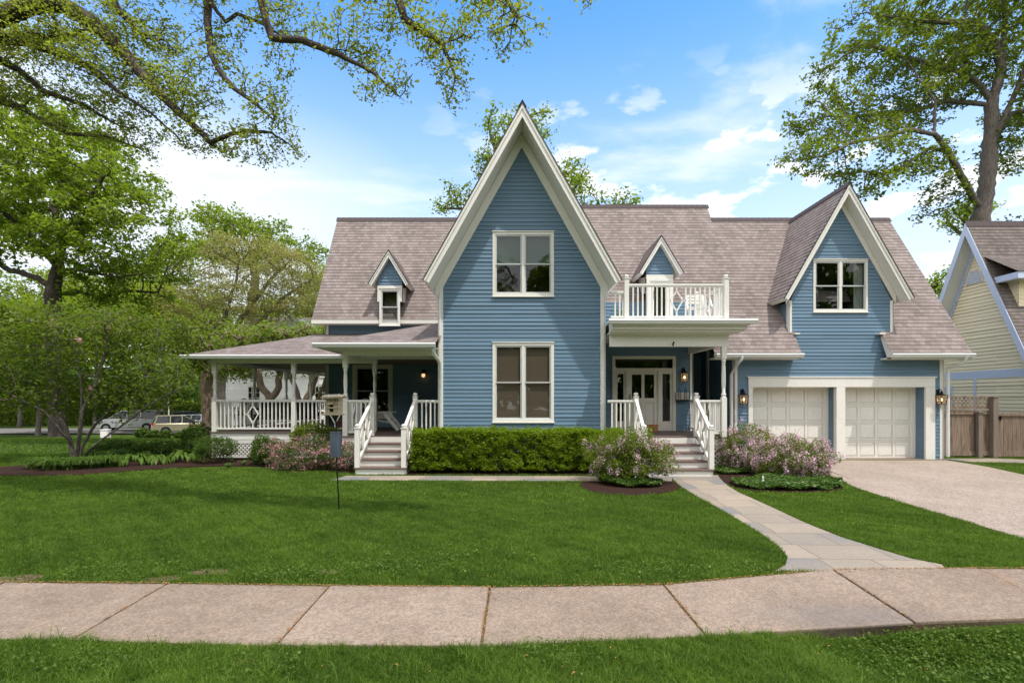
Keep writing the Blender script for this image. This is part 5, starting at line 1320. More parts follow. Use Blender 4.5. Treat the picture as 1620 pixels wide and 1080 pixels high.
for (px, d, py, rx, ry, m_), lb in zip(far, fl):
    _, n_ = simple_tree('broadleaf_tree', lb, px, 680, d, [BL(px, py, d, rx * .75, ry * .75, 5), BL(px - rx * .5, py + ry * .4, d, rx * .5, ry * .5, 4), BL(px + rx * .5, py + ry * .35, d - 1, rx * .5, ry * .5, 4), BL(px + rx * .1, py - ry * .5, d, rx * .5, ry * .4, 3)], M['greybark'], M[m_], 750, 0.65, 0.19, 46, 0.36, 0.6, group=GB, thr=-0.25, ns=.2); LN += n_
# trees beyond the yellow house and behind the garage
d = 44
for (px, py, rx, ry, dd, m_, lb) in [(1590, 400, 40, 70, 40, 'needle', 'dark conifer behind the ridge of the yellow house'), (1500, 470, 45, 50, 46, 'oakleaf', 'green tree in the gap between the blue and yellow houses'), (1530, 340, 25, 30, 48, 'oakleaf', 'small green treetop left of the conifer')]:
    _, n_ = simple_tree('background_tree' if m_ != 'needle' else 'conifer', lb, px, 680, dd, [BL(px, py, dd, rx, ry, 3), BL(px, py - ry * .6, dd, rx * .45, ry * .5, 2)], M['oakbark'], M[m_], 700, 0.5, 0.3, 34, 0.24, 0.38); LN += n_
# trunk between the lawn and the porch, and the many-stemmed tree seen through the porch
d = 27
s = [[P(328, 705, d), P(328, 640, d), P(327, 590, d), P(330, 540, d), P(335, 500, d)], [P(327, 590, d), P(380, 583, d), P(420, 570, d - 1)], [P(329, 560, d), P(290, 520, d), P(260, 500, d)]]
_, n_ = tree('shade_tree', 'straight brown trunk standing just left of the porch corner', tuple(s[0][0]), s, [BL(330, 530, d, 70, 35, 3), BL(290, 550, d, 50, 35, 3), BL(385, 560, d, 45, 30, 2.5), BL(420, 545, d, 45, 22, 2), BL(370, 590, d, 35, 18, 2)], 1100, 0.3, 0.28, 0.01, M['tanbark'], M['brightleaf'], 17, 0.14, 0.24, thr=-0.15, kill=.45); LN += n_
d = 25
s = [[P(428, 690, d), P(430, 640, d), P(428, 630, d)], [P(428, 632, d), P(412, 610, d), P(408, 590, d), P(404, 565, d), P(395, 540, d)], [P(430, 632, d), P(441, 612, d), P(443, 590, d), P(438, 565, d), P(440, 530, d)], [P(407, 590, d), P(385, 575, d), P(365, 560, d)]]
_, n_ = tree('crabapple_tree', 'tree forking low into two pale limbs, seen through the porch', tuple(s[0][0]), s, [BL(400, 540, d, 60, 25, 2.5), BL(450, 535, d, 50, 22, 2.5), BL(380, 580, d, 30, 18, 2), BL(450, 582, d, 22, 12, 2), BL(360, 555, d, 35, 25, 2)], 700, 0.28, 0.20, 0.01, M['tanbark'], M['brightleaf'], 22, 0.13, 0.22, thr=-0.1, kill=.42, expo=.35); LN += n_
s = [[P(485, 690, d), P(478, 650, d), P(470, 620, d), P(462, 600, d), P(450, 570, d)], [P(478, 645, d), P(492, 620, d), P(500, 585, d), P(520, 540, d)], [P(478, 650, d), P(505, 630, d), P(515, 600, d), P(540, 560, d)]]
_, n_ = tree('crabapple_tree', 'tree forking into three limbs, right of the two limbed one behind the porch', tuple(s[0][0]), s, [BL(480, 535, d, 55, 25, 2.5), BL(520, 530, d, 50, 22, 2.5), BL(480, 580, d, 18, 10, 1.5)], 600, 0.28, 0.20, 0.01, M['tanbark'], M['brightleaf'], 22, 0.13, 0.22, thr=-0.1, kill=.42, expo=.35); LN += n_

# magnolia in the bed
d = 14.6
bx = P(128, 727, d)
s = [[P(118, 732, d), P(112, 700, d), P(100, 668, d), P(85, 645, d + .4), P(60, 610, d + .5)],
     [P(120, 730, d), P(126, 690, d - .3), P(130, 650, d - .4), P(128, 600, d - .5), P(118, 540, d - .5)],
     [P(124, 731, d), P(133, 700, d + .2), P(150, 672, d + .2), P(178, 645, d + .3), P(215, 610, d + .3), P(250, 570, d + .3)],
     [P(128, 730, d), P(140, 712, d - .2), P(165, 692, d - .4), P(200, 668, d - .5), P(235, 640, d - .6), P(290, 612, d - .6)],
     [P(114, 705, d), P(95, 680, d - .4), P(70, 650, d - .6), P(30, 630, d - .6)],
     [P(130, 650, d - .4), P(150, 610, d - .4), P(170, 550, d - .3), P(165, 500, d - .3)], [P(85, 645, d + .4), P(95, 600, d + .6), P(80, 540, d + .6)]]
bl = [BL(110, 525, d, 95, 55, 1.6), BL(200, 540, d, 80, 60, 1.5), BL(50, 550, d, 80, 55, 1.6), BL(270, 590, d, 55, 40, 1.2), BL(40, 620, d, 80, 35, 1.5), BL(160, 610, d + .6, 110, 35, 1.2), BL(220, 625, d, 70, 28, 1.1), BL(-20, 580, d, 60, 50, 1.4), BL(110, 640, d + .8, 60, 22, .8)]
mag, n_ = tree('magnolia', 'spreading many stemmed magnolia with a few pink blossoms in the left bed', tuple(s[0][0]), s, bl, 4200, 0.13, 0.095, 0.0040, M['greybark'], M['magleaf'], 10, 0.085, 0.13, thr=-0.02, ns=1.1, kill=.2, iters=160, infl=3.0, expo=.5, category='tree'); LN += n_
fb = blob_points(bl, 26, 4)
fl_ = []
for p in fb:
    if p[0] < P(90, 0, d).x: continue
    q = rng.normal(0, 0.05, (10, 3)) + p; fl_.append(q)
leaf_cards(np.concatenate(fl_) - np.array(mag.location), 0.075, M['pinkpetal'], 'blossom', mag, up=.3, aspect=.7)

# overhanging tree: the trunk stands outside the frame on the left, limbs reach over the lawn
M['overleaf'] = m_leaf('young_oak_leaves', (0.105, 0.135, 0.014), (0.31, 0.37, 0.065), 0.55, 0.03, pscale=1.2)
d = 8.0
def Q(px, py, dd=8.0): return P(px, py, dd)
trunk = [(-11.2, 9.0, -0.05), (-11.1, 8.9, 3.0), (-10.8, 8.6, 5.8), tuple(Q(-190, 90, 8.6)), tuple(Q(-60, 58, 8.3)), tuple(Q(0, 28, 8.1)), tuple(Q(60, 5, 8)), tuple(Q(100, 8, 8)), tuple(Q(150, 38, 8)), tuple(Q(200, 88, 7.9)), tuple(Q(235, 130, 7.8)), tuple(Q(275, 170, 7.7)), tuple(Q(318, 210, 7.7)), tuple(Q(333, 226, 7.7))]
S_ = [trunk,
  [Q(333, 226, 7.7), Q(345, 235, 7.7), Q(360, 245, 7.7), Q(372, 232, 7.6)], [Q(333, 226, 7.7), Q(325, 228, 7.6), Q(323, 240, 7.6)],
  [Q(338, 224, 7.7), Q(365, 212, 7.6), Q(390, 207, 7.5), Q(430, 210, 7.4), Q(460, 230, 7.3), Q(478, 250, 7.3)],
  [Q(205, 92, 7.9), Q(208, 105, 7.8), Q(210, 118, 7.8), Q(197, 114, 7.8), Q(193, 126, 7.8), Q(203, 136, 7.8), Q(215, 136, 7.8), Q(228, 128, 7.8)],
  [Q(-190, 90, 8.6), Q(-90, 70, 8.5), Q(0, 60, 8.4), Q(40, 66, 8.3), Q(90, 82, 8.2), Q(140, 105, 8.1), Q(180, 140, 8.0), Q(240, 180, 7.9), Q(290, 225, 7.8)],
  [Q(0, 60, 8.4), Q(50, 58, 8.4), Q(100, 60, 8.4), Q(135, 47, 8.4)],
  [Q(-190, 90, 8.6), Q(-100, 110, 9.0), Q(0, 160, 8.9), Q(35, 172, 8.8), Q(75, 195, 8.7), Q(110, 212, 8.6), Q(170, 216, 8.5), Q(220, 235, 8.4), Q(250, 255, 8.3)],
  [Q(-100, 80, 8.8), Q(-40, 85, 8.8), Q(0, 95, 8.8), Q(35, 115, 8.7), Q(70, 145, 8.7), Q(130, 165, 8.6), Q(190, 200, 8.5)],
  [Q(35, 172, 8.8), Q(50, 155, 8.7), Q(75, 150, 8.6)], [Q(75, 5, 8), Q(90, 40, 8.0), Q(78, 60, 8.0)],
  # high limb above the frame, hanging shoots drop from it
  [(-11.1, 8.9, 3.6), (-10.9, 8.7, 6.2), tuple(Q(-160, -60, 8.4)), tuple(Q(60, -110, 8.0)), tuple(Q(250, -70, 7.7)), tuple(Q(330, -25, 7.5)), tuple(Q(328, 30, 7.4)), tuple(Q(333, 80, 7.4)), tuple(Q(345, 110, 7.3)), tuple(Q(370, 140, 7.2)), tuple(Q(405, 165, 7.1)), tuple(Q(440, 195, 7.0))],
  [Q(330, 0, 7.4), Q(356, 35, 7.4), Q(375, 22, 7.4), Q(415, 38, 7.3), Q(450, 60, 7.2)],
  [Q(250, -70, 7.7), Q(350, -60, 7.2), Q(410, -20, 7.0), Q(420, 30, 6.9), Q(430, 60, 6.9), Q(480, 64, 6.8), Q(540, 88, 6.7), Q(590, 115, 6.6), Q(640, 160, 6.6)],
  [Q(350, -60, 7.2), Q(500, -90, 6.9), Q(620, -30, 6.6), Q(640, 30, 6.5), Q(700, 70, 6.4), Q(720, 120, 6.4)],
  [Q(500, -90, 6.9), Q(700, -60, 6.6), Q(790, -20, 6.4), Q(820, 30, 6.3)], [Q(700, -60, 6.6), Q(860, -60, 6.3), Q(930, -8, 6.2)],
  [Q(60, -110, 8.0), Q(160, -40, 7.9), Q(190, 20, 7.9), Q(230, 60, 7.8)]]
bl = [BL(130, 60, 8.2, 150, 60, .9), BL(210, 110, 8.0, 120, 60, .8), BL(80, 130, 8.6, 130, 50, .8), BL(290, 140, 7.7, 70, 45, .6), BL(170, 190, 8.4, 120, 40, .6), BL(310, 215, 7.7, 60, 30, .5), BL(410, 225, 7.4, 75, 35, .5), BL(430, 180, 7.1, 50, 30, .5), BL(345, 60, 7.4, 45, 50, .5), BL(420, 130, 7.1, 60, 25, .4),
      BL(450, 25, 7.2, 60, 45, .5), BL(560, 60, 6.8, 70, 45, .5), BL(610, 130, 6.6, 50, 35, .4), BL(690, 70, 6.4, 55, 50, .4), BL(715, 130, 6.4, 35, 35, .35), BL(800, 30, 6.3, 55, 40, .4), BL(850, 60, 6.3, 20, 18, .25), BL(930, 0, 6.2, 20, 8, .3), BL(350, 20, 7.6, 60, 30, .5), BL(230, 40, 8.0, 60, 40, .6), BL(640, 10, 6.6, 70, 35, .4), BL(745, 10, 6.5, 60, 40, .4), BL(700, 40, 6.45, 60, 60, .4), BL(590, 20, 6.7, 60, 30, .4), BL(810, 50, 6.3, 45, 35, .35), BL(715, 150, 6.4, 25, 28, .3), BL(-60, 90, 8.8, 100, 100, 1), BL(20, 30, 8.6, 100, 50, .8)]
ov, n_ = tree('overhanging_oak', 'gnarled dark limbs with sparse young leaves reaching in at the top left', trunk[0], S_, bl, 5600, 0.075, 0.44, 0.0014, M['oakbark'], M['overleaf'], 10, 0.045, 0.06, thr=-0.08, ns=1.3, infl=1.3, kill=0.11, expo=.72, maxcnt=6, drop=.18, iters=120, wob=.26, up=-.05, flat=.8); LN += n_

# ------------------------------------------------------------------ shrubs
def bush(name, label, c, rad, n, size, leafm, group=None, flowers=None, stems=7, lump=0.22, aspect=.55, cat='shrub', zflat=.9, shell=0.35, up=.4, pclump=26, fsz=.028, fspread=(.035, .035, .05), openness=-.25):
    c = Vector(c); g0 = float(ground(c.x, c.y)) if c.y > 20 else 0.0; t = thing(name, label, cat, (c.x, c.y, g0), group=group)
    loc = np.array(t.location); off = Vector(rng.uniform(-40, 40, 3))
    def surf(m):
        out = []
        while len(out) < m:
            v = rng.normal(0, 1, 3); v /= np.linalg.norm(v)
            if v[2] < -0.75: continue
            k = 1 + lump * noise.noise(Vector(v) * 2.1 + off) * 1.6 + lump * .7 * noise.noise(Vector(v) * 5 + off)
            rr = k * (1 - shell * rng.uniform() ** 1.6)
            p = np.array(c) + v * rr * np.array(rad)
            if noise.noise(Vector(p) * (1.6 / max(rad)) * 2 + off) < openness and rng.uniform() < .85: continue
            if p[2] < g0 + 0.04: p[2] = g0 + rng.uniform(0.04, .15)
            out.append(p)
        return np.array(out)
    b = MB()
    for i in range(stems):
        a = 2 * math.pi * i / stems + rng.uniform(-.3, .3); r0 = .08 * rad[0]
        base = Vector((c.x + math.cos(a) * r0, c.y + math.sin(a) * r0 * .6, g0)); k = rng.uniform(.55, .85)
        tip = Vector((c.x + math.cos(a) * rad[0] * k, c.y + math.sin(a) * rad[1] * k, c.z + rad[2] * rng.uniform(0, .6)))
        m_ = base.lerp(tip, .45) + Vector((0, 0, .12 * rad[2])); b.tube([base, m_, tip], [.016, .011, .005], 5)
        for j in range(3):
            q = m_.lerp(tip, rng.uniform(0, .6)); e = q + Vector(rng.normal(0, 1, 3)) * .3 * rad[0]; e.z = max(e.z, g0 + .03); b.tube([q, e], [.008, .003], 4)
    o = b.build('stems', M['stem'], t, recalc=False); o.matrix_parent_inverse = Matrix.Translation(-Vector(t.location))
    leaf_cards(surf(n) - loc, size, leafm, 'foliage', t, up=up, aspect=aspect)
    if flowers:
        fm, k = flowers; cen = surf(k * 2); cen = cen[(cen[:, 1] < c.y + rad[1] * .4)][:k]
        out = (cen - np.array(c)); cen = np.array(c) + out * 1.03
        q = np.repeat(cen, pclump, axis=0) + rng.normal(0, 1, (len(cen) * pclump, 3)) * np.array(fspread)
        leaf_cards(q - loc, fsz, fm, 'blossom', t, up=.2, aspect=.75)
    return t
M['lilac'] = m_leaf('lilac_petals', (0.60, 0.33, 0.47), (0.92, 0.70, 0.80), .35, .03, tcol=(.8, .55, .65))
M['azalea'] = m_leaf('azalea_petals', (0.50, 0.17, 0.26), (0.80, 0.45, 0.50), .35, .03, tcol=(.8, .35, .45))
M['lilacleaf'] = m_leaf('lilac_leaves', (0.058, 0.1, 0.01), (0.185, 0.25, 0.03), .45, 0.03)
M['shrubleaf'] = m_leaf('shrub_leaves', (0.0322, 0.0782, 0.0138), (0.1092, 0.1898, 0.0322), .4, 0.03)
M['hedgeleaf'] = m_leaf('hedge_leaves', (0.075, 0.135, 0.007), (0.24, 0.345, 0.018), .5, .03, patch=.5, pscale=4)
bush('lilac_bush', 'airy lilac shrub in the round mulch bed in front of the entry steps', P(997, 722, 11.1), (.95, .75, .56), 15000, .042, M['lilacleaf'], flowers=(M['lilac'], 120), stems=11, shell=.75, openness=-.18, pclump=40, fspread=(.028, .028, .055), fsz=.026)
bush('lilac_bush', 'denser lilac shrub right of the entry steps, below the porch column', P(1180, 712, 13.0), (.82, .7, .62), 11000, .042, M['lilacleaf'], flowers=(M['lilac'], 230), stems=9, shell=.5, pclump=42, fspread=(.03, .03, .055), fsz=.027, group=None)
bush('lilac_bush', 'lilac shrub nearest the driveway, in front of the left garage door', P(1252, 729, 11.9), (.92, .7, .58), 11000, .042, M['lilacleaf'], flowers=(M['lilac'], 260), stems=9, shell=.5, pclump=42, fspread=(.03, .03, .055), fsz=.027)
bush('azalea_bush', 'low pink azalea in bloom, left of the birdhouse pole', P(487, 722, 13.2), (.95, .6, .48), 13000, .032, M['shrubleaf'], flowers=(M['azalea'], 270), stems=8, pclump=16, fspread=(.05, .05, .022))
bush('azalea_bush', 'small pink azalea tucked against the left steps', P(548, 723, 12.9), (.36, .4, .42), 3000, .032, M['shrubleaf'], flowers=(M['azalea'], 85), stems=5, pclump=14, fspread=(.04, .04, .02))
bush('azalea_bush', 'pink azalea at the left end of the azaleas, in front of the lattice', P(440, 715, 13.8), (.45, .4, .34), 3500, .032, M['shrubleaf'], flowers=(M['azalea'], 80), stems=5, pclump=14, fspread=(.04, .04, .02))
bush('viburnum', 'green leafy shrub rising behind the pink azaleas', P(500, 694, 14.2), (.75, .4, .42), 6000, .05, M['lilacleaf'], stems=6)
bush('viburnum', 'small dark green shrub in front of the porch lattice', P(418, 714, 14.0), (.38, .35, .42), 4000, .05, M['shrubleaf'], stems=5)
bush('boxwood', 'rounded green shrub at the far left corner of the porch', P(340, 710, 14.3), (.55, .45, .36), 7000, .035, M['shrubleaf'], stems=6)
bush('boxwood', 'taller dark shrub behind the rounded one at the porch corner', P(312, 697, 15.3), (.48, .45, .50), 6000, .04, M['darkleaf'], stems=6)
bush('juniper', 'dark dense shrub in the left bed behind the hostas', P(190, 713, 16.3), (.85, .6, .32), 7000, .05, M['darkleaf'], stems=6)
bush('juniper', 'long low dark shrub between the magnolia and the porch', P(262, 712, 16.0), (.95, .5, .28), 7000, .05, M['shrubleaf'], stems=6)
# clipped hedge
t_ = thing('clipped_hedge', 'clipped bright green hedge under the tall front windows', 'hedge', (0.35, 12.6, 0))
off = Vector((3, 5, 7)); pts = []
X0, X1, Y0, Y1, ZT = -2.36, 2.72, 12.18, 13.10, 1.02
while len(pts) < 85000:
    x = rng.uniform(X0, X1); u = rng.uniform()
    if u < .60: p = [x, Y0, rng.uniform(.12, ZT)]; nrm = (0, -1, 0)
    elif u < .86: p = [x, rng.uniform(Y0, Y1), ZT]; nrm = (0, 0, 1)
    else: p = [X0 if rng.uniform() < .5 else X1, rng.uniform(Y0, Y1), rng.uniform(.12, ZT)]; nrm = (-1 if p[0] == X0 else 1, 0, 0)
    v = Vector(p); k = noise.noise(v * 2.4 + off) * .10 + noise.noise(v * 7 + off) * .07
    if noise.noise(v * 5.5 + off * 2) < -.10 - .45 * (p[2] - .3) and rng.uniform() < .9: continue
    round_ = -0.10 * max(0, (p[2] - .75) / .27) ** 2 if u < .6 or u > .86 else 0
    q = v + Vector(nrm) * (k + round_ - abs(rng.normal(0, .07))) + Vector(rng.normal(0, .014, 3)); 
    if q.z > .05: pts.append(tuple(q))
for _ in range(26000): pts.append((rng.uniform(X0 + .08, X1 - .08), rng.uniform(Y0 + .10, Y1 - .1), rng.uniform(.15, ZT - .08)))
for _ in range(190):      # stray shoots
    x, y = rng.uniform(X0, X1), rng.uniform(Y0, Y1); L_ = rng.uniform(.04, .13)
    for k in range(7): pts.append((x + rng.normal(0, .012), y + rng.normal(0, .012), ZT - .02 + L_ * k / 6 + rng.normal(0, .006)))
leaf_cards(np.array(pts) - np.array(t_.location), .040, M['hedgeleaf'], 'foliage', t_, up=.35, aspect=.6)
b = MB()
for i in range(60):
    x = rng.uniform(X0 + .1, X1 - .1); y = rng.uniform(Y0 + .18, Y1 - .2); z = 0
    p = Vector((x, y, 0)); 
    for j in range(2):
        e = Vector((x + rng.normal(0, .22), y + rng.normal(0, .12), rng.uniform(.6, .92))); b.tube([p, p.lerp(e, .5) + Vector(rng.normal(0, .04, 3)), e], [.014, .009, .004], 4)
        b.tube([p.lerp(e, .4), p.lerp(e, .4) + Vector((rng.normal(0, .2), -abs(rng.normal(0, .15)), .1))], [.007, .003], 4)
o = b.build('stems', M['stem'], t_, recalc=False); o.matrix_parent_inverse = Matrix.Translation(-Vector(t_.location))

# strap leaved and broad leaved perennials
M['strap'] = m_leaf('strap_leaf', (0.045, 0.100, 0.014), (0.125, 0.210, 0.040), .35, .04, pscale=2)
M['hosta'] = m_leaf('hosta_leaf', (0.055, 0.115, 0.014), (0.12, 0.205, 0.028), .35, .03, pscale=2)
def strap_plant(name, label, x, y, r, h, n, w=.016, mat='strap', group=None):
    t = thing(name, label, 'plant', (x, y, .02), group=group); vs, fs = [], []
    for i in range(n):
        a = rng.uniform(0, 2 * math.pi); L = rng.uniform(.5, 1.15); d_ = Vector((math.cos(a), math.sin(a), 0)); s = Vector((-d_.y, d_.x, 0)) * w * rng.uniform(.7, 1.3); p0 = Vector(rng.normal(0, r * .15, 3)); p0.z = 0
        b0 = len(vs); K = 5
        for k in range(K):
            f = k / (K - 1); c = p0 + d_ * (r * L * f ** 1.3) + Vector((0, 0, h * L * (1.5 * f - 1.0 * f * f * (1.0 + .3 * L)) * 1.6)); wf = (1 - f) ** .6
            vs += [tuple(c - s * wf), tuple(c + s * wf)]
        fs += [(b0 + 2 * k, b0 + 2 * k + 1, b0 + 2 * k + 3, b0 + 2 * k + 2) for k in range(K - 1)]
    np_mesh('leaves', vs, fs, M[mat], t, rnd=np.repeat(rng.uniform(0, 1, n), 4)); return t
def hosta(label, x, y, r, n=46, group=None, s=.105):
    t = thing('hosta', label, 'plant', (x, y, .02), group=group); vs, fs = [], []
    for i in range(n):
        a = rng.uniform(0, 2 * math.pi); q = rng.uniform(.15, 1) ** .6; d_ = Vector((math.cos(a), math.sin(a), 0)); sd = Vector((-d_.y, d_.x, 0)); L = s * rng.uniform(.8, 1.2); W = L * .36
        c0 = d_ * (r * q * .75); z0 = .30 * (1.15 - q * .75) * (r / .4)
        P0 = c0 + Vector((0, 0, z0)); 
        prof = [(0, .15, 0), (.35, 1.0, .03), (.7, .75, .01), (1, .05, -.06)]; b0 = len(vs)
        for f, wf, dz in prof:
            c = P0 + d_ * (L * f) + Vector((0, 0, dz - .07 * f)); vs += [tuple(c - sd * W * wf + Vector((0, 0, .02 * wf))), tuple(c), tuple(c + sd * W * wf + Vector((0, 0, .02 * wf)))]
        for k in range(3): fs += [(b0 + 3 * k, b0 + 3 * k + 1, b0 + 3 * k + 4, b0 + 3 * k + 3), (b0 + 3 * k + 1, b0 + 3 * k + 2, b0 + 3 * k + 5, b0 + 3 * k + 4)]
    np_mesh('leaves', vs, fs, M['hosta'], t, rnd=np.repeat(rng.uniform(0, 1, n), 6)); return t
GD = 'strap leaved clumps in the left bed'
for i, (px, py, lb) in enumerate([(60, 742, 'small grassy clump at the far left tip of the mulch bed'), (88, 744, 'grassy clump second from the left tip of the bed'), (115, 743, 'strap leaved clump directly under the magnolia stems'), (145, 741, 'strap leaved clump just right of the magnolia stems'), (172, 739, 'full strap leaved clump left of the hostas'), (155, 730, 'taller strap leaved clump behind the others near the magnolia'), (180, 728, 'dark strap leaved clump behind the left hosta'), (385, 737, 'thin bulb leaves in front of the lattice'), (362, 741, 'tiny bulb leaves at the mulch edge below the lattice')]):
    x, y = PG(px, py); big = i < 7
    strap_plant('daylily', lb, x, y, .52 if big else .16, .40 if big else .20, 230 if big else 26, .013, group=GD)
for px, py, r, lb in [(212, 737, .44, 'large hosta clump at the left of the hosta row'), (248, 735, .36, 'middle hosta clump of the row in the mulch'), (290, 731, .48, 'rightmost broad hosta clump beside the rounded shrub'), (228, 729, .36, 'hosta behind the gap of the front two')]:
    x, y = PG(px, py); hosta(lb, x, y, r, 120, 'hostas in the left bed')
M['pachy'] = m_leaf('ground_cover_leaf', (0.020, 0.060, 0.010), (0.085, 0.165, 0.022), .3, .08, patch=.4, pscale=3)
def cover(poly, n, h, label):
    poly = np.array(poly); a, c = poly.min(0), poly.max(0); q = rng.uniform(a, c, (n, 2)); q = q[inside(poly, q[:, 0], q[:, 1])]
    k = np.array([noise.noise(Vector((x * 2.2, y * 2.2, 3))) for x, y in q]) 
    z = .03 + h * np.clip(.7 + k * .8, .15, 1.3) * rng.uniform(.35, 1, len(q)) ** .5
    # thin out at the rim
    o = leaf_cards(np.column_stack([q, z]), .060, M['pachy'], 'ground_cover', up=1.2, aspect=.5); tag(o, label, kind='stuff')
cR = smooth_poly([PG(*p) for p in [(1152, 766), (1172, 775), (1250, 780), (1328, 777), (1335, 768), (1318, 760), (1240, 756), (1170, 760)]], 2)
cover(cR, 16000, .13, 'dark green ground cover around the lilac by the driveway')
cR2 = smooth_poly([PG(*p) for p in [(1128, 752), (1185, 753), (1200, 745), (1180, 738), (1130, 740)]], 1)
cover(cR2, 7000, .12, 'ground cover strip beside the entry steps')
cC = smooth_poly([PG(*p) for p in [(945, 768), (985, 774), (1040, 774), (1052, 768), (1035, 762), (950, 761)]], 1)
cover(cC, 5500, .16, 'low ground cover around the lilac in the mulch')
print('leaves', LN)
# ================================================================== NEIGHBOURS, FENCE, CARS, SMALL THINGS
# --- yellow house at the right: its gable end faces the driveway (a plane of constant x)
_old = set(bpy.data.objects)
yh = thing('yellow_house', 'pale yellow clapboard house with lavender blue trim behind the wooden fence', 'house', (17, 19, 0))
nx_ = 17.0; yr = 18.85; zt = 8.2; kn = 2.2; xo = nx_ - .5
zw = zt - .42
strips('wall', [(-24.0, 0.0), (-13.5, 0.0), (-13.5, 1.9), (-(yr - (zw - 2.4) / kn), 2.4), (-yr, zw), (-(yr + (zw - 2.4) / kn), 2.4), (-24, 2.4)], (nx_, 0, 0), (0, -1, 0), (0, 0, 1), .125, .028, M['yellow'])
def npt(x, dy, off=0.0): return (x, yr + dy, zt - kn * abs(dy) - off)
yn, yf_ = -2.35, 2.6
zk = zt + kn * yn                  # where the near slope flares out
fy, fz_ = yr + yn - 1.3, zk - 1.25
roof_plane(None, [npt(xo, yn), npt(34, yn), npt(34, 0), npt(xo, 0)], 'shingle_b')
roof_plane(None, [(xo, fy, fz_), (34, fy, fz_), npt(34, yn), npt(xo, yn)], 'shingle_b')
roof_plane(None, [npt(34, yf_), npt(xo, yf_), npt(xo, 0), npt(34, 0)], 'shingle_b')
b = MB()
for i in range(60):
    a = xo - .03 + i * .3
    for sg in (-1, 1): b.prism([(a, yr, zt + .04), (a + .33, yr, zt + .03), (a + .33, yr + sg * .1, zt + .03 - .1 * kn), (a, yr + sg * .1, zt + .04 - .1 * kn)], (0, 0, .012))
b.build('ridge_cap', M['cap'])
b = MB(); q0, q1 = .03, .48
for yy in (yn, yf_): b.prism([npt(xo, yy, q0), npt(xo, 0, q0), npt(xo, 0, q1), npt(xo, yy, q1)], (-.03, 0, 0))
b.prism([npt(xo, yn, q0), npt(xo, yn, q1), (xo, fy, fz_ - .33), (xo, fy, fz_ - .03)], (-.03, 0, 0)); b.build('rake_board', M['bluetrim'])
b = MB()
for yy in (yn, yf_): b.prism([npt(xo + .002, yy, q0 + .005), npt(xo + .002, 0, q0 + .005), npt(xo + .002, 0, .42), npt(xo + .002, yy, .42)], (nx_ - xo - .02, 0, 0))
b.prism([npt(xo + .002, yn, .035), npt(xo + .002, yn, .42), (xo + .002, fy, fz_ - .30), (xo + .002, fy, fz_ - .04)], (nx_ - xo - .02, 0, 0)); b.build('soffit', M['white'])
b = MB()
for yy in (yn, yf_): b.prism([npt(nx_ - .04, yy, .425), npt(nx_ - .04, 0, .425), npt(nx_ - .04, 0, .72), npt(nx_ - .04, yy, .72)], (.02, 0, 0))
b.build('frieze_board', M['bluetrim'])
zb1 = P(0, 588, 17.2).z
b = MB(); b.box(nx_ - .03, nx_ + .0, 13.5, 24, 2.52, 2.80); b.build('band_board', M['bluetrim'])
b = MB(); b.box(nx_ - .035, nx_, 18.95, 19.05, 0, 2.52); b.build('corner_board', M['bluetrim'])
b = MB(); b.box(nx_ - .03, nx_, 19.95, 20.9, 1.2, 2.30); o = b.build('window', M['bluetrim']); b = MB(); b.box(nx_ - .035, nx_ - .028, 20.03, 20.82, 1.28, 2.22); o2 = b.build('pane', M['sash']); o2.parent = o
# half round vent
b = MB(); vy, vz = 19.02, 6.0; n = 14
ring_ = [(nx_ - .04, vy + .36 * math.cos(math.pi * i / n), vz + .50 * math.sin(math.pi * i / n)) for i in range(n + 1)]; b.prism(ring_, (.035, 0, 0)); vent = b.build('gable_vent', M['white'])
b = MB()
for i in range(6):
    z_ = vz + .05 + i * .075; hw_ = .31 * math.sqrt(max(0, 1 - ((z_ - vz) / .49) ** 2)); b.box(nx_ - .062, nx_ - .042, vy - hw_, vy + hw_, z_, z_ + .03)
o = b.build('slats', M['bluetrim']); o.parent = vent
# dormer on its front slope, seen at the edge of the photograph
b = MB(); dx0, dy0 = 17.3, 17.0
strips('wall', [(16.95, 4.6), (24, 4.6), (24, 5.75), (16.95, 5.75)], (0, dy0 + .35, 0), (1, 0, 0), (0, 0, 1), .125, .012, M['yellow'])
strips('wall', [(-(dy0 + 1.0), 4.6), (-(dy0 + .35), 4.6), (-(dy0 + .35), 5.75), (-(dy0 + 1.0), 5.75)], (16.95, 0, 0), (0, -1, 0), (0, 0, 1), .125, .012, M['yellow'])
b = MB(); b.box(16.6, 24, dy0, dy0 + 1.0, 5.752, 5.80); b.build('soffit', M['white'])
b = MB(); b.box(16.6, 24, dy0 - .03, dy0, 5.74, 5.95); b.box(16.57, 16.6, dy0 - .03, dy0 + 1.0, 5.74, 5.95); b.build('fascia', M['bluetrim'])
roof_plane(None, [(16.56, dy0 - .05, 5.96), (24, dy0 - .05, 5.96), (24, dy0 + 1.4, 6.9), (16.56, dy0 + 1.4, 6.9)], 'shingle_b')
strips('wall', [(17, 0), (34, 0), (34, 2.0), (17, 2.0)], (0, 13.5, 0), (1, 0, 0), (0, 0, 1), .125, .012, M['yellow'])
for o in list(bpy.data.objects):
    if o not in _old and o.parent is None and o != yh: o.parent = yh; o.matrix_parent_inverse = Matrix.Translation(-Vector(yh.location))

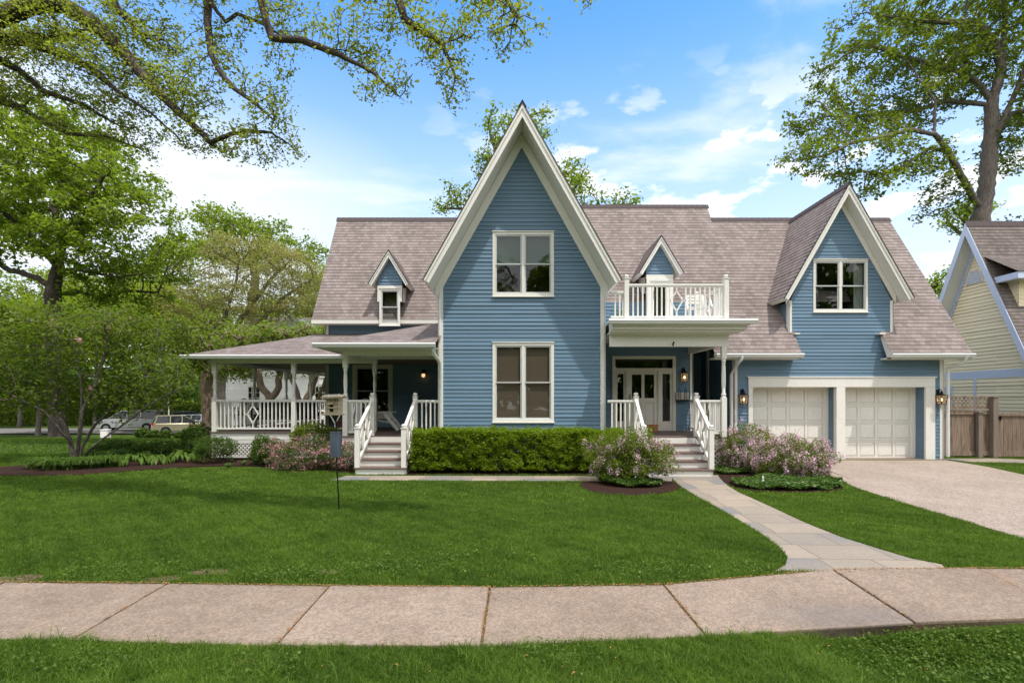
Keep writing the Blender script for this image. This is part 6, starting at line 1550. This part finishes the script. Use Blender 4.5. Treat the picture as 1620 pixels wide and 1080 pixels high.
# --- wooden fence: a boarded run with posts, lattice panel on its left part
_old = set(bpy.data.objects)
fz = 15.75
fence = thing('wooden_fence', 'weathered brown board fence with a lattice top beside the garage', 'fence', (13, fz, 0))
def boards(x0, x1, z0, z1, y, name='board_panel', gap=.006, w=.135):
    x = x0; b = MB(); i = 0
    while x < x1 - .02:
        e = min(x + w * rng.uniform(.85, 1.12), x1); b.box(x + gap / 2, e - gap / 2, y + rng.uniform(0, .008), y + .03, z0, z1 + rng.uniform(-.004, .004)); x = e
    return b.build(name, M['fence'])
XA = P(1499, 0, fz).x; XB = P(1545, 0, fz).x; XC = P(1568, 0, fz).x; XD = 19.0
zt1 = P(0, 650, fz).z
boards(12.98, XC, .12, zt1 - .05, fz)
b = MB(); b.box(12.98, XC, fz - .03, fz - .004, .06, .20); b.box(12.98, XC, fz - .03, fz - .004, zt1 - .10, zt1); b.box(12.98, XC, fz - .04, fz + .05, zt1, zt1 + .03); b.build('rail', M['fence'])
lattice('lattice_top', None, 13.02, XC - .12, zt1 + .12, zt1 + .40, fz, 'fence', w=.026, gap=.125, frame=.06)
b = MB(); b.box(XB - .07, XB + .07, fz - .15, fz - .04, 0, 1.36); b.box(XB - .10, XB + .10, fz - .18, fz - .01, 1.36, 1.39); b.box(XB - .06, XB + .06, fz - .155, fz - .035, 1.39, 1.42); b.build('post', M['fencepost'], bevel=.006)
b = MB(); b.box(XC - .075, XC + .075, fz - .16, fz - .01, 0, 1.82); b.box(XC - .09, XC + .09, fz - .175, fz + .005, 1.82, 1.85); b.build('post', M['fencepost'], bevel=.006)
for o in list(bpy.data.objects):
    if o not in _old and o.parent is None and o != fence: o.parent = fence; o.matrix_parent_inverse = Matrix.Translation(-Vector(fence.location))
_old = set(bpy.data.objects)
gate = thing('wooden_gate', 'weathered board gate with a black latch, right of the tall fence post', 'gate', (XC + .1, fz, 0))
boards(XC + .09, XD, .16, 1.32, fz - .03)
b = MB(); b.box(XC + .09, XD, fz - .06, fz - .034, .04, .20); b.box(XC + .09, XD, fz - .06, fz - .034, 1.27, 1.36); b.build('rail', M['fence'])
b = MB(); lx_ = XC + .20; b.tube([(lx_ - .08, fz - .07, 1.22), (lx_, fz - .08, 1.28), (lx_ + .04, fz - .08, 1.22), (lx_, fz - .08, 1.12)], .012, 6); b.box(lx_ - .03, lx_ + .05, fz - .075, fz - .06, 1.16, 1.26); b.build('latch', M['black'])
for o in list(bpy.data.objects):
    if o not in _old and o.parent is None and o != gate: o.parent = gate; o.matrix_parent_inverse = Matrix.Translation(-Vector(gate.location))

# --- white brick house behind the porch
_old = set(bpy.data.objects)
d = 36.0
wh = thing('white_brick_house', 'white painted brick house glimpsed through the left porch', 'house', (-16, d, -1))
xa, xb = P(357, 0, d).x, 6.0; zt_ = P(0, 596, d).z
wins = [(P(391, 0, d).x, P(413, 0, d).x, P(0, 650, d).z, P(0, 610, d).z), (P(497, 0, d).x, P(518, 0, d).x, P(0, 650, d).z, P(0, 610, d).z)]
strips('wall', [(xa, -1.4), (xb, -1.4), (xb, zt_), (xa, zt_)], (0, d, 0), (1, 0, 0), (0, 0, 1), .08, .003, M['brickwhite'], None, holes=[(a + .06, c - .06, e + .06, g_ - .06) for a, c, e, g_ in wins])
strips('wall', [(xa, zt_), (xb, zt_), (xb, zt_ + 2.7), (xa, zt_ + 2.7)], (0, d, 0), (1, 0, 0), (0, 0, 1), .2, .02, M['brickwhite'])
b = MB(); b.box(xa, xb, d - .06, d - .022, zt_ - .05, zt_ + .14); b.build('band_board', M['white'])
siding_left(None, [(-46, -1.4), (-d, -1.4), (-d, zt_ + 2.7), (-46, zt_ + 2.7)], xa, mat='brickwhite')
for a, c, e, g_ in wins:
    w_, (i0, i1, j0, j1) = window(None, a, c, e, g_, d, units=1, cas=.07)
    m_ = MB()
    for k in range(1, 3): m_.box(i0 + (i1 - i0) * k / 3 - .012, i0 + (i1 - i0) * k / 3 + .012, d - .03, d - .012, j0, j1)
    for k in range(1, 4): m_.box(i0, i1, d - .03, d - .012, j0 + (j1 - j0) * k / 4 - .012, j0 + (j1 - j0) * k / 4 + .012)
    o = m_.build('glazing_bars', M['white']); o.parent = w_
ez = zt_ + 2.7
roof_plane(None, [(xa - .4, d - .4, ez), (xb + .4, d - .4, ez), (xb + .4, d + 5, ez + 2.2), (xa - .4, d + 5, ez + 2.2)], 'shingle_b')
b = MB(); b.box(xa - .4, xb + .4, d - .42, d - .38, ez - .25, ez); b.build('fascia', M['white'])
# small front gable showing over the porch roof
gxx = P(463, 0, d - 1).x; gh = P(0, 500, d - 1).z; hw_ = 2.0
b = MB(); b.prism([(gxx - hw_, d - 1, gh - 1.1), (gxx + hw_, d - 1, gh - 1.1), (gxx, d - 1, gh - .12)], (0, 2, 0)); b.build('gable', M['brickwhite'])
b = MB(); 
for sg in (-1, 1): b.prism([(gxx, d - 1.15, gh), (gxx + sg * (hw_ + .2), d - 1.15, gh - 1.2), (gxx + sg * (hw_ + .2), d - 1.15, gh - 1.42), (gxx, d - 1.15, gh - .2)], (0, 2.3, 0))
b.box(gxx - hw_, gxx + hw_, d - 1.1, d - .98, gh - 1.3, gh - 1.12); b.build('rake_board', M['white'])
b = MB(); cxx = P(515, 0, d + 3).x; b.box(cxx - .5, cxx + .5, d + 3, d + 4, ez, gh - .4); b.build('chimney', M['terracotta'])
for o in list(bpy.data.objects):
    if o not in _old and o.parent is None and o != wh: o.parent = wh; o.matrix_parent_inverse = Matrix.Translation(-Vector(wh.location))

# --- cars
def car(name, label, cat, x, y, rz, col, L, W, Hh, prof_body, prof_glass, wheel_r, wx, group='cars parked along the street'):
    z = float(ground(x, y)) + .07
    t = thing(name, label, cat, (x, y, z), rz, group)
    paint = m_flat('car_paint', col, .25, .35, .6, .04)
    b = MB(); b.prism([(px_, -W / 2, pz_) for px_, pz_ in prof_body], (0, W, 0)); b.build('body', paint, t, bevel=.05, smooth=True)
    b = MB(); wi = .12; n = len(prof_glass)
    lo = [(a, c) for a, c in prof_glass]; zmax = max(c for a, c in lo); vs = []
    for s in (-1, 1):
        for a, c in lo: vs.append((a, s * (W / 2 - .03 - wi * (c - lo[0][1]) / (zmax - lo[0][1])), c))
    b.add(vs, [tuple(range(n)), tuple(range(2 * n - 1, n - 1, -1))] + [(i, i + n, (i + 1) % n + n, (i + 1) % n) for i in range(n)]); b.build('windows', M['carglass'], t, bevel=.02)
    # roof and pillars
    b = MB(); top = sorted([p for p in lo if p[1] > zmax - .12]); xa_, xb_ = top[0][0], top[-1][0]; wr = W / 2 - wi - .03
    b.box(xa_ - .02, xb_ + .02, -wr, wr, zmax - .02, zmax + .05); o = b.build('roof', paint, t, bevel=.02)
    b = MB(); z0g = lo[0][1]
    for s in (-1, 1):
        bot = [lo[0], [p for p in lo if abs(p[1] - z0g) < .06][-1]]
        ends = sorted(bot)
        b.bar((ends[0][0], s * (W / 2 - .03), z0g), (xa_, s * wr, zmax), .10, .07); b.bar((ends[1][0], s * (W / 2 - .03), z0g), (xb_, s * wr, zmax), .07, .06)
        for f in (.36, .66):
            xx = ends[0][0] + (ends[1][0] - ends[0][0]) * f * .9 + .1; b.bar((xx, s * (W / 2 - .03), z0g), (xx, s * wr, zmax), .08, .05)
    b.build('pillar', paint, t)
    for xx in wx:
        for s in (-1, 1):
            b = MB(); yy = s * (W / 2 - .10); b.tube([(xx, yy - .11, wheel_r), (xx, yy + .11, wheel_r)], wheel_r, 20); w_ = b.build('wheel', M['tyre'], t, smooth=True)
            b = MB(); b.tube([(xx, yy + s * .105, wheel_r), (xx, yy + s * .122, wheel_r)], wheel_r * .62, 16); b.build('rim', M['rim'], w_)
            b = MB(); b.tube([(xx, s * (W / 2 - .1), wheel_r + .02), (xx, s * (W / 2 + .006), wheel_r + .02)], wheel_r * 1.18, 20); b.build('wheel_arch', M['tyre'], w_)
    xr, xf = min(p[0] for p in prof_body), max(p[0] for p in prof_body)
    for s in (-1, 1):
        b = MB(); b.box(xr - .01, xr + .12, s * (W / 2 - .22) - .12, s * (W / 2 - .22) + .23 if s > 0 else s * (W / 2 - .22) + .12, .78, 1.05)
        b = MB(); yy = s * (W / 2 - .13); b.box(xr - .012, xr + .10, yy - .13, yy + .135, .78, 1.06); b.build('tail_light', M['tail'], t, bevel=.02)
        b = MB(); b.box(xf - .16, xf + .012, yy - .16, yy + .135, .66, .84); b.build('headlight', M['head'], t, bevel=.02)
    b = MB(); b.box(xr - .06, xr + .1, -W / 2 + .04, W / 2 - .04, .38, .60); b.box(xf - .1, xf + .06, -W / 2 + .04, W / 2 - .04, .34, .54); b.build('bumper', m_flat('bumper', tuple(c * .8 for c in col), .5), t, bevel=.03)
    b = MB(); b.box(xr - .03, xr + .005, -.28, .28, .70, .84); b.build('number_plate', M['white'], t)
    b = MB(); b.add([(xr + .02 - .0, -W / 2 + .22, 1.06), (xr + .02, W / 2 - .22, 1.06), (xa_ - .03, W / 2 - .30, zmax - .08), (xa_ - .03, -W / 2 + .30, zmax - .08)], [(0, 1, 2, 3)]); b.build('rear_window', M['carglass'], t, recalc=False)
    return t
suv_body = [(-2.3, .32), (2.25, .32), (2.33, .62), (2.28, .86), (1.30, 1.00), (-2.2, 1.06), (-2.34, .86), (-2.34, .5)]
suv_glass = [(-2.20, 1.04), (1.05, 1.00), (.35, 1.56), (.0, 1.66), (-1.75, 1.68), (-1.98, 1.60)]
van_body = [(-2.7, .35), (2.55, .35), (2.68, .65), (2.60, 1.02), (1.75, 1.22), (-2.7, 1.22), (-2.76, .8)]
van_glass = [(-2.66, 1.20), (1.60, 1.20), (.85, 1.85), (.5, 1.97), (-2.45, 1.98), (-2.62, 1.9)]
d = 47.0
car('parked_car', 'gold estate car parked with its tail lights towards the lawn', 'car', P(290, 0, d).x, d, math.radians(38), (.36, .32, .22), 4.6, 1.8, 1.7, suv_body, suv_glass, .34, (-1.4, 1.4))
car('parked_van', 'silver van parked half behind the magnolia stems', 'van', P(206, 0, 52).x, 52, math.radians(180 + 18), (.50, .52, .54), 5.4, 1.95, 2.0, van_body, van_glass, .36, (-1.7, 1.7))
car('parked_car', 'white car half hidden behind the brown trunk by the porch', 'car', P(322, 0, 54).x, 54, math.radians(28), (.62, .66, .72), 4.6, 1.8, 1.5, suv_body, [(a, 1.0 + (c - 1.0) * .75) for a, c in suv_glass], .33, (-1.4, 1.4))
car('parked_car', 'dark car behind the gold one', 'car', P(308, 0, 60).x, 60, math.radians(25), (.02, .022, .028), 4.6, 1.8, 1.7, suv_body, suv_glass, .34, (-1.4, 1.4))
# little round shrubs along the far pavement
for px, py, r, lb in [(226, 682, .42, 'darkest clipped ball at the left of the row'), (243, 682, .34, 'second ball shrub from the left of the row'), (261, 682, .34, 'middle ball shrub along the far pavement'), (284, 681, .28, 'ball shrub below the rear wheel of the gold car'), (300, 681, .36, 'paler ball shrub at the right end of the row')]:
    dd = 32.4; x_ = P(px, 0, dd).x; z_ = float(ground(x_, dd)); bush('ball_shrub', lb, (x_, dd, z_ + r * .8), (r, r, r * .8), 1400, .11, M['shrubleaf'], stems=3, group='ball shrubs along the far pavement')
    t_ = bpy.context.scene.objects[-1] if False else None
bush('low_hedge', 'low bright hedge strip by the trunk left of the porch', (P(322, 0, 33).x, 33, float(ground(0, 33)) + .4), (1.3, .6, .5), 3500, .10, M['brightleaf'], stems=4)
for i, (px, w_, lb) in enumerate([(60, 9, 'long dark hedge across the street at far left'), (200, 7, 'hedge across the street behind the van'), (330, 7, 'hedge across the street behind the dark car'), (-90, 9, 'hedge across the street outside the oak')]):
    dd = 64; x_ = P(px, 0, dd).x; bush('street_hedge', lb, (x_, dd, -.3), (w_, 1.5, 1.6), 9000, .30, M['shrubleaf'] if i % 2 else M['brightleaf'], stems=6, group='hedges across the street')
# far woods close the view along the skyline
pts = []
for i in range(34):
    a = -1.15 + i * .068; R_ = 125; cx_, cy_ = math.sin(a) * R_, math.cos(a) * R_; hh = rng.uniform(7, 12)
    v = rng.normal(0, 1, (1500, 3)); v /= np.linalg.norm(v, axis=1)[:, None]; v *= (1 - .25 * rng.uniform(0, 1, (1500, 1)))
    pts.append(v * [8, 6, hh * .75] + [cx_, cy_, hh * .5 - 1])
pts = np.concatenate(pts); pts = pts[pts[:, 2] > -1.6]
o = leaf_cards(pts, 1.3, M['oakleaf'], 'far_woods', up=.2, aspect=.8); tag(o, 'woods closing the view behind the houses', kind='stuff')

pts = []
for i in range(26):
    a = math.pi - 1.25 + i * .1; R_ = 36 + rng.uniform(-4, 6); cx_, cy_ = math.sin(a) * R_, math.cos(a) * R_; hh = rng.uniform(15, 19)
    v = rng.normal(0, 1, (1400, 3)); v /= np.linalg.norm(v, axis=1)[:, None]; v *= (1 - .3 * rng.uniform(0, 1, (1400, 1)))
    pts.append(v * [4.2, 3.5, hh * .5] + [cx_, cy_, hh * .5])
pts = np.concatenate(pts); pts = pts[pts[:, 2] > 0]
o = leaf_cards(pts, .9, M['oakleaf'], 'street_side_woods', up=.2, aspect=.8); tag(o, 'leafy trees on the near side of the street, facing the house', kind='stuff')
# --- birdhouse on a pole
dd = 8.35; xp = P(532, 0, dd).x
t_ = thing('birdhouse', 'rustic wooden birdhouse on a black pole with a slate blue baffle, in the lawn', 'birdhouse', (xp, dd, 0))
def loc_build(b, name, mat, parent, root, **k): o = b.build(name, mat, parent, **k); o.matrix_parent_inverse = Matrix.Translation(-Vector(root.location)); return o
zb = P(0, 656, dd).z
b = MB(); b.tube([(xp + .045, dd, 0), (xp + .0, dd, .95), (xp - .005, dd, zb)], .011, 8); loc_build(b, 'pole', M['black'], t_, t_)
b = MB(); zc0, zc1 = P(0, 722, dd).z, P(0, 684, dd).z; b.tube([(xp - .01, dd, zc0), (xp - .01, dd, zc1)], .088, 24); b.tube([(xp - .01, dd, zc1), (xp - .01, dd, zc1 + .01)], .092, 24); loc_build(b, 'baffle', M['baffle'], t_, t_, smooth=True)
xh = P(528, 0, dd).x; z0h = zb; 
b = MB(); b.box(xh - .125, xh + .14, dd - .13, dd + .13, z0h, z0h + .025)
for i in range(9): b.tube([(xh - .13 + i * .032, dd - .14, z0h + .012), (xh - .13 + i * .032 + rng.normal(0, .004), dd + .13, z0h + .014)], .017, 7)
o = loc_build(b, 'floor', M['birch'], t_, t_)
b = MB()
for i in range(7):
    for yy in (dd - .075, dd + .085):
        if yy < dd and i in (2, 3): b.tube([(xh - .085 + i * .031, yy, z0h + .17), (xh - .085 + i * .031, yy, z0h + .26)], .0165, 7); b.tube([(xh - .085 + i * .031, yy, z0h + .03), (xh - .085 + i * .031, yy, z0h + .05)], .0165, 7); continue
        b.tube([(xh - .085 + i * .031, yy, z0h + .03), (xh - .085 + i * .031 + rng.normal(0, .003), yy, z0h + .27)], .0165, 7)
for i in range(5):
    for s_ in (-1, 1): b.tube([(xh + .008 + s_ * .10, dd - .06 + i * .033, z0h + .03), (xh + .008 + s_ * .10, dd - .06 + i * .033, z0h + .27)], .0165, 7)
b.tube([(xh - .07, dd - .10, z0h + .11), (xh + .03, dd - .10, z0h + .115)], .012, 6); b.tube([(xh - .06, dd - .10, z0h + .175), (xh + .02, dd - .10, z0h + .18)], .02, 6)
o = loc_build(b, 'wall', M['birch'], t_, t_)
b = MB(); b.box(xh - .07, xh + .08, dd - .05, dd + .07, z0h + .03, z0h + .26); loc_build(b, 'inside', M['dark'], t_, t_)
b = MB()
for i in range(10): b.tube([(xh - .14 + i * .032, dd - .15 + rng.normal(0, .006), z0h + .275), (xh - .14 + i * .032, dd, z0h + .315 + rng.normal(0, .004)), (xh - .14 + i * .032, dd + .14, z0h + .285)], .019, 7)
loc_build(b, 'roof', M['birch'], t_, t_)

# --- furniture on the porches
def box_thing(name, label, cat, loc, group=None): return thing(name, label, cat, loc, 0, group)
# dark settee with black cushions
sx, sy = P(455, 0, 16.6).x, 16.5
t_ = thing('porch_settee', 'dark metal settee with black cushions on the left porch', 'settee', (sx, sy, DZ))
b = MB(); w_ = .95
for x_ in (-w_, w_):
    for y_ in (-.3, .32): b.box(x_ - .02, x_ + .02, y_ - .02, y_ + .02, 0, .62 if y_ < 0 else .86)
    b.box(x_ - .03, x_ + .03, -.33, .33, .60, .635)
b.box(-w_, w_, -.32, .32, .30, .34); b.box(-w_, w_, .30, .34, .82, .86)
for i in range(22): b.box(-w_ + .08 + i * .083, -w_ + .095 + i * .083, .305, .325, .36, .82)
b.build('frame', M['black'], t_, bevel=.004)
for k in range(3): b = MB(); b.box(-w_ + .05 + k * .61, -w_ + .65 + k * .61, -.32, .26, .345, .46); b.build('seat_cushion', M['cushion'], t_, bevel=.03); b = MB(); b.box(-w_ + .05 + k * .61, -w_ + .65 + k * .61, .20, .30, .46, .84); b.build('back_cushion', M['cushion'], t_, bevel=.03)
def metal_chair(name, label, x, y, rz, mat='black', s=1.0, group=None, cush=False):
    t = thing(name, label, 'chair', (x, y, DZ), rz, group)
    b = MB(); b.box(-.22, .22, -.22, .22, .43, .46); b.build('seat', M[mat], t, bevel=.006)
    for a in (-1, 1):
        for c in (-1, 1): b = MB(); b.tube([(a * .2, c * .2, .43), (a * .24, c * .25, 0)], .013, 6); b.build('leg', M[mat], t)
    b = MB(); b.tube([(-.2, .21, .44), (-.22, .27, .9), (0, .29, .96), (.22, .27, .9), (.2, .21, .44)], .013, 6)
    for i in range(4): b.tube([(-.12 + i * .08, .22, .45), (-.13 + i * .087, .28, .93)], .008, 5)
    for a in (-1, 1): b.tube([(a * .22, .25, .68), (a * .25, .0, .67), (a * .23, -.18, .62), (a * .21, -.2, .44)], .011, 6)
    b.build('backrest', M[mat], t)
    if cush: b = MB(); b.box(-.2, .2, -.2, .2, .46, .52); b.build('cushion', M['cushion'], t, bevel=.02)
    return t
metal_chair('bistro_chair', 'thin black metal chair near the left porch corner', P(372, 0, 16.3).x, 16.3, math.radians(-90))
metal_chair('bistro_chair', 'black metal chair with cushion right of the settee, facing left', P(495, 0, 16.3).x, 16.2, math.radians(-70), cush=True)
metal_chair('bistro_chair', 'black metal chair with its back to the dark wall near the birdhouse', P(516, 0, 17).x, 16.9, math.radians(-20), cush=True)
# terracotta pot with a plant
x_, y_ = P(541, 0, 15.6).x, 15.7
t_ = thing('flower_pot', 'terracotta pot with a green plant behind the porch rail', 'flower pot', (x_, y_, DZ)); b = MB(); b.lathe(0, 0, [(.11, 0), (.15, .25), (.17, .27), (.17, .32), (.14, .32), (.13, .26)], 16); b.build('pot', M['terracotta'], t_, smooth=True)
leaf_cards(rng.normal(0, .12, (350, 3)) + [0, 0, .46], .07, M['shrubleaf'], 'foliage', t_)
# white slatted armchair by the left steps
x_, y_ = P(607, 0, 15.6).x, 15.6
t_ = thing('garden_armchair', 'white low wooden armchair on the porch behind the left steps', 'armchair', (x_, y_, DZ))
for s_ in (-.28, .28):
    b = MB(); b.bar((-.42, s_, 0), (-.28, s_, .52), .03, .10, (1, 0, 0)); b.build('leg', M['white'], t_)
    b = MB(); b.bar((.50, s_, .02), (.10, s_, .50), .03, .10, (1, 0, 0)); b.build('leg', M['white'], t_)
    b = MB(); b.box(-.36, .32, s_ - .06, s_ + .06, .53, .56); b.build('armrest', M['white'], t_, bevel=.004)
b = MB()
for i in range(7): b.box(-.38 + i * .10, -.30 + i * .10, -.26, .26, .33 - i * .018, .355 - i * .018)
b.build('seat', M['white'], t_)
b = MB()
for i in range(5): b.bar((-.30, -.22 + i * .11, .30), (-.55, -.24 + i * .12, .95), .02, .09, (0, 1, 0))
b.build('backrest', M['white'], t_)
# tote bag on the wall, welcome box, balcony things
xt_, zt2 = P(1080, 0, 15.3).x, P(0, 627, 15.3).z
t_ = thing('tote_bag', 'cream canvas bag with black handles hanging beside the front door', 'bag', (xt_, 15.36, zt2))
b = MB(); b.prism([(-.19, -.03, .12), (.19, -.03, .12), (.17, -.06, -.11), (-.17, -.06, -.11)], (0, .07, 0)); b.build('bag_body', m_flat('canvas', (.55, .50, .44), .9), t_, bevel=.015)
b = MB(); b.prism([(-.175, -.066, -.02), (.175, -.066, -.02), (.165, -.068, -.125), (-.165, -.068, -.125)], (0, .085, 0)); 
b.v, b.f = [], []; b.prism([(-.18, -.066, -.09), (.18, -.066, -.09), (.175, -.068, -.14), (-.175, -.068, -.14)], (0, .085, 0)); b.build('bag_base', M['black'], t_)
b = MB()
for s_ in (-.09, .09): b.tube([(s_ - .03, -.075, -.09), (s_ - .03, -.07, .12), (s_ - .02, -.04, .22), (s_, -.01, .27), (s_ + .02, -.04, .22), (s_ + .03, -.07, .12), (s_ + .03, -.075, -.09)], .009, 6)
b.build('handles', M['black'], t_)
xm_ = P(1030, 0, 14.9).x
t_ = thing('flower_crate', 'small orange and green crate standing on the porch by the front door', 'crate', (xm_, 15.0, DZ)); b = MB(); b.box(-.20, .20, -.09, .09, 0, .20); b.box(-.22, .22, -.10, .10, .17, .20); b.build('crate', m_flat('painted_crate', (.42, .17, .06), .8, var=.5, scale=22), t_, bevel=.006)
b = MB(); b.box(-.15, -.05, -.096, -.09, .04, .14); b.box(.03, .12, -.096, -.09, .05, .13); b.build('painted_leaves', m_flat('leaf_paint', (.16, .22, .05), .8), t_)
t_ = thing('balcony_chair', 'white folding chair on the balcony behind the right end of the railing', 'chair', (4.80, 13.5, 3.70))
for s_ in (-.22, .22):
    b = MB(); b.bar((s_, -.22, 0), (s_, .18, .82), .025, .04, (1, 0, 0)); b.build('leg', M['white'], t_); b = MB(); b.bar((s_, .22, 0), (s_, -.2, .44), .025, .04, (1, 0, 0)); b.build('leg', M['white'], t_)
b = MB()
for i in range(5): b.box(-.23, .23, -.2 + i * .085, -.13 + i * .085, .43, .45)
b.build('seat', M['white'], t_); b = MB()
for i in range(3): b.box(-.23, .23, .10 + i * .03, .12 + i * .03, .58 + i * .09, .64 + i * .09)
b.build('backrest', M['white'], t_)
t_ = thing('balcony_planter', 'dark low planter on the balcony left of its door', 'planter', (2.95, 14.3, 3.70)); b = MB(); b.lathe(0, 0, [(.20, 0), (.26, .22), (.28, .25)], 14); b.build('bowl', M['terracotta'], t_, smooth=True); leaf_cards(rng.normal(0, .11, (260, 3)) + [0, 0, .34], .06, M['darkleaf'], 'foliage', t_)
# small white things in the beds and by the street
x_, y_ = PG(1207, 772); t_ = thing('garden_marker', 'little white spike standing in the ground cover by the path', 'garden marker', (x_, y_, .02)); b = MB(); b.lathe(0, 0, [(.028, 0), (.024, .12), (.012, .15), (.018, .20), (.005, .23)], 8); b.build('spike', M['white'], t_)
x_, y_ = PG(361, 727); t_ = thing('garden_ornament', 'small white stone ornament in the mulch before the lattice', 'garden ornament', (x_, y_, .03)); b = MB(); b.lathe(0, 0, [(.06, 0), (.10, .05), (.12, .12), (.09, .17), (.03, .2)], 9); b.build('stone', M['white'], t_, smooth=True)
dd = 36; x_ = P(167, 0, dd).x; z_ = float(ground(x_, dd)); t_ = thing('utility_box', 'small pale grey box on the lawn beyond the magnolia', 'utility box', (x_, dd, z_)); b = MB(); b.box(-.28, .28, -.15, .15, 0, .62); b.prism([(-.30, -.17, .62), (.30, -.17, .62), (.30, .17, .66), (-.30, .17, .66)], (0, 0, .05)); b.build('cabinet', M['sash'], t_, bevel=.02); b = MB(); b.box(-.22, .22, -.158, -.15, .06, .56); b.build('door', M['gutter'], t_)
dd = 56; x_ = P(267, 0, dd).x; z_ = float(ground(x_, dd)); t_ = thing('street_pole', 'slim white pole standing behind the gold car', 'pole', (x_, dd, z_)); b = MB(); b.lathe(0, 0, [(.10, 0), (.07, .3), (.055, 3.2), (.05, 4.6)], 10); b.build('shaft', M['white'], t_); b = MB(); b.box(-.2, .2, -.02, .02, 3.9, 4.3); b.build('plate', M['sash'], t_)
